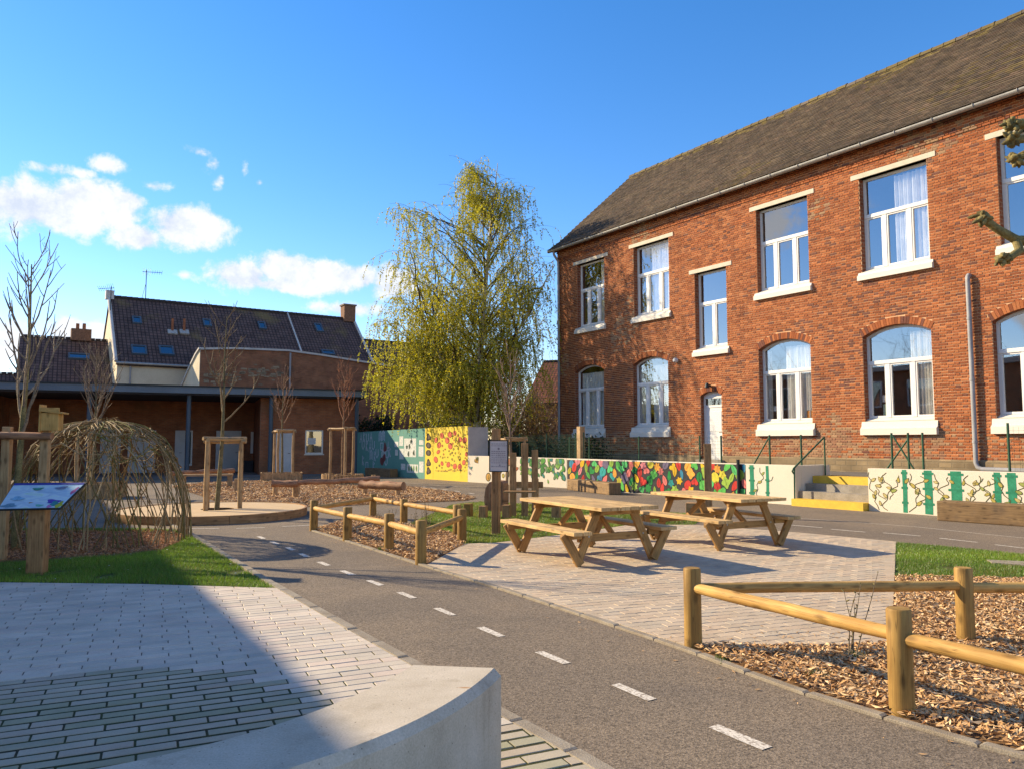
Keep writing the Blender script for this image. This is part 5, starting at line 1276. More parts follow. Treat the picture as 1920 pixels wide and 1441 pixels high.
# round deck around the middle sapling
dc = np.array([-6.45, 16.72]); DR = 1.92
dk = thing('round_deck', 'low round sandy platform edged with dark timber around a staked sapling', 'platform', (*dc, 0))
b = MB(); n = 72; ring = [(dc[0]+DR*math.cos(2*math.pi*i/n), dc[1]+DR*math.sin(2*math.pi*i/n)) for i in range(n)]; hole = [(dc[0]+.1+.34*math.cos(2*math.pi*i/n), dc[1]+.34*math.sin(2*math.pi*i/n)) for i in range(n)]
for i in range(n): j = (i+1) % n; b.face([(*ring[i], .15), (*ring[j], .15), (*hole[j], .15), (*hole[i], .15)])
b.build('surface', DECK, dk); b = MB()
for i in range(n): j = (i+1) % n; b.face([(*hole[j], .15), (*hole[i], .15), (*hole[i], .03), (*hole[j], .03)]); b.face([(*hole[i], .03), (*hole[j], .03), (dc[0]+.1, dc[1], .03)])
b.build('tree_pit', SOIL, dk)
for i in range(0, n, 6):
    b = MB(); q = [(dc[0]+r_*math.cos(2*math.pi*(i+k*5.95/6)/n), dc[1]+r_*math.sin(2*math.pi*(i+k*5.95/6)/n)) for r_, ks in ((DR+.045, range(7)), (DR+.002, range(6, -1, -1))) for k in ks]
    b.prism(q, 0, .165); b.build('edging_board', SAWN, dk, .004)

# ---- balance beams
def beam_log(name, pts, r_, label, legs, mat=LOGW, n=10):
    t = thing(name, label, 'balance beam', (*pts[0][:2], 0)); P = np.array(pts, float); k = 9; T = np.linspace(0, 1, k); L0 = np.linspace(0, 1, len(P))
    Q = [tuple(np.interp(tt, L0, P[:, i])+(random.uniform(-.02, .02) if 0 < tt < 1 else 0) for i in range(3)) for tt in T]
    b = MB(); b.tube(Q, [r_*random.uniform(.88, 1.1) for _ in T], n); b.build('log', mat, t)
    for (x, y, h) in legs: b = MB(); b.tube([(x, y, 0), (x, y, h)], .075, 10); b.build('leg', STAKE, t)
    return t
a0, a1 = G(512, 897, .52), G(753, 893, .52)
m0, m1 = G(512, 932), G(547, 936)
beam_log('balance_beam', [(*G(510, 905, .46), .46), (*G(560, 905, .46), .46)], .10, 'short thick log lying on two stub legs on the chips', [(*G(516, 929), .40), (*G(553, 933), .40)])
beam_log('balance_beam', [(*G(556, 905, .46), .47), (*G(650, 900, .5), .5), (*G(712, 896, .55), .55)], .075, 'long slim barked log beam crossing in front of the log palisade', [(*G(557, 928), .40), (*G(700, 915), .47)])
beam_log('balance_beam', [(*G(676, 907, .5), .50), (*G(757, 910, .5), .50)], .105, 'thick barked log beam on two stub legs right of the palisade', [(*G(684, 927), .42), (*G(746, 930), .42)])
beam_log('balance_beam', [(*G(322, 887, .5), .50), (*G(438, 882, .5), .52)], .085, 'straight round beam beside the plank bench left of the staked sapling', [(*G(322, 906), .44), (*G(432, 902), .44)])
t = thing('plank_bench', 'plain plank bench on block legs on the chips behind the round deck', 'bench', (*G(372, 912), 0)); q0, q1 = G(338, 889, .46), G(437, 888, .46)
b = MB(); b.beam((*q0, .44), (*q1, .44), .35, .07); b.build('seat', STAKE, t, .006)
for f in (.06, .94): q = q0+(q1-q0)*f; b = MB(); b.box((*q, .205), (.16, .30, .405), rotz(.3)); b.build('leg', STAKE, t, .006)
p = G(446, 921); beam_thing('timber_stump', p, .22, .2, .42, STAKE, 'pale square stump standing on the chips right of the plank bench', 'stump', .2, 'timber stumps on the chips')
# palisade ring around tree D and planter box around tree C
TD = G(636, 909); TD = TD+np.array([0, .55]); TC = np.array([G(532, 901)[0]-.1, G(532, 901)[1]])
t = thing('log_palisade', 'ring of short upright round logs around a staked sapling', 'palisade', (*TD, 0))
for i in range(34):
    a = 2*math.pi*i/34; b = MB(); h = .40+random.uniform(-.03, .03); b.tube([(TD[0]+.72*math.cos(a), TD[1]+.72*math.sin(a), 0), (TD[0]+.72*math.cos(a), TD[1]+.72*math.sin(a), h)], .064, 8); b.build('log', STAKE, t)
b = MB(); b.face([(TD[0]+.68*math.cos(2*math.pi*i/16), TD[1]+.68*math.sin(2*math.pi*i/16), .3) for i in range(16)]); b.build('soil', SOIL, t)
def planter(c, w_, d_, h, rz, label):
    t = thing('tree_planter', label, 'planter', (*c, 0)); A = rotz(rz)
    n = int(w_/.13)
    for sd in (-1, 1):
        for i in range(n): b = MB(); b.box(np.array((*c, h/2))+A@np.array((-w_/2+w_*(i+.5)/n, sd*d_/2, 0)), (w_/n-.008, .05, h+random.uniform(-.01, .01)), A); b.build('board', STAKE, t)
        m_ = int(d_/.13)
        for i in range(m_): b = MB(); b.box(np.array((*c, h/2))+A@np.array((sd*w_/2, -d_/2+d_*(i+.5)/m_, 0)), (.05, d_/m_-.008, h), A); b.build('board', STAKE, t)
    b = MB(); b.box(np.array((*c, h*.4)), (w_-.06, d_-.06, h*.8), A); b.build('soil', SOIL, t)
planter(TC, 1.6, 1.1, .36, .3, 'square planter of upright boards around the sapling by the white door')
TE = np.array(G(158, 934)); planter(TE+np.array([0, .4]), 1.5, 1.2, .42, .2, 'boarded planter around the sapling behind the willow dome')
TE = TE+np.array([0, .4])

# ================================================================== TREES
class Tree:
    def __init__(s): s.t = MB(); s.b = MB(); s.tips = []
def bez(p, d, L, bend, n=7, wob=.0):
    p = np.array(p, float); d = np.array(d, float); d /= np.linalg.norm(d); pts = [p]
    for i in range(n): d = d+np.array(bend)/n+rng.normal(0, wob, 3); d /= np.linalg.norm(d); p = p+d*L/n; pts.append(p)
    return pts
def guard(c, r_, h, label, rz=0.0, z0_=0.0):
    t = thing('tree_guard', label, 'tree guard', (*c, z0_)); P = []
    for i in range(3):
        a = rz+2*math.pi*i/3; p = np.array([c[0]+r_*math.cos(a), c[1]+r_*math.sin(a)]); P.append(p); lean = (np.array(c)-p)*.10*random.uniform(-.6, .8)
        b = MB(); b.tube([(p[0]-lean[0]*.6, p[1]-lean[1]*.6, z0_), (*(p+rng.normal(0, .012, 2)), z0_+h*.5), (p[0]+lean[0]*.2, p[1]+lean[1]*.2, z0_+h)], [.05, .053, .047], 9); b.build('stake', STAKE, t)
    for i in range(3):
        p, q = P[i], P[(i+1) % 3]; d = (q-p)/np.linalg.norm(q-p); b = MB(); b.tube([(*(p-d*.11), z0_+h-.05+.03*i), (*((p+q)/2), z0_+h-.06+.03*i), (*(q+d*.11), z0_+h-.05+.03*i)], .042, 8); b.build('crossbar', STAKE, t)
    return t
def sapling(c, h, r_, label, style, col, tw, z0_=0.0, lean=(0, 0), n=14, start=.38, spread=.5, seed=0):
    global rng; keep = rng; rng = np.random.default_rng(seed)
    t = thing('sapling', label, 'tree', (*c, z0_)); b = MB()
    tr = [np.array((c[0]+lean[0]*f+.02*math.sin(7*f+seed), c[1]+lean[1]*f, z0_+h*.86*f)) for f in np.linspace(0, 1, 12)]
    b.tube(tr, [r_*(1.12-.98*f) for f in np.linspace(0, 1, 12)], 9, col=col); b.build('trunk', BARK, t)
    b = MB()
    for i in range(n):
        f = start+(.98-start)*(i/(n-1))**1.0; k = f*11; j = min(int(k), 10); p = tr[j]+(tr[j+1]-tr[j])*(k-j); a = i*2.4+rng.uniform(-.5, .5)
        L = h*(1-f*.72)*rng.uniform(.38, .6)*spread*1.6; up = {'vase': 1.25, 'poplar': 2.6, 'open': .75}[style]
        d = (math.cos(a), math.sin(a), up*rng.uniform(.75, 1.2)); rr = max(.006, r_*(1.0-.8*f)*.5)
        pts = bez(p, d, L, (-math.cos(a)*.25, -math.sin(a)*.25, {'vase': .9, 'poplar': .9, 'open': .7}[style]), 7, .06); b.tube(pts, np.linspace(rr*1.35, .0055, len(pts)), 5, False, col=tw)
        for q in range({'vase': 4, 'poplar': 4, 'open': 3}[style]):
            m_ = rng.integers(2, 7); a2 = a+rng.uniform(-1.6, 1.6); s2 = bez(pts[m_], (math.cos(a2)*.8, math.sin(a2)*.8, up*.8), L*rng.uniform(.22, .5), (0, 0, .5), 5, .08); b.tube(s2, np.linspace(rr*.8, .004, len(s2)), 4, False, col=tw)
            if rng.random() < .6: m2 = rng.integers(1, 5); s3 = bez(s2[m2], (rng.normal(0, .6), rng.normal(0, .6), .8), L*.16, (0, 0, .3), 3, .1); b.tube(s3, np.linspace(rr*.5, .003, len(s3)), 3, False, col=tw)
    b.build('branches', BARK, t); rng = keep; return t
GRB = (.20, .165, .085); TWG = (.17, .125, .085); RED = (.27, .115, .06)
TA = np.array(ATY(30, 1000, 11.3)[:2]); sapling(TA, 4.9, .055, 'bare sapling with long upright branches beside the nest box', 'vase', (.24, .20, .085), (.30, .235, .165), lean=(.05, .0), n=14, start=.40, spread=.60, seed=3)
sapling((dc[0]+.1, dc[1]), 5.0, .05, 'crooked bare sapling growing through the round deck', 'open', (.18, .15, .075), (.21, .15, .085), .03, lean=(.10, 0), n=14, start=.46, spread=.46, seed=5); guard((dc[0]+.1, dc[1]), .45, 1.62, 'three rough stakes with crossbars around the sapling on the round deck', .35, .03)
sapling(TC, 4.75, .05, 'slender bare sapling with upright twigs in front of the white canopy door', 'vase', GRB, (.34, .20, .12), .2, n=15, start=.50, spread=.55, seed=7); guard(TC, .46, 1.80, 'three stakes with crossbars around the sapling in the boarded planter by the white door', .5, .28)
sapling(TD, 4.75, .055, 'reddish bare sapling inside the log palisade', 'vase', (.26, .16, .09), (.33, .15, .08), .2, n=17, start=.52, spread=.58, seed=9); guard(TD, .50, 1.85, 'three crooked stakes with crossbars inside the log palisade', .9, .28)
sapling(TE, 4.3, .055, 'bushy bare sapling behind the willow dome', 'vase', GRB, (.28, .21, .14), .3, n=26, start=.44, spread=.6, seed=11); guard(TE, .55, 1.75, 'three stakes with crossbars around the sapling behind the willow dome', .2, .32)
TF_ = G(957, 918); sapling(TF_, 5.0, .055, 'bare sapling with pale twigs behind the timber uprights in front of the cream wall', 'vase', (.22, .16, .11), (.30, .20, .15), n=18, start=.42, spread=.55, seed=13); guard(TF_, .50, 1.72, 'three stakes with crossbars around the sapling near the cream painted wall', .3)

# twig shrubs inside the two fences
def twigs(name, c, n, h, label, spread=.12, seed=1):
    global rng; keep = rng; rng = np.random.default_rng(seed); b = MB()
    for i in range(n):
        p = (c[0]+rng.normal(0, spread*.35), c[1]+rng.normal(0, spread*.35), 0.0); pts = bez(p, (rng.normal(.12, .12), rng.normal(0, .12), 1), h*rng.uniform(.55, 1), (0, 0, .1), 7, .05); cl = (.17, .13, .085); b.tube(pts, np.linspace(.0055, .002, len(pts)), 4, False, col=cl)
        for k in range(2, 8):
            d = rng.normal(0, 1, 3); d[2] = abs(d[2])*.7; e = pts[k]+d/np.linalg.norm(d)*rng.uniform(.012, .035); b.tube([pts[k], (pts[k]+e)/2, e], [.004, .006, .001], 4, False, col=(.20, .17, .07))
    rng = keep; return tag(b.build(name, BARK), label, 'shrub')
twigs('twig_shrub', G(1598, 1238), 6, .68, 'thin budding twigs of a young shrub growing between the near rails', .16, 4)
twigs('twig_shrub', G(790, 1001), 18, .55, 'small bare twiggy shrub inside the square pole enclosure', .28, 6)
twigs('twig_shrub', G(715, 990), 14, .40, 'pale low twig clump at the back of the square pole enclosure', .25, 8)

# ---- willow dome
WC = np.array([-6.55, 12.35]); WRx, WH_ = 1.30, 1.88
wd = thing('willow_dome', 'woven dome of bent willow rods on a chip bed', 'willow dome', (*WC, 0)); r = random.Random(5)
def dome_pt(phi, t, k): q = math.cos(t*math.pi/2)**.72 if t < 1 else 0; return (WC[0]+(WRx*q+k)*math.cos(phi), WC[1]+(WRx*q+k)*math.sin(phi), WH_*math.sin(t*math.pi/2)**.95+k*.6)
cols_w = [(.24, .155, .065), (.30, .195, .085), (.18, .135, .045), (.37, .245, .115), (.22, .18, .05), (.44, .31, .16)]
N = 0
for i in range(132):
    phi = 2*math.pi*i/132*1.0+r.uniform(-.03, .03); dirn = r.choice((-1, 1, 1, -1, 0)); sh = dirn*r.uniform(.5, 1.3); t1 = r.choice((.5, .75, .92, 1.0, 1.04)); kk = r.uniform(-.03, .05)
    camdir = (phi+math.pi/2+.35) % (2*math.pi)
    if (camdir < .55 or camdir > 2*math.pi-.40) and i % 3 == 0: continue
    pts = []
    for j in range(12):
        t = t1*j/11; pts.append(np.array(dome_pt(phi+sh*t, min(t, 1), kk))+np.array([r.uniform(-.015, .015) for _ in range(3)])*(1 if j else 0))
    if t1 > 1: pts[-1] = pts[-2]+np.array([math.cos(phi+3)*.25, math.sin(phi+3)*.25, r.uniform(.0, .1)])
    elif t1 < .95: d = pts[-1]-pts[-2]; pts.append(pts[-1]+d*.7+np.array([math.cos(phi), math.sin(phi), .4])*.06)
    r0_ = r.uniform(.0065, .0135); b = MB(); b.tube(pts, np.linspace(r0_, r0_*.35, len(pts)), 5, False, col=r.choice(cols_w)); b.build('rod', WICK, wd)
for i in range(46):                                # horizontal weavers near the crown
    t = r.uniform(.42, .93); phi = r.uniform(0, 6.28); w_ = r.uniform(.7, 2.0); kk = r.uniform(-.02, .06)
    pts = [np.array(dome_pt(phi+w_*j/9, t+.05*math.sin(j+i)+.1*(j/9-.5)*r.choice((-1, 1))*.6, kk+.012*((-1)**j))) for j in range(10)]
    b = MB(); b.tube(pts, np.linspace(.010, .004, 10), 5, False, col=r.choice(cols_w)); b.build('rod', WICK, wd)
for i in range(60):                                # bundled thatch at the top
    phi = r.uniform(0, 6.28); pts = [np.array(dome_pt(phi+r.uniform(-.1, .1), t, .03+r.uniform(0, .04))) for t in np.linspace(r.uniform(.55, .75), .985, 6)]
    e = np.array(dome_pt(phi+math.pi, r.uniform(.7, .95), .05)); pts.append(e); b = MB(); b.tube(pts, np.linspace(.010, .003, 7), 5, False, col=r.choice(cols_w+[(.20, .19, .04)])); b.build('rod', WICK, wd)
# loose willow tunnel leg at the left of the dome
wl2 = thing('willow_arch', 'leaning bundle of willow rods forming the start of a tunnel left of the dome', 'willow arch', (-8.0, 12.0, 0))
for i in range(34):
    p = np.array([-8.05+r.uniform(-.38, .38), 11.9+r.uniform(-.3, .5), 0]); pts = bez(p, (r.uniform(.15, .5), r.uniform(-.12, .15), 1), r.uniform(.8, 1.75), (.45, 0, -.12), 7, .03); b = MB(); b.tube(pts, np.linspace(.014, .004, len(pts)), 5, False, col=r.choice(cols_w)); b.build('rod', WICK, wl2)

# ---- leaf clouds
def leaf_cloud(name, parts, n, size, cols, parent=None, seed=1, mat=None):
    g = np.random.default_rng(seed); C = []
    for (c, rad, w_) in parts:
        m_ = int(n*w_); d = g.normal(0, 1, (m_, 3)); d /= np.linalg.norm(d, axis=1)[:, None]; rr = g.random(m_)**.4; rr *= 1+.22*np.sin(d[:, 0]*5+d[:, 2]*7+c[0])*np.sin(d[:, 1]*6+c[1]); C.append(np.array(c)+d*rr[:, None]*np.array(rad))
    C = np.concatenate(C); C = C[C[:, 2] > .05]; m_ = len(C); a = g.normal(0, 1, (m_, 3)); a /= np.linalg.norm(a, axis=1)[:, None]; q = g.normal(0, 1, (m_, 3)); q -= a*(a*q).sum(1)[:, None]; q /= np.linalg.norm(q, axis=1)[:, None]
    L = size*g.uniform(.6, 1.3, (m_, 1)); V = np.stack([C-a*L, C+q*L*.5, C+a*L, C-q*L*.5], 1).reshape(-1, 3); cl = np.array(cols)[g.integers(0, len(cols), m_)]*g.uniform(.7, 1.25, (m_, 1))
    return arrays(name, V, np.arange(4*m_).reshape(-1, 4), cl, mat or LEAF, parent)
DGN = [(.012, .034, .012), (.018, .045, .014), (.010, .026, .010)]
def bush(c, parts, n, size, cols, label, name='bush', seed=1, stem=(.06, .045, .03)):
    t = thing(name, label, 'bush', (*c, 0)); leaf_cloud('foliage', parts, n, size, cols, t, seed); b = MB(); g = np.random.default_rng(seed)
    for i in range(8): cc = parts[i % len(parts)][0]; b.tube(bez((c[0]+g.normal(0, .15), c[1]+g.normal(0, .15), 0), (g.normal(0, .3), g.normal(0, .3), 1), cc[2]*1.1, (0, 0, 0), 5, .08), np.linspace(.03, .006, 6), 5, False, col=stem)
    b.build('stems', BARK, t); return t
B1 = ATY(700, 800, 41.2); bush(B1[:2], [((B1[0], 41.2, 1.6), (1.1, 1.1, 1.5), .5), ((B1[0]+.6, 41.4, 2.3), (.7, .8, .9), .3), ((B1[0]-.5, 41, 2.0), (.8, .8, .9), .2)], 4200, .07, DGN, 'dark evergreen bush between the canopy and the green wall', seed=2)
hd = thing('hedge', 'dark clipped hedge behind the green wire fence and the cream wall', 'hedge', (1.2, 33.2, 0))
parts = [((x, 34.0-(x+1.0)*.95+.6, .95), (.6, .55, .95), 1/10) for x in np.linspace(-1.2, 3.4, 10)]
leaf_cloud('foliage', parts, 9000, .06, [(.022, .04, .012), (.03, .05, .015), (.016, .03, .010)], hd, 5)
b = MB()
for x in np.linspace(-1.2, 3.4, 7): b.tube([(x, 34.0-(x+1)*.95+.6, 0), (x, 34.0-(x+1)*.95+.6, 1.4)], .03, 5, col=(.06, .045, .03))
b.build('stems', BARK, hd)
# green mesh fence at the terrace end behind the cream wall
root = thing('mesh_fence', 'green wire mesh fence panels behind the cream painted wall', 'fence', (0, 30.6, 0)); FQ = [P877+np.array([1.05, .9]), P877+np.array([2.1, -.1]), P877+np.array([3.15, -1.1]), P877+np.array([4.2, -2.1]), np.array(ww(sE, 0, -.6)[:2])+np.array([.15, .0])]
for p in FQ: b = MB(); b.tube([(*p, 0), (*p, 1.95)], .03, 6); b.build('post', GREENP, root)
b = MB()
for p, q in zip(FQ[:-1], FQ[1:]):
    for z_ in np.arange(.2, 1.9, .055): b.tube([(*p, z_), (*q, z_)], .0055, 3, False)
    for f in np.linspace(0, 1, 26): m_ = p+(q-p)*f; b.tube([(*m_, .15), (*m_, 1.9)], .004, 3, False)
b.build('wire_mesh', GREENP, root)
p = FQ[-1]+np.array([-.1, .05]); beam_thing('gate_post', p, .22, .2, 2.15, STAKE, 'weathered timber gate post at the far corner of the school', 'post', .6)

# ---- weeping birch
def birch():
    g = np.random.default_rng(21); base = np.array([*ATY(893, 800, 35.2)[:2], 0.0])
    t = thing('birch_tree', 'tall weeping birch in fresh yellow-green leaf behind the yellow wall', 'tree', base); W_ = (.52, .47, .38); BR = (.10, .07, .05)
    b = MB(); Hh = 14.6
    def trunk(f): return base+np.array([.15*math.sin(f*3)+.95*f**1.5-.35*math.sin(f*math.pi)*.6, .2*math.sin(f*4), Hh*f])
    T = [trunk(f) for f in np.linspace(0, 1, 26)]; b.tube(T, [.20*(1-f)**.85+.012 for f in np.linspace(0, 1, 26)], 10, col=W_)
    T2 = bez(trunk(.10), (-.35, -.1, 1), 7.2, (-.35, .1, .25), 12, .03); b.tube(T2, np.linspace(.12, .02, 13), 8, col=W_); T3 = bez(trunk(.22), (.45, .1, 1), 7.5, (.2, -.1, .3), 12, .03); b.tube(T3, np.linspace(.10, .018, 13), 8, col=W_)
    b.build('trunk', BIRCH, t)
    hs = [1.8, 2.6, 5, 8, 9.4, 10, 11, 12, 12.6, 13.2, 13.5, 14.4, 15.2]; Lx = [3.6, 4.2, 4.9, 4.9, 4.7, 4.0, 3.9, 3.8, 3.5, 3.1, .9, .6, -.3]; Rx = [1.2, 1.6, 2.7, 3.4, 3.7, 4.0, 3.0, 2.6, 2.4, 2.2, 2.0, 1.5, 1.2]
    limbs = MB(); tw = []; segs = []
    srcs = [T]*5+[T2[2:]]*2+[T3[2:]]*2
    for i in range(150):
        h = g.uniform(4.2, 14.6) if i % 3 else (g.uniform(9.0, 14.2) if i % 2 else g.uniform(4.0, 9.0)); az = g.uniform(0, 2*math.pi); k = g.uniform(.45, .97)**.7
        ex = np.interp(h, hs, Lx) if math.cos(az) < 0 else np.interp(h, hs, Rx); dy = .82*(np.interp(h, hs, Lx)+np.interp(h, hs, Rx))/2
        end = np.array([base[0]+math.cos(az)*max(ex, .15)*k, base[1]+math.sin(az)*max(dy, .15)*k, h]); 
        hor = np.linalg.norm(end[:2]-base[:2]); hz = max(2.4, h-hor*g.uniform(.55, 1.1)-.3); f = min(hz/Hh, .97); st = trunk(f)
        if i % 4 == 1 and end[0] < base[0]-.5: st = T2[min(12, 2+int(g.integers(0, 9)))]
        if i % 4 == 2 and end[0] > base[0]+.5: st = T3[min(12, 2+int(g.integers(0, 9)))]
        mid = st+(end-st)*.5+np.array([0, 0, .28*hor])*.55; P = [(1-u)**2*st+2*u*(1-u)*mid+u*u*end for u in np.linspace(0, 1, 9)]; P = [p+g.normal(0, .05, 3)*(0 < j < 8) for j, p in enumerate(P)]
        r0_ = .016+.010*hor; limbs.tube(P, np.linspace(r0_, .006, 9), 5, False, col=BR); segs.append(P)
        for q in range(5):
            j = int(g.integers(3, 9)); a2 = az+g.normal(0, 1.0); L = g.uniform(.5, 1.5); S = bez(P[j], (math.cos(a2), math.sin(a2), g.uniform(.1, .9)), L, (0, 0, -.9), 6, .06); limbs.tube(S, np.linspace(.008, .003, 7), 4, False, col=BR); segs.append(S)
    limbs.build('limbs', BARK, t)
    tv = []; tf = []; lv = []; lc = []; cnt = 0
    pal = np.array([(.45, .43, .03), (.51, .47, .035), (.38, .385, .028), (.54, .48, .045), (.31, .325, .028)])
    for P in segs:
        outer = P[3:] if len(P) > 8 else P[1:]
        for rep in range(15 if len(P) > 8 else 8):
            s = outer[int(g.integers(0, len(outer)))]+g.normal(0, .05, 3); h = s[2]; low = h < 8.2 
            left = s[0] < base[0]+.6
            if h > 11.0 and base[0]-2.1 < s[0] < base[0]-.75 and g.random() < .75: continue
            if h > 9.0 and g.random() < .24: continue
            if not low and g.random() < (.12 if left else .42): continue
            if low and not left and g.random() < .55: continue
            if low and g.random() < .18: continue
            L = g.uniform(.7, 2.6) if low else g.uniform(.4, 1.5); a = g.uniform(0, 6.28); d = np.array([math.cos(a)*.8, math.sin(a)*.8, .35]); n = 7; pts = [s]
            for k in range(n): d = d+np.array([0, 0, -.55])+g.normal(0, .07, 3); d /= np.linalg.norm(d); pts.append(pts[-1]+d*L/n)
            if pts[-1][2] < 1.75: continue
            pts = np.array(pts); sd = np.array([math.cos(a+1.5), math.sin(a+1.5), 0])*.004
            for k in range(n): i0_ = cnt; tv += [pts[k]-sd, pts[k]+sd, pts[k+1]+sd*.6, pts[k+1]-sd*.6]; tf.append((i0_, i0_+1, i0_+2, i0_+3)); cnt += 4
            m_ = int(L*(32 if low else 34)); tt = g.uniform(.05, 1, m_)*n; k = np.minimum(tt.astype(int), n-1); fr_ = (tt-k)[:, None]; C = pts[k]*(1-fr_)+pts[k+1]*fr_
            o = g.normal(0, 1, (m_, 3)); o /= np.linalg.norm(o, axis=1)[:, None]; o[:, 2] -= .5; q = g.normal(0, 1, (m_, 3)); q -= o*(o*q).sum(1)[:, None]/((o*o).sum(1)[:, None]); q /= np.linalg.norm(q, axis=1)[:, None]
            z_ = g.uniform(.03, .066, (m_, 1)); lv.append(np.stack([C, C+o*z_*.6+q*z_*.45, C+o*z_*1.3, C+o*z_*.6-q*z_*.45], 1)); lc.append(pal[g.integers(0, 5, m_)]*g.uniform(.75, 1.2, (m_, 1)))
    arrays('twigs', np.array(tv), np.array(tf), np.tile(np.array([[.11, .075, .045]]), (len(tf), 1)), BARK, t)
    LV = np.concatenate(lv).reshape(-1, 3); LC = np.concatenate(lc); arrays('leaves', LV, np.arange(len(LV)).reshape(-1, 4), LC, LEAF, t); print('birch leaves', len(LC))
birch()
# bare brown shrubs and small trees behind the hedge
def thicket(c, n, h, w_, col, label, seed, cat='shrub', leaf=None):
    global rng; keep = rng; rng = np.random.default_rng(seed); t = thing('bare_shrub', label, cat, (*c, 0)); b = MB()
    for i in range(n):
        p = (c[0]+rng.normal(0, w_*.16), c[1]+rng.normal(0, w_*.16), 0); a = rng.uniform(0, 6.28); P = bez(p, (math.cos(a)*.35, math.sin(a)*.35, 1), h*rng.uniform(.6, 1), (math.cos(a)*.3, math.sin(a)*.3, 0), 8, .06); b.tube(P, np.linspace(.03, .006, 9), 4, False, col=col)
        for k in range(9):
            j = int(rng.integers(2, 9)); S = bez(P[j], rng.normal(0, 1, 3)+np.array([0, 0, .9]), h*rng.uniform(.12, .3), (0, 0, .1), 5, .14); b.tube(S, np.linspace(.010, .003, 6), 3, False, col=col)
            for m_ in range(2): S2 = bez(S[int(rng.integers(1, 6))], rng.normal(0, 1, 3)+np.array([0, 0, .4]), h*.09, (0, 0, 0), 3, .1); b.tube(S2, np.linspace(.005, .002, 4), 3, False, col=col)
    b.build('branches', BARK, t)
    if leaf: leaf_cloud('leaves', [((c[0], c[1], h*.5), (w_*.45, w_*.45, h*.45), 1.0)], leaf[0], leaf[1], leaf[2], t, seed)
    rng = keep; return t
thicket((1.2, 38.5), 20, 5.0, 3.0, (.20, .12, .07), 'brown bare shrub thicket right of the birch', 31, leaf=(1500, .06, [(.16, .11, .03), (.12, .10, .03)]))
thicket((3.3, 40.5), 22, 5.2, 3.4, (.26, .15, .09), 'reddish bare thicket next to the far corner of the school', 32, leaf=(1100, .06, [(.18, .11, .04), (.13, .09, .03)]))
thicket((-1.0, 39.5), 18, 4.6, 3.2, (.12, .09, .06), 'dark bare shrub directly behind the birch trunk', 33, leaf=(2600, .07, [(.05, .07, .02), (.07, .08, .02), (.10, .09, .03)]))
thicket((-3.6, 40.0), 16, 3.6, 3.2, (.11, .08, .05), 'low leafy shrub behind the green and yellow walls', 34, leaf=(4200, .07, [(.06, .075, .02), (.09, .10, .02), (.04, .06, .02)]))
thicket((.4, 44.5), 22, 4.6, 3.6, (.20, .13, .075), 'dense russet shrub in the gap between the birch and the far house', 36, leaf=(5200, .09, [(.17, .11, .035), (.13, .10, .03), (.10, .09, .03)]))
thicket((2.2, 47), 20, 8.0, 5.0, (.15, .11, .08), 'taller bare tree with fine twigs behind the shrub thicket', 35, 'tree')

# ---- pollarded plane at the right edge
pt = thing('pollard_tree', 'pollarded plane tree with knobbly clubbed branches in front of the school', 'tree', (6.95, 8.3, 0)); MOSSY = (.235, .185, .07); b = MB()
b.tube([(6.95, 8.3, 0), (6.9, 8.3, 1.2), (6.95, 8.28, 2.4), (6.85, 8.25, 3.1)], [.26, .21, .20, .22], 12, col=(.20, .17, .11)); b.build('trunk', BARK, pt)
def club(P, rad, knob):
    b = MB(); b.tube(P, rad, 9, col=MOSSY)
    e = np.array(P[-1]); g = np.random.default_rng(int(abs(e[0])*1000))
    for k in range(knob*3):
        d = g.normal(0, 1, 3); d /= np.linalg.norm(d); c = e+d*g.uniform(.015, .06)+g.normal(0, .022, 3); q = c+d*g.uniform(.02, .075); b.tube([c-d*.05, c, (c+q)/2, q], [.02, .034*g.uniform(.6, 1.1), .022, .004], 6, col=tuple(np.array(MOSSY)*g.uniform(.6, 1.1)))
    b.build('branch', BARK, pt)
def bp_(px, py, Y): return tuple(ATY(px, py, Y))
club([(6.85, 8.25, 3.05), (6.3, 8.15, 3.35), bp_(1945, 455, 8.0), bp_(1905, 450, 8.0), bp_(1870, 430, 8.0), bp_(1843, 410, 8.0)], [.14, .10, .065, .05, .042, .045], 9)
club([bp_(1905, 450, 8.0), bp_(1912, 470, 7.95), bp_(1895, 482, 7.9), bp_(1880, 487, 7.9)], [.045, .045, .04, .04], 6)
club([(6.85, 8.25, 3.1), (6.5, 8.1, 4.0), (6.1, 8.05, 4.6), bp_(1960, 238, 8.0), bp_(1925, 232, 8.0), bp_(1895, 234, 8.0)], [.14, .11, .085, .07, .06, .055], 10)
club([bp_(1960, 238, 8.0), bp_(1935, 258, 7.9), bp_(1908, 262, 7.85), bp_(1898, 262, 7.85)], [.05, .05, .045, .04], 7)
club([(6.1, 8.05, 4.6), bp_(1955, 290, 8.0), bp_(1930, 288, 8.0), bp_(1908, 297, 8.0)], [.05, .04, .035, .035], 5)
club([(6.9, 8.25, 3.1), (7.3, 8.3, 3.8), (7.6, 8.5, 4.8), (7.5, 8.6, 5.6)], [.14, .11, .09, .08], 9); club([(6.9, 8.25, 3.1), (7.0, 8.7, 3.8), (6.9, 9.3, 4.6)], [.13, .1, .08], 9); club([(6.9, 8.25, 3.1), (7.7, 8.0, 3.6), (8.5, 7.9, 4.3)], [.13, .1, .08], 9)

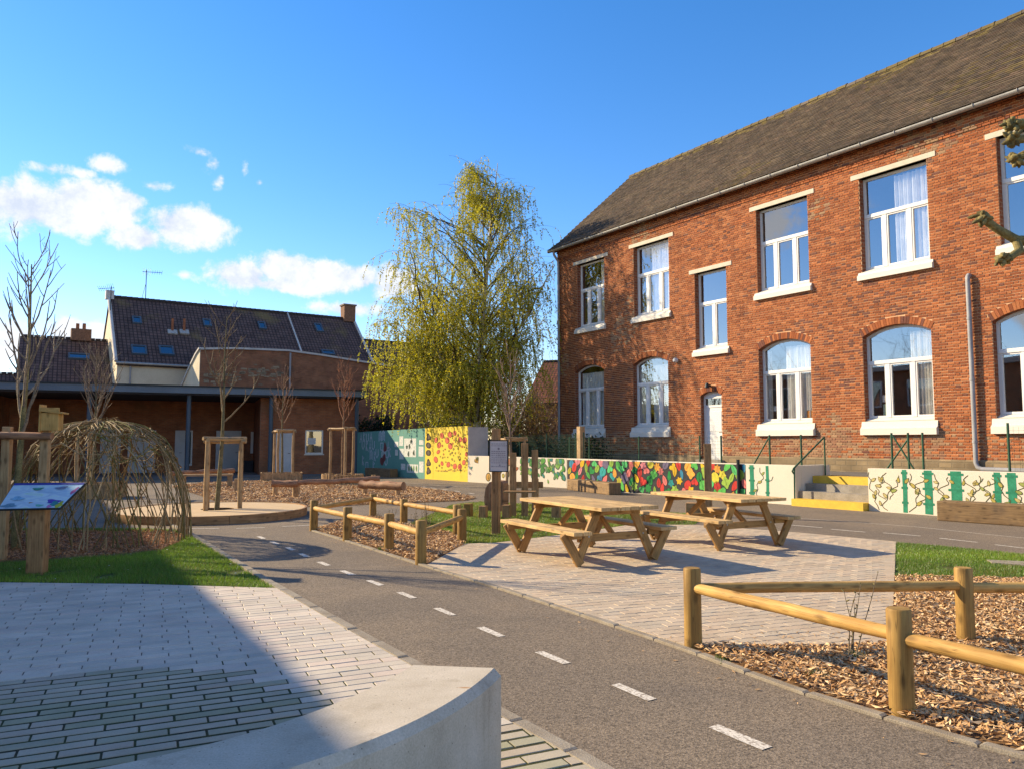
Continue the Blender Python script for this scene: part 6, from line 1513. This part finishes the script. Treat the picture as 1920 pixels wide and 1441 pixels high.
# ================================================================== CANOPY BUILDING AND HOUSES BEHIND
CA = R(21.77); HC = 4.2; CP = Plane(G(683, 733, HC), CA)
def cw(s, z, back=0.0): return CP.W(s, z, -back)
def cquad(b, s0, s1, z0_, z1_, back, m=0): b.face([cw(s0, z0_, back), cw(s1, z0_, back), cw(s1, z1_, back), cw(s0, z1_, back)], [(s0, z0_), (s1, z0_), (s1, z1_), (s0, z1_)], m=m)
def cbox(b, s0, s1, z0_, z1_, b0, b1, m=0):
    v = [cw(x, y, k) for k in (b1, b0) for x, y in ((s0, z0_), (s1, z0_), (s1, z1_), (s0, z1_))]
    for f in [(4, 5, 6, 7), (1, 0, 3, 2), (0, 1, 5, 4), (5, 1, 2, 6), (7, 6, 2, 3), (0, 4, 7, 3)]:
        b.face([v[i] for i in f], {0: None}.get(0) or [((x, y)) for x, y in [((s0, s1, s1, s0, s0, s1, s1, s0)[i]+((0, 0, 0, 0, b0-b1, b0-b1, b0-b1, b0-b1)[i]), (z0_, z0_, z1_, z1_, z0_, z0_, z1_, z1_)[i]) for i in f]], m=m)
SLc = -16.8; HS = HC-.38
can = thing('canopy_building', 'single-storey brick school annexe with a deep flat canopy on blue-grey columns', 'building', cw(-8, 0, 3))
b = MB(); cbox(b, SLc, .15, HC-.30, HC, -.02, 11.0); b.build('canopy_roof', FASC, can, .01)
b = MB(); cbox(b, SLc-.05, .2, HC, HC+.06, -.07, 11.05); b.build('roof_edge', DARKP, can)
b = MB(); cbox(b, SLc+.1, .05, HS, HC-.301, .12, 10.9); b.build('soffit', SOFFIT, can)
for px in (165, 352, 507, 668): s = CP.S(px, .35); b = MB(); b.tube([cw(s, 0, .35), cw(s, HS, .35)], .10, 12); b.build('column', STEEL, can)
sb0, sb1 = CP.S(487, 1.0), CP.S(664, 1.0)
# brick block with door and window openings
d0, d1 = CP.S(514, 1.0), CP.S(551, 1.0); w0, w1 = CP.S(572, 1.0), CP.S(606, 1.0); dz = CP.hit(530, 803, 1.0)[1]; wz0, wz1 = CP.hit(588, 850, 1.0)[1], CP.hit(588, 805, 1.0)[1]
b = MB()
for a, c, zz0, zz1 in ((sb0, d0, 0, HS), (d0, d1, dz, HS), (d1, w0, 0, HS), (w0, w1, wz1, HS), (w0, w1, 0, wz0), (w1, sb1, 0, HS)): cquad(b, a, c, zz0, zz1, 1.0)
for s in (sb0, sb1): b.face([cw(s, 0, 1.0), cw(s, HS, 1.0), cw(s, HS, 10.8), cw(s, 0, 10.8)], [(0, 0), (0, HS), (9.8, HS), (9.8, 0)])
for (x, z0_, z1_) in ((d0, 0, dz), (d1, 0, dz), (w0, wz0, wz1), (w1, wz0, wz1)): b.face([cw(x, z0_, 1.0), cw(x, z1_, 1.0), cw(x, z1_, 1.14), cw(x, z0_, 1.14)], [(0, z0_), (0, z1_), (.14, z1_), (.14, z0_)])
for (x0, x1, z_) in ((d0, d1, dz), (w0, w1, wz1), (w0, w1, wz0)): b.face([cw(x0, z_, 1.0), cw(x1, z_, 1.0), cw(x1, z_, 1.14), cw(x0, z_, 1.14)], [(0, 0), (1, 0), (1, .14), (0, .14)])
cquad(b, SLc+.1, sb0, 0, HS, 6.2); b.face([cw(SLc+.1, 0, .6), cw(SLc+.1, HS, .6), cw(SLc+.1, HS, 6.2), cw(SLc+.1, 0, 6.2)], [(0, 0), (0, 3.62), (6, 3.62), (6, 0)])
b.build('brick_wall', FARBR, can)
def cdoor(s0, s1, zt, back, label, mat=DOORW):
    b = MB(); cbox(b, s0, s1, 0, zt, back, back+.05); d = b.build('door', mat, can, .006); b = MB(); cbox(b, s0+.10, s1-.10, .12, zt-.12, back-.012, back-.001); b.build('door_panel', mat, d)
    b = MB(); b.tube([cw(s1-.16, 1.05, back-.012), cw(s1-.16, 1.05, back-.06), cw(s1-.28, 1.05, back-.06)], .012, 6); b.build('handle', DARKP, d)
cdoor(d0, d1, dz, 1.06, '')
for (a, c) in ((328, 347), (405, 452), (240, 292), (188, 226)): cdoor(CP.S(a, 6.1), CP.S(c, 6.1), 2.25, 6.12, '')
b = MB(); a, c = CP.S(347, 6.1)+.02, CP.S(361, 6.1); cbox(b, a, c, .35, 2.25, 6.13, 6.17); w_ = b.build('window', WHITEP, can); b = MB(); cquad(b, a+.08, c-.08, .45, 2.17, 6.12); b.build('pane', GLASSD, w_)
b = MB(); a, c = CP.S(470, 6.1), CP.S(475, 6.1); cbox(b, a, c, 1.0, 2.2, 6.12, 6.17); b.build('window_frame', WHITEP, can)
b = MB()
for q in ((w0, w0+.07, wz0, wz1), (w1-.07, w1, wz0, wz1), (w0+.07, w1-.07, wz0, wz0+.07), (w0+.07, w1-.07, wz1-.07, wz1)): cbox(b, *q, 1.05, 1.12)
w_ = b.build('window', WHITEP, can); b = MB(); cquad(b, w0+.07, w1-.07, wz0+.07, wz1-.07, 1.10); b.build('pane', GLASSD, w_); b = MB(); cbox(b, w0-.04, w1+.05, wz0-.06, wz0, .96, 1.12); b.build('sill', SILLP, w_)
b = MB(); cquad(b, CP.S(577, 1.08), CP.S(592, 1.08), CP.hit(584, 832, 1.08)[1], CP.hit(584, 820, 1.08)[1], 1.085); b.build('notice', PAPER, w_)
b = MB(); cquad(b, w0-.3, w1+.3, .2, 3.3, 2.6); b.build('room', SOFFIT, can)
# paved strip under the canopy
q = [cw(SLc, 0, -1.2), cw(.6, 0, -1.2), cw(.6, 0, 6.2), cw(SLc, 0, 6.2)]; struct(poly_sheet('canopy_floor', [p[:2] for p in q], .006, basic('canopy_floor_concrete', (.20, .19, .18), .85, vs=1, fine=30, fvar=.12)))
# white box by the canopy wall
s = CP.S(462, 5.6); b = MB(); cbox(b, s-.4, s+.35, 0, .62, 5.0, 5.6); tag(b.build('storage_chest', SOFFIT, None, .02), 'dark low chest standing under the canopy beside the pale door', 'chest')

# old brick building behind the canopy
OB = 11.6
def tops(px, py): return CP.hit(px, py, OB)
T_ = [tops(376, 656), tops(440, 655), tops(540, 659), tops(600, 667), tops(650, 675), tops(720, 686), tops(800, 690)]
ob = thing('old_brick_building', 'old brick outbuilding with patched plaster and a sagging coping above the canopy', 'building', cw(-4, 0, OB))
b = MB(); s0, s1 = T_[0][0], T_[-1][0]
poly = [(s0, 0), (s1, 0)]+T_[::-1]; b.face([cw(x, z_, OB) for x, z_ in poly], [(x, z_) for x, z_ in poly])
b.face([cw(x, z_, OB+5) for x, z_ in poly[::-1]], [(x, z_) for x, z_ in poly[::-1]])
for x, zt in ((s0, T_[0][1]), (s1, T_[-1][1])): b.face([cw(x, 0, OB), cw(x, zt, OB), cw(x, zt, OB+5), cw(x, 0, OB+5)], [(0, 0), (0, zt), (5, zt), (5, 0)])
b.build('wall', OLDBR, ob); b = MB()
for (x0, z0_), (x1, z1_) in zip(T_[:-1], T_[1:]):
    v = [cw(x0, z0_, OB-.10), cw(x1, z1_, OB-.10), cw(x1, z1_+.12, OB-.10), cw(x0, z0_+.12, OB-.10), cw(x0, z0_, OB+5), cw(x1, z1_, OB+5), cw(x1, z1_+.12, OB+5), cw(x0, z0_+.12, OB+5)]
    b.idx(v, [(0, 1, 2, 3), (3, 2, 6, 7), (1, 0, 4, 5)])
b.build('coping', GREYW, ob)
b = MB(); r = random.Random(2)
for i in range(70):                                   # patches of pale plaster and stone left on the old wall
    px = r.uniform(384, 528); py = r.gauss(702, 8) if px > 450 else r.gauss(708, 6)
    s, z_ = CP.hit(px, min(py, 722), OB); w_ = r.uniform(.15, .42); h_ = r.uniform(.06, .13); b.face([cw(s-w_/2, z_, OB-.012), cw(s+w_/2, z_-.01, OB-.012), cw(s+w_/2*r.uniform(.7, 1), z_+h_, OB-.012), cw(s-w_/2*r.uniform(.7, 1), z_+h_, OB-.012)], None, tuple(np.array((.33, .235, .145))*r.uniform(.7, 1.15)))
stuff(b.build('plaster_patches', MURAL, ob))
s = CP.S(541, OB-.12); b = MB(); zt = CP.hit(541, 588, OB-.12)[1]; b.tube([cw(s, 3.9, OB-.12), cw(s, 7.3, OB-.12)], .06, 8); b.build('downpipe', PIPE, ob)
# cream wing wall of the outbuilding
P1 = np.array(cw(s0-.03, 0, OB)[:2]); dd = np.array([-.66, .75])
rt_ = (318-960)/FPX; k_ = (P1[0]-rt_*1.003*P1[1])/(-(dd[0])+rt_*1.003*dd[1]); P2 = P1+dd*k_; h1 = T_[0][1]
cwg = thing('cream_wing', 'cream rendered wing wall with a swept sloping coping behind the canopy', 'wall', (*((P1+P2)/2), 0))
prof = [(0, 0), (1, 0), (1, 3.9), (.8, 4.35), (.55, 5.2), (.3, 6.3), (.12, 7.0), (0, h1+.05)]
b = MB(); b.slab([(*(P1+(P2-P1)*f), z_) for f, z_ in prof], (.35, .30, 0)); b.build('wall', CREAM, cwg)
b = MB()
for (f0, z0_), (f1_, z1_) in zip(prof[2:-1], prof[3:]): b.beam((*(P1+(P2-P1)*f0+np.array([.15, .12])), z0_+.05), (*(P1+(P2-P1)*f1_+np.array([.15, .12])), z1_+.05), .55, .12)
b.build('coping', GREYW, cwg)

def house(F, ang, L, D, ze, zr, name, label, wallm, roofm, over=.25, ridge_off=None, gable=None):
    t = thing(name, label, 'house', (*F, 0)); e = np.array([math.cos(ang), math.sin(ang)]); k = np.array([-e[1], e[0]])
    def P(a, d, z): q = F+e*a+k*d; return (q[0], q[1], z)
    b = MB(); b.face([P(0, 0, 0), P(L, 0, 0), P(L, 0, ze), P(0, 0, ze)], [(0, 0), (L, 0), (L, ze), (0, ze)]); b.face([P(L, D, 0), P(0, D, 0), P(0, D, ze), P(L, D, ze)], [(0, 0), (L, 0), (L, ze), (0, ze)])
    for a in (0, L): b.face([P(a, 0, 0), P(a, 0, ze), P(a, D/2, zr-.05), P(a, D, ze), P(a, D, 0)], [(0, 0), (0, ze), (D/2, zr), (D, ze), (D, 0)])
    b.build('wall', gable or wallm, t); b = MB(); sl = math.hypot(D/2+over, zr-ze); dz_ = (zr-ze)/(D/2)*over
    for sd in (0, 1):
        y0 = -over if sd == 0 else D+over
        q = [P(-.08, y0, ze-dz_), P(L+.08, y0, ze-dz_), P(L+.08, D/2, zr), P(-.08, D/2, zr)]; nrm_ = np.array([0, 0, -.16]); b.slab(q, nrm_, uv=[(0, 0), (L, 0), (L, sl), (0, sl)])
    rf = b.build('roof', roofm, t); b = MB()
    n = int(L/.35)
    for i in range(n): b.tube([P(L*i/n, D/2, zr+.0), P(L*(i+.93)/n, D/2, zr+.02)], .13, 6, col=(.05, .04, .038))
    b.build('ridge', BARK, rf)
    return t, rf, P, sl
HA = R(33.9)
Fh = np.array([-24.8, 48.0])
Hs, Hr, HP, sl = house(Fh, HA, 17.6, 10.0, 6.75, 11.55, 'terraced_house', 'large cream house with a long dark tiled roof and seven skylights behind the canopy', CREAM, FARRF, .2)
slopeN = np.array([0, 0, 1.0])
class RoofPlane:
    def __init__(s, P, D, ze, zr): s.p0 = np.array(P(0, 0, ze)); s.u = np.array(P(1, 0, ze))-s.p0; s.v = np.array(P(0, D/2, zr))-s.p0; s.v /= np.linalg.norm(s.v); s.n = np.cross(s.u, s.v); s.n /= np.linalg.norm(s.n)
    def hit(s, px, py): r_ = ray(px, py); o = np.array([0, 0, EYE]); t_ = ((s.p0-o)@s.n)/(r_@s.n); q = o+r_*t_-s.p0; return q@s.u, q@s.v
    def W(s, a, c, h=0): return s.p0+s.u*a+s.v*c+s.n*h
def skylight(rp_, parent, px0, py0, px1, py1):
    a0_, c1_ = rp_.hit(px0, py0); a1_, c0_ = rp_.hit(px1, py1); c0_, c1_ = sorted((c0_, c1_)); c1_ = max(c1_, c0_+.5); A = np.stack([rp_.u, rp_.v, rp_.n], 1); b = MB()
    for (x0, x1, y0, y1) in ((a0_, a1_, c0_, c0_+.09), (a0_, a1_, c1_-.09, c1_), (a0_, a0_+.09, c0_+.09, c1_-.09), (a1_-.09, a1_, c0_+.09, c1_-.09)): b.box(rp_.W((x0+x1)/2, (y0+y1)/2, .07), (x1-x0, y1-y0, .14), A)
    f = b.build('skylight', STEEL, parent); b = MB(); b.face([rp_.W(a0_+.09, c0_+.09, .09), rp_.W(a1_-.09, c0_+.09, .09), rp_.W(a1_-.09, c1_-.09, .09), rp_.W(a0_+.09, c1_-.09, .09)]); b.build('pane', glassR, f)
glassR = glass('skylight_glass', .30, (.3, .33, .35))
RP = RoofPlane(HP, 10.0, 6.75, 11.55)
for q in ((247, 595, 266, 609), (379, 600, 397, 614), (482, 605, 500, 619), (588, 608, 607, 624), (245, 649, 276, 667), (297, 650, 327, 668), (602, 659, 628, 667)): skylight(RP, Hr, *q)
for px in (323, 345): a_, c_ = RP.hit(px, 622); b = MB(); b.tube([RP.W(a_, c_, 0), RP.W(a_, c_, 0)+np.array([0, 0, .9])], .09, 8, col=(.30, .11, .05)); b.box(RP.W(a_, c_-.1, .05), (.6, .45, .10), np.stack([RP.u, RP.v, RP.n], 1), col=(.4, .38, .35)); b.build('flue', BARK, Hr)
a_, c_ = RP.hit(543, 600); b = MB(); b.tube([RP.W(a_, 0.2, .06), RP.W(a_, RP.hit(541, 588)[1], .06)], .07, 6); b.build('flashing', GREYW, Hr)
b = MB()
for s_ in (-.10, 17.65): b.tube([HP(s_, 0-.2, 6.65), HP(s_, 5.0, 11.6)], .11, 6)
b.build('verge', GREYW, Hr)
b = MB(); b.tube([HP(-.1, -.25, 6.55), HP(17.6, -.25, 6.55)], .08, 8); b.build('gutter', ZINC, Hs); b = MB(); b.tube([HP(.75, -.1, 6.5), HP(.75, -.1, 0)], .05, 6); b.build('downpipe', PIPE, Hs)
b = MB(); q = np.array(HP(17.2, 5.0, 11.6)); b.box(q+np.array([0, 0, .35]), (.95, .8, 1.3), rotz(HA), col=(.22, .11, .06)); b.box(q+np.array([0, 0, 1.05]), (1.1, .95, .12), rotz(HA), col=(.20, .15, .11)); b.build('chimney', BARK, Hr)
b = MB(); q = np.array(HP(-.05, 5.0, 11.5)); b.box(q+np.array([0, 0, .15]), (.5, .55, .6), rotz(HA)); b.build('gable_cap', GREYW, Hr)
def aerial(p, h, label, dirn):
    b = MB(); p = np.array(p); top = p+np.array([0, 0, h]); b.tube([p, top], .028, 5); e = np.array([math.cos(dirn), math.sin(dirn), 0]); s = np.array([-e[1], e[0], 0]); z_ = top-np.array([0, 0, .15])
    b.tube([z_-e*.25, z_+e*1.0], .018, 4)
    for k in np.linspace(-.2, 1.0, 9): b.tube([z_+e*k-np.array([0, 0, .16])*(1 if k > .3 else 1.7)-s*.12, z_+e*k+np.array([0, 0, .16])*(1 if k > .3 else 1.7)+s*.12], .011, 3)
    b.tube([p-e*.25, p+np.array([0, 0, h*.55])], .016, 4); return tag(b.build('tv_aerial', DARKP), label, 'aerial')
q = np.array(HP(2.2, 5.0, 11.6)); aerial(q, 2.1, 'television aerial on the ridge of the large dark roof', .3)
# lower roofed house on the left
Fl = np.array(ATY(30, 715, 46.5)[:2]); lower = house(Fl, HA-.06, 8.2, 8.5, 5.0, 8.55, 'terraced_house', 'lower house with dark tiled roof and one skylight left of the cream gable', OLDBR, FARRF, .2)
RP2 = RoofPlane(lower[2], 8.5, 5.0, 8.55); skylight(RP2, lower[1], 128, 664, 168, 676)
q = np.array(lower[2](3.4, 4.25, 8.6)); b = MB(); b.box(q+np.array([0, 0, .25]), (1.2, .7, .8), rotz(HA), col=(.20, .11, .07)); 
for k in (-.25, .2): b.tube([q+np.array([k, 0, .6]), q+np.array([k, 0, 1.05])], .11, 7, col=(.3, .13, .07))
b.build('chimney', BARK, lower[1])
q = np.array(lower[2](6.3, 4.25, 8.55)); aerial(q, 2.3, 'thin mast aerial on the lower left roof', 1.2); q = np.array(HP(-.12, 3.6, 10.15)); aerial(q, 1.9, 'small aerial bracketed to the cream gable', 2.9)
Fr = np.array(ATY(665, 700, 60)[:2]); house(Fr, HA, 12, 9, 5.6, 10.3, 'terraced_house', 'dark roofed house just right of the long roof, half hidden by the birch', OLDBR, FARRF, .2)
Fr2 = np.array(ATY(985, 760, 56)[:2]); house(Fr2, R(-20), 13, 9, 4.6, 7.9, 'terraced_house', 'brick house with reddish roof glimpsed between the thicket and the school corner', OLDBR, tiled('red_roof', (.20, .07, .035), (.14, .05, .03), (.05, .02, .015), .24, .3, .03, off=0.0), .2)
Fl2 = np.array(ATY(-60, 715, 52)[:2]); house(Fl2, HA, 5.2, 7, 4.2, 6.6, 'terraced_house', 'small dark roofed house at the far left beyond the canopy', OLDBR, FARRF, .2)

# ================================================================== BUILDING AT THE LEFT WHOSE ROOF EDGE SHADES THE PAVING
EH = 6.5; ed = np.array([.525, -.851]); shp = G(385, 1105); off_ = np.array([-.932, .362])*EH/math.tan(SUN_EL); E0 = shp+off_; en = np.array([-.851, -.525])
lb = thing('left_wing', 'two-storey brick school wing with a flat roof along the left of the yard', 'building', (*(E0+en*4), 0))
def LW(a, d, z): q = E0+ed*a+en*d; return (q[0], q[1], z)
A0, A1 = -19.0, 17.0; b = MB()
b.face([LW(A0, .4, 0), LW(A1, .4, 0), LW(A1, .4, EH-.3), LW(A0, .4, EH-.3)], [(A0, 0), (A1, 0), (A1, EH), (A0, EH)])
for a in (A0, A1): b.face([LW(a, .4, 0), LW(a, .4, EH-.3), LW(a, 9, EH-.3), LW(a, 9, 0)], [(0, 0), (0, EH), (8, EH), (8, 0)])
b.face([LW(A0, 9, 0), LW(A1, 9, 0), LW(A1, 9, EH-.3), LW(A0, 9, EH-.3)], [(A0, 0), (A1, 0), (A1, EH), (A0, EH)]); b.build('wall', FARBR, lb)
b = MB(); v = [LW(a, d, z_) for z_ in (EH-.3, EH) for a, d in ((A0-.3, 0), (A1+.3, 0), (A1+.3, 9.3), (A0-.3, 9.3))]; b.idx(v, [(0, 1, 2, 3), (4, 5, 6, 7), (0, 1, 5, 4), (1, 2, 6, 5), (2, 3, 7, 6), (3, 0, 4, 7)]); b.build('flat_roof', GREYW, lb)
for a in np.arange(A0+1.5, A1-2, 3.4):
    for z_ in (1.0, 3.9):
        b = MB(); v = [LW(a+x, d, z_+y) for d in (.36, .44) for x, y in ((0, 0), (1.7, 0), (1.7, 1.7), (0, 1.7))]; b.idx(v, [(0, 1, 2, 3), (0, 1, 5, 4), (1, 2, 6, 5), (2, 3, 7, 6), (3, 0, 4, 7)]); w_ = b.build('window', WHITEP, lb)
        b = MB(); b.face([LW(a+x, .352, z_+y) for x, y in ((.1, .1), (1.6, .1), (1.6, 1.6), (.1, 1.6))]); b.build('pane', GLASSD, w_)
for i, (x, y, h) in enumerate(((-33, 14, 11), (-36, 21, 12), (-34, 27, 11), (-38, 33, 12), (-35, 7, 11), (-33, 19, 10))):
    thicket((x, y), 12, h, 6.0, (.13, .10, .075), 'tall bare tree standing beyond the flat-roofed left wing', 60+i, 'tree')['group'] = 'bare trees beyond the left wing'
print('objects', len(bpy.data.objects))
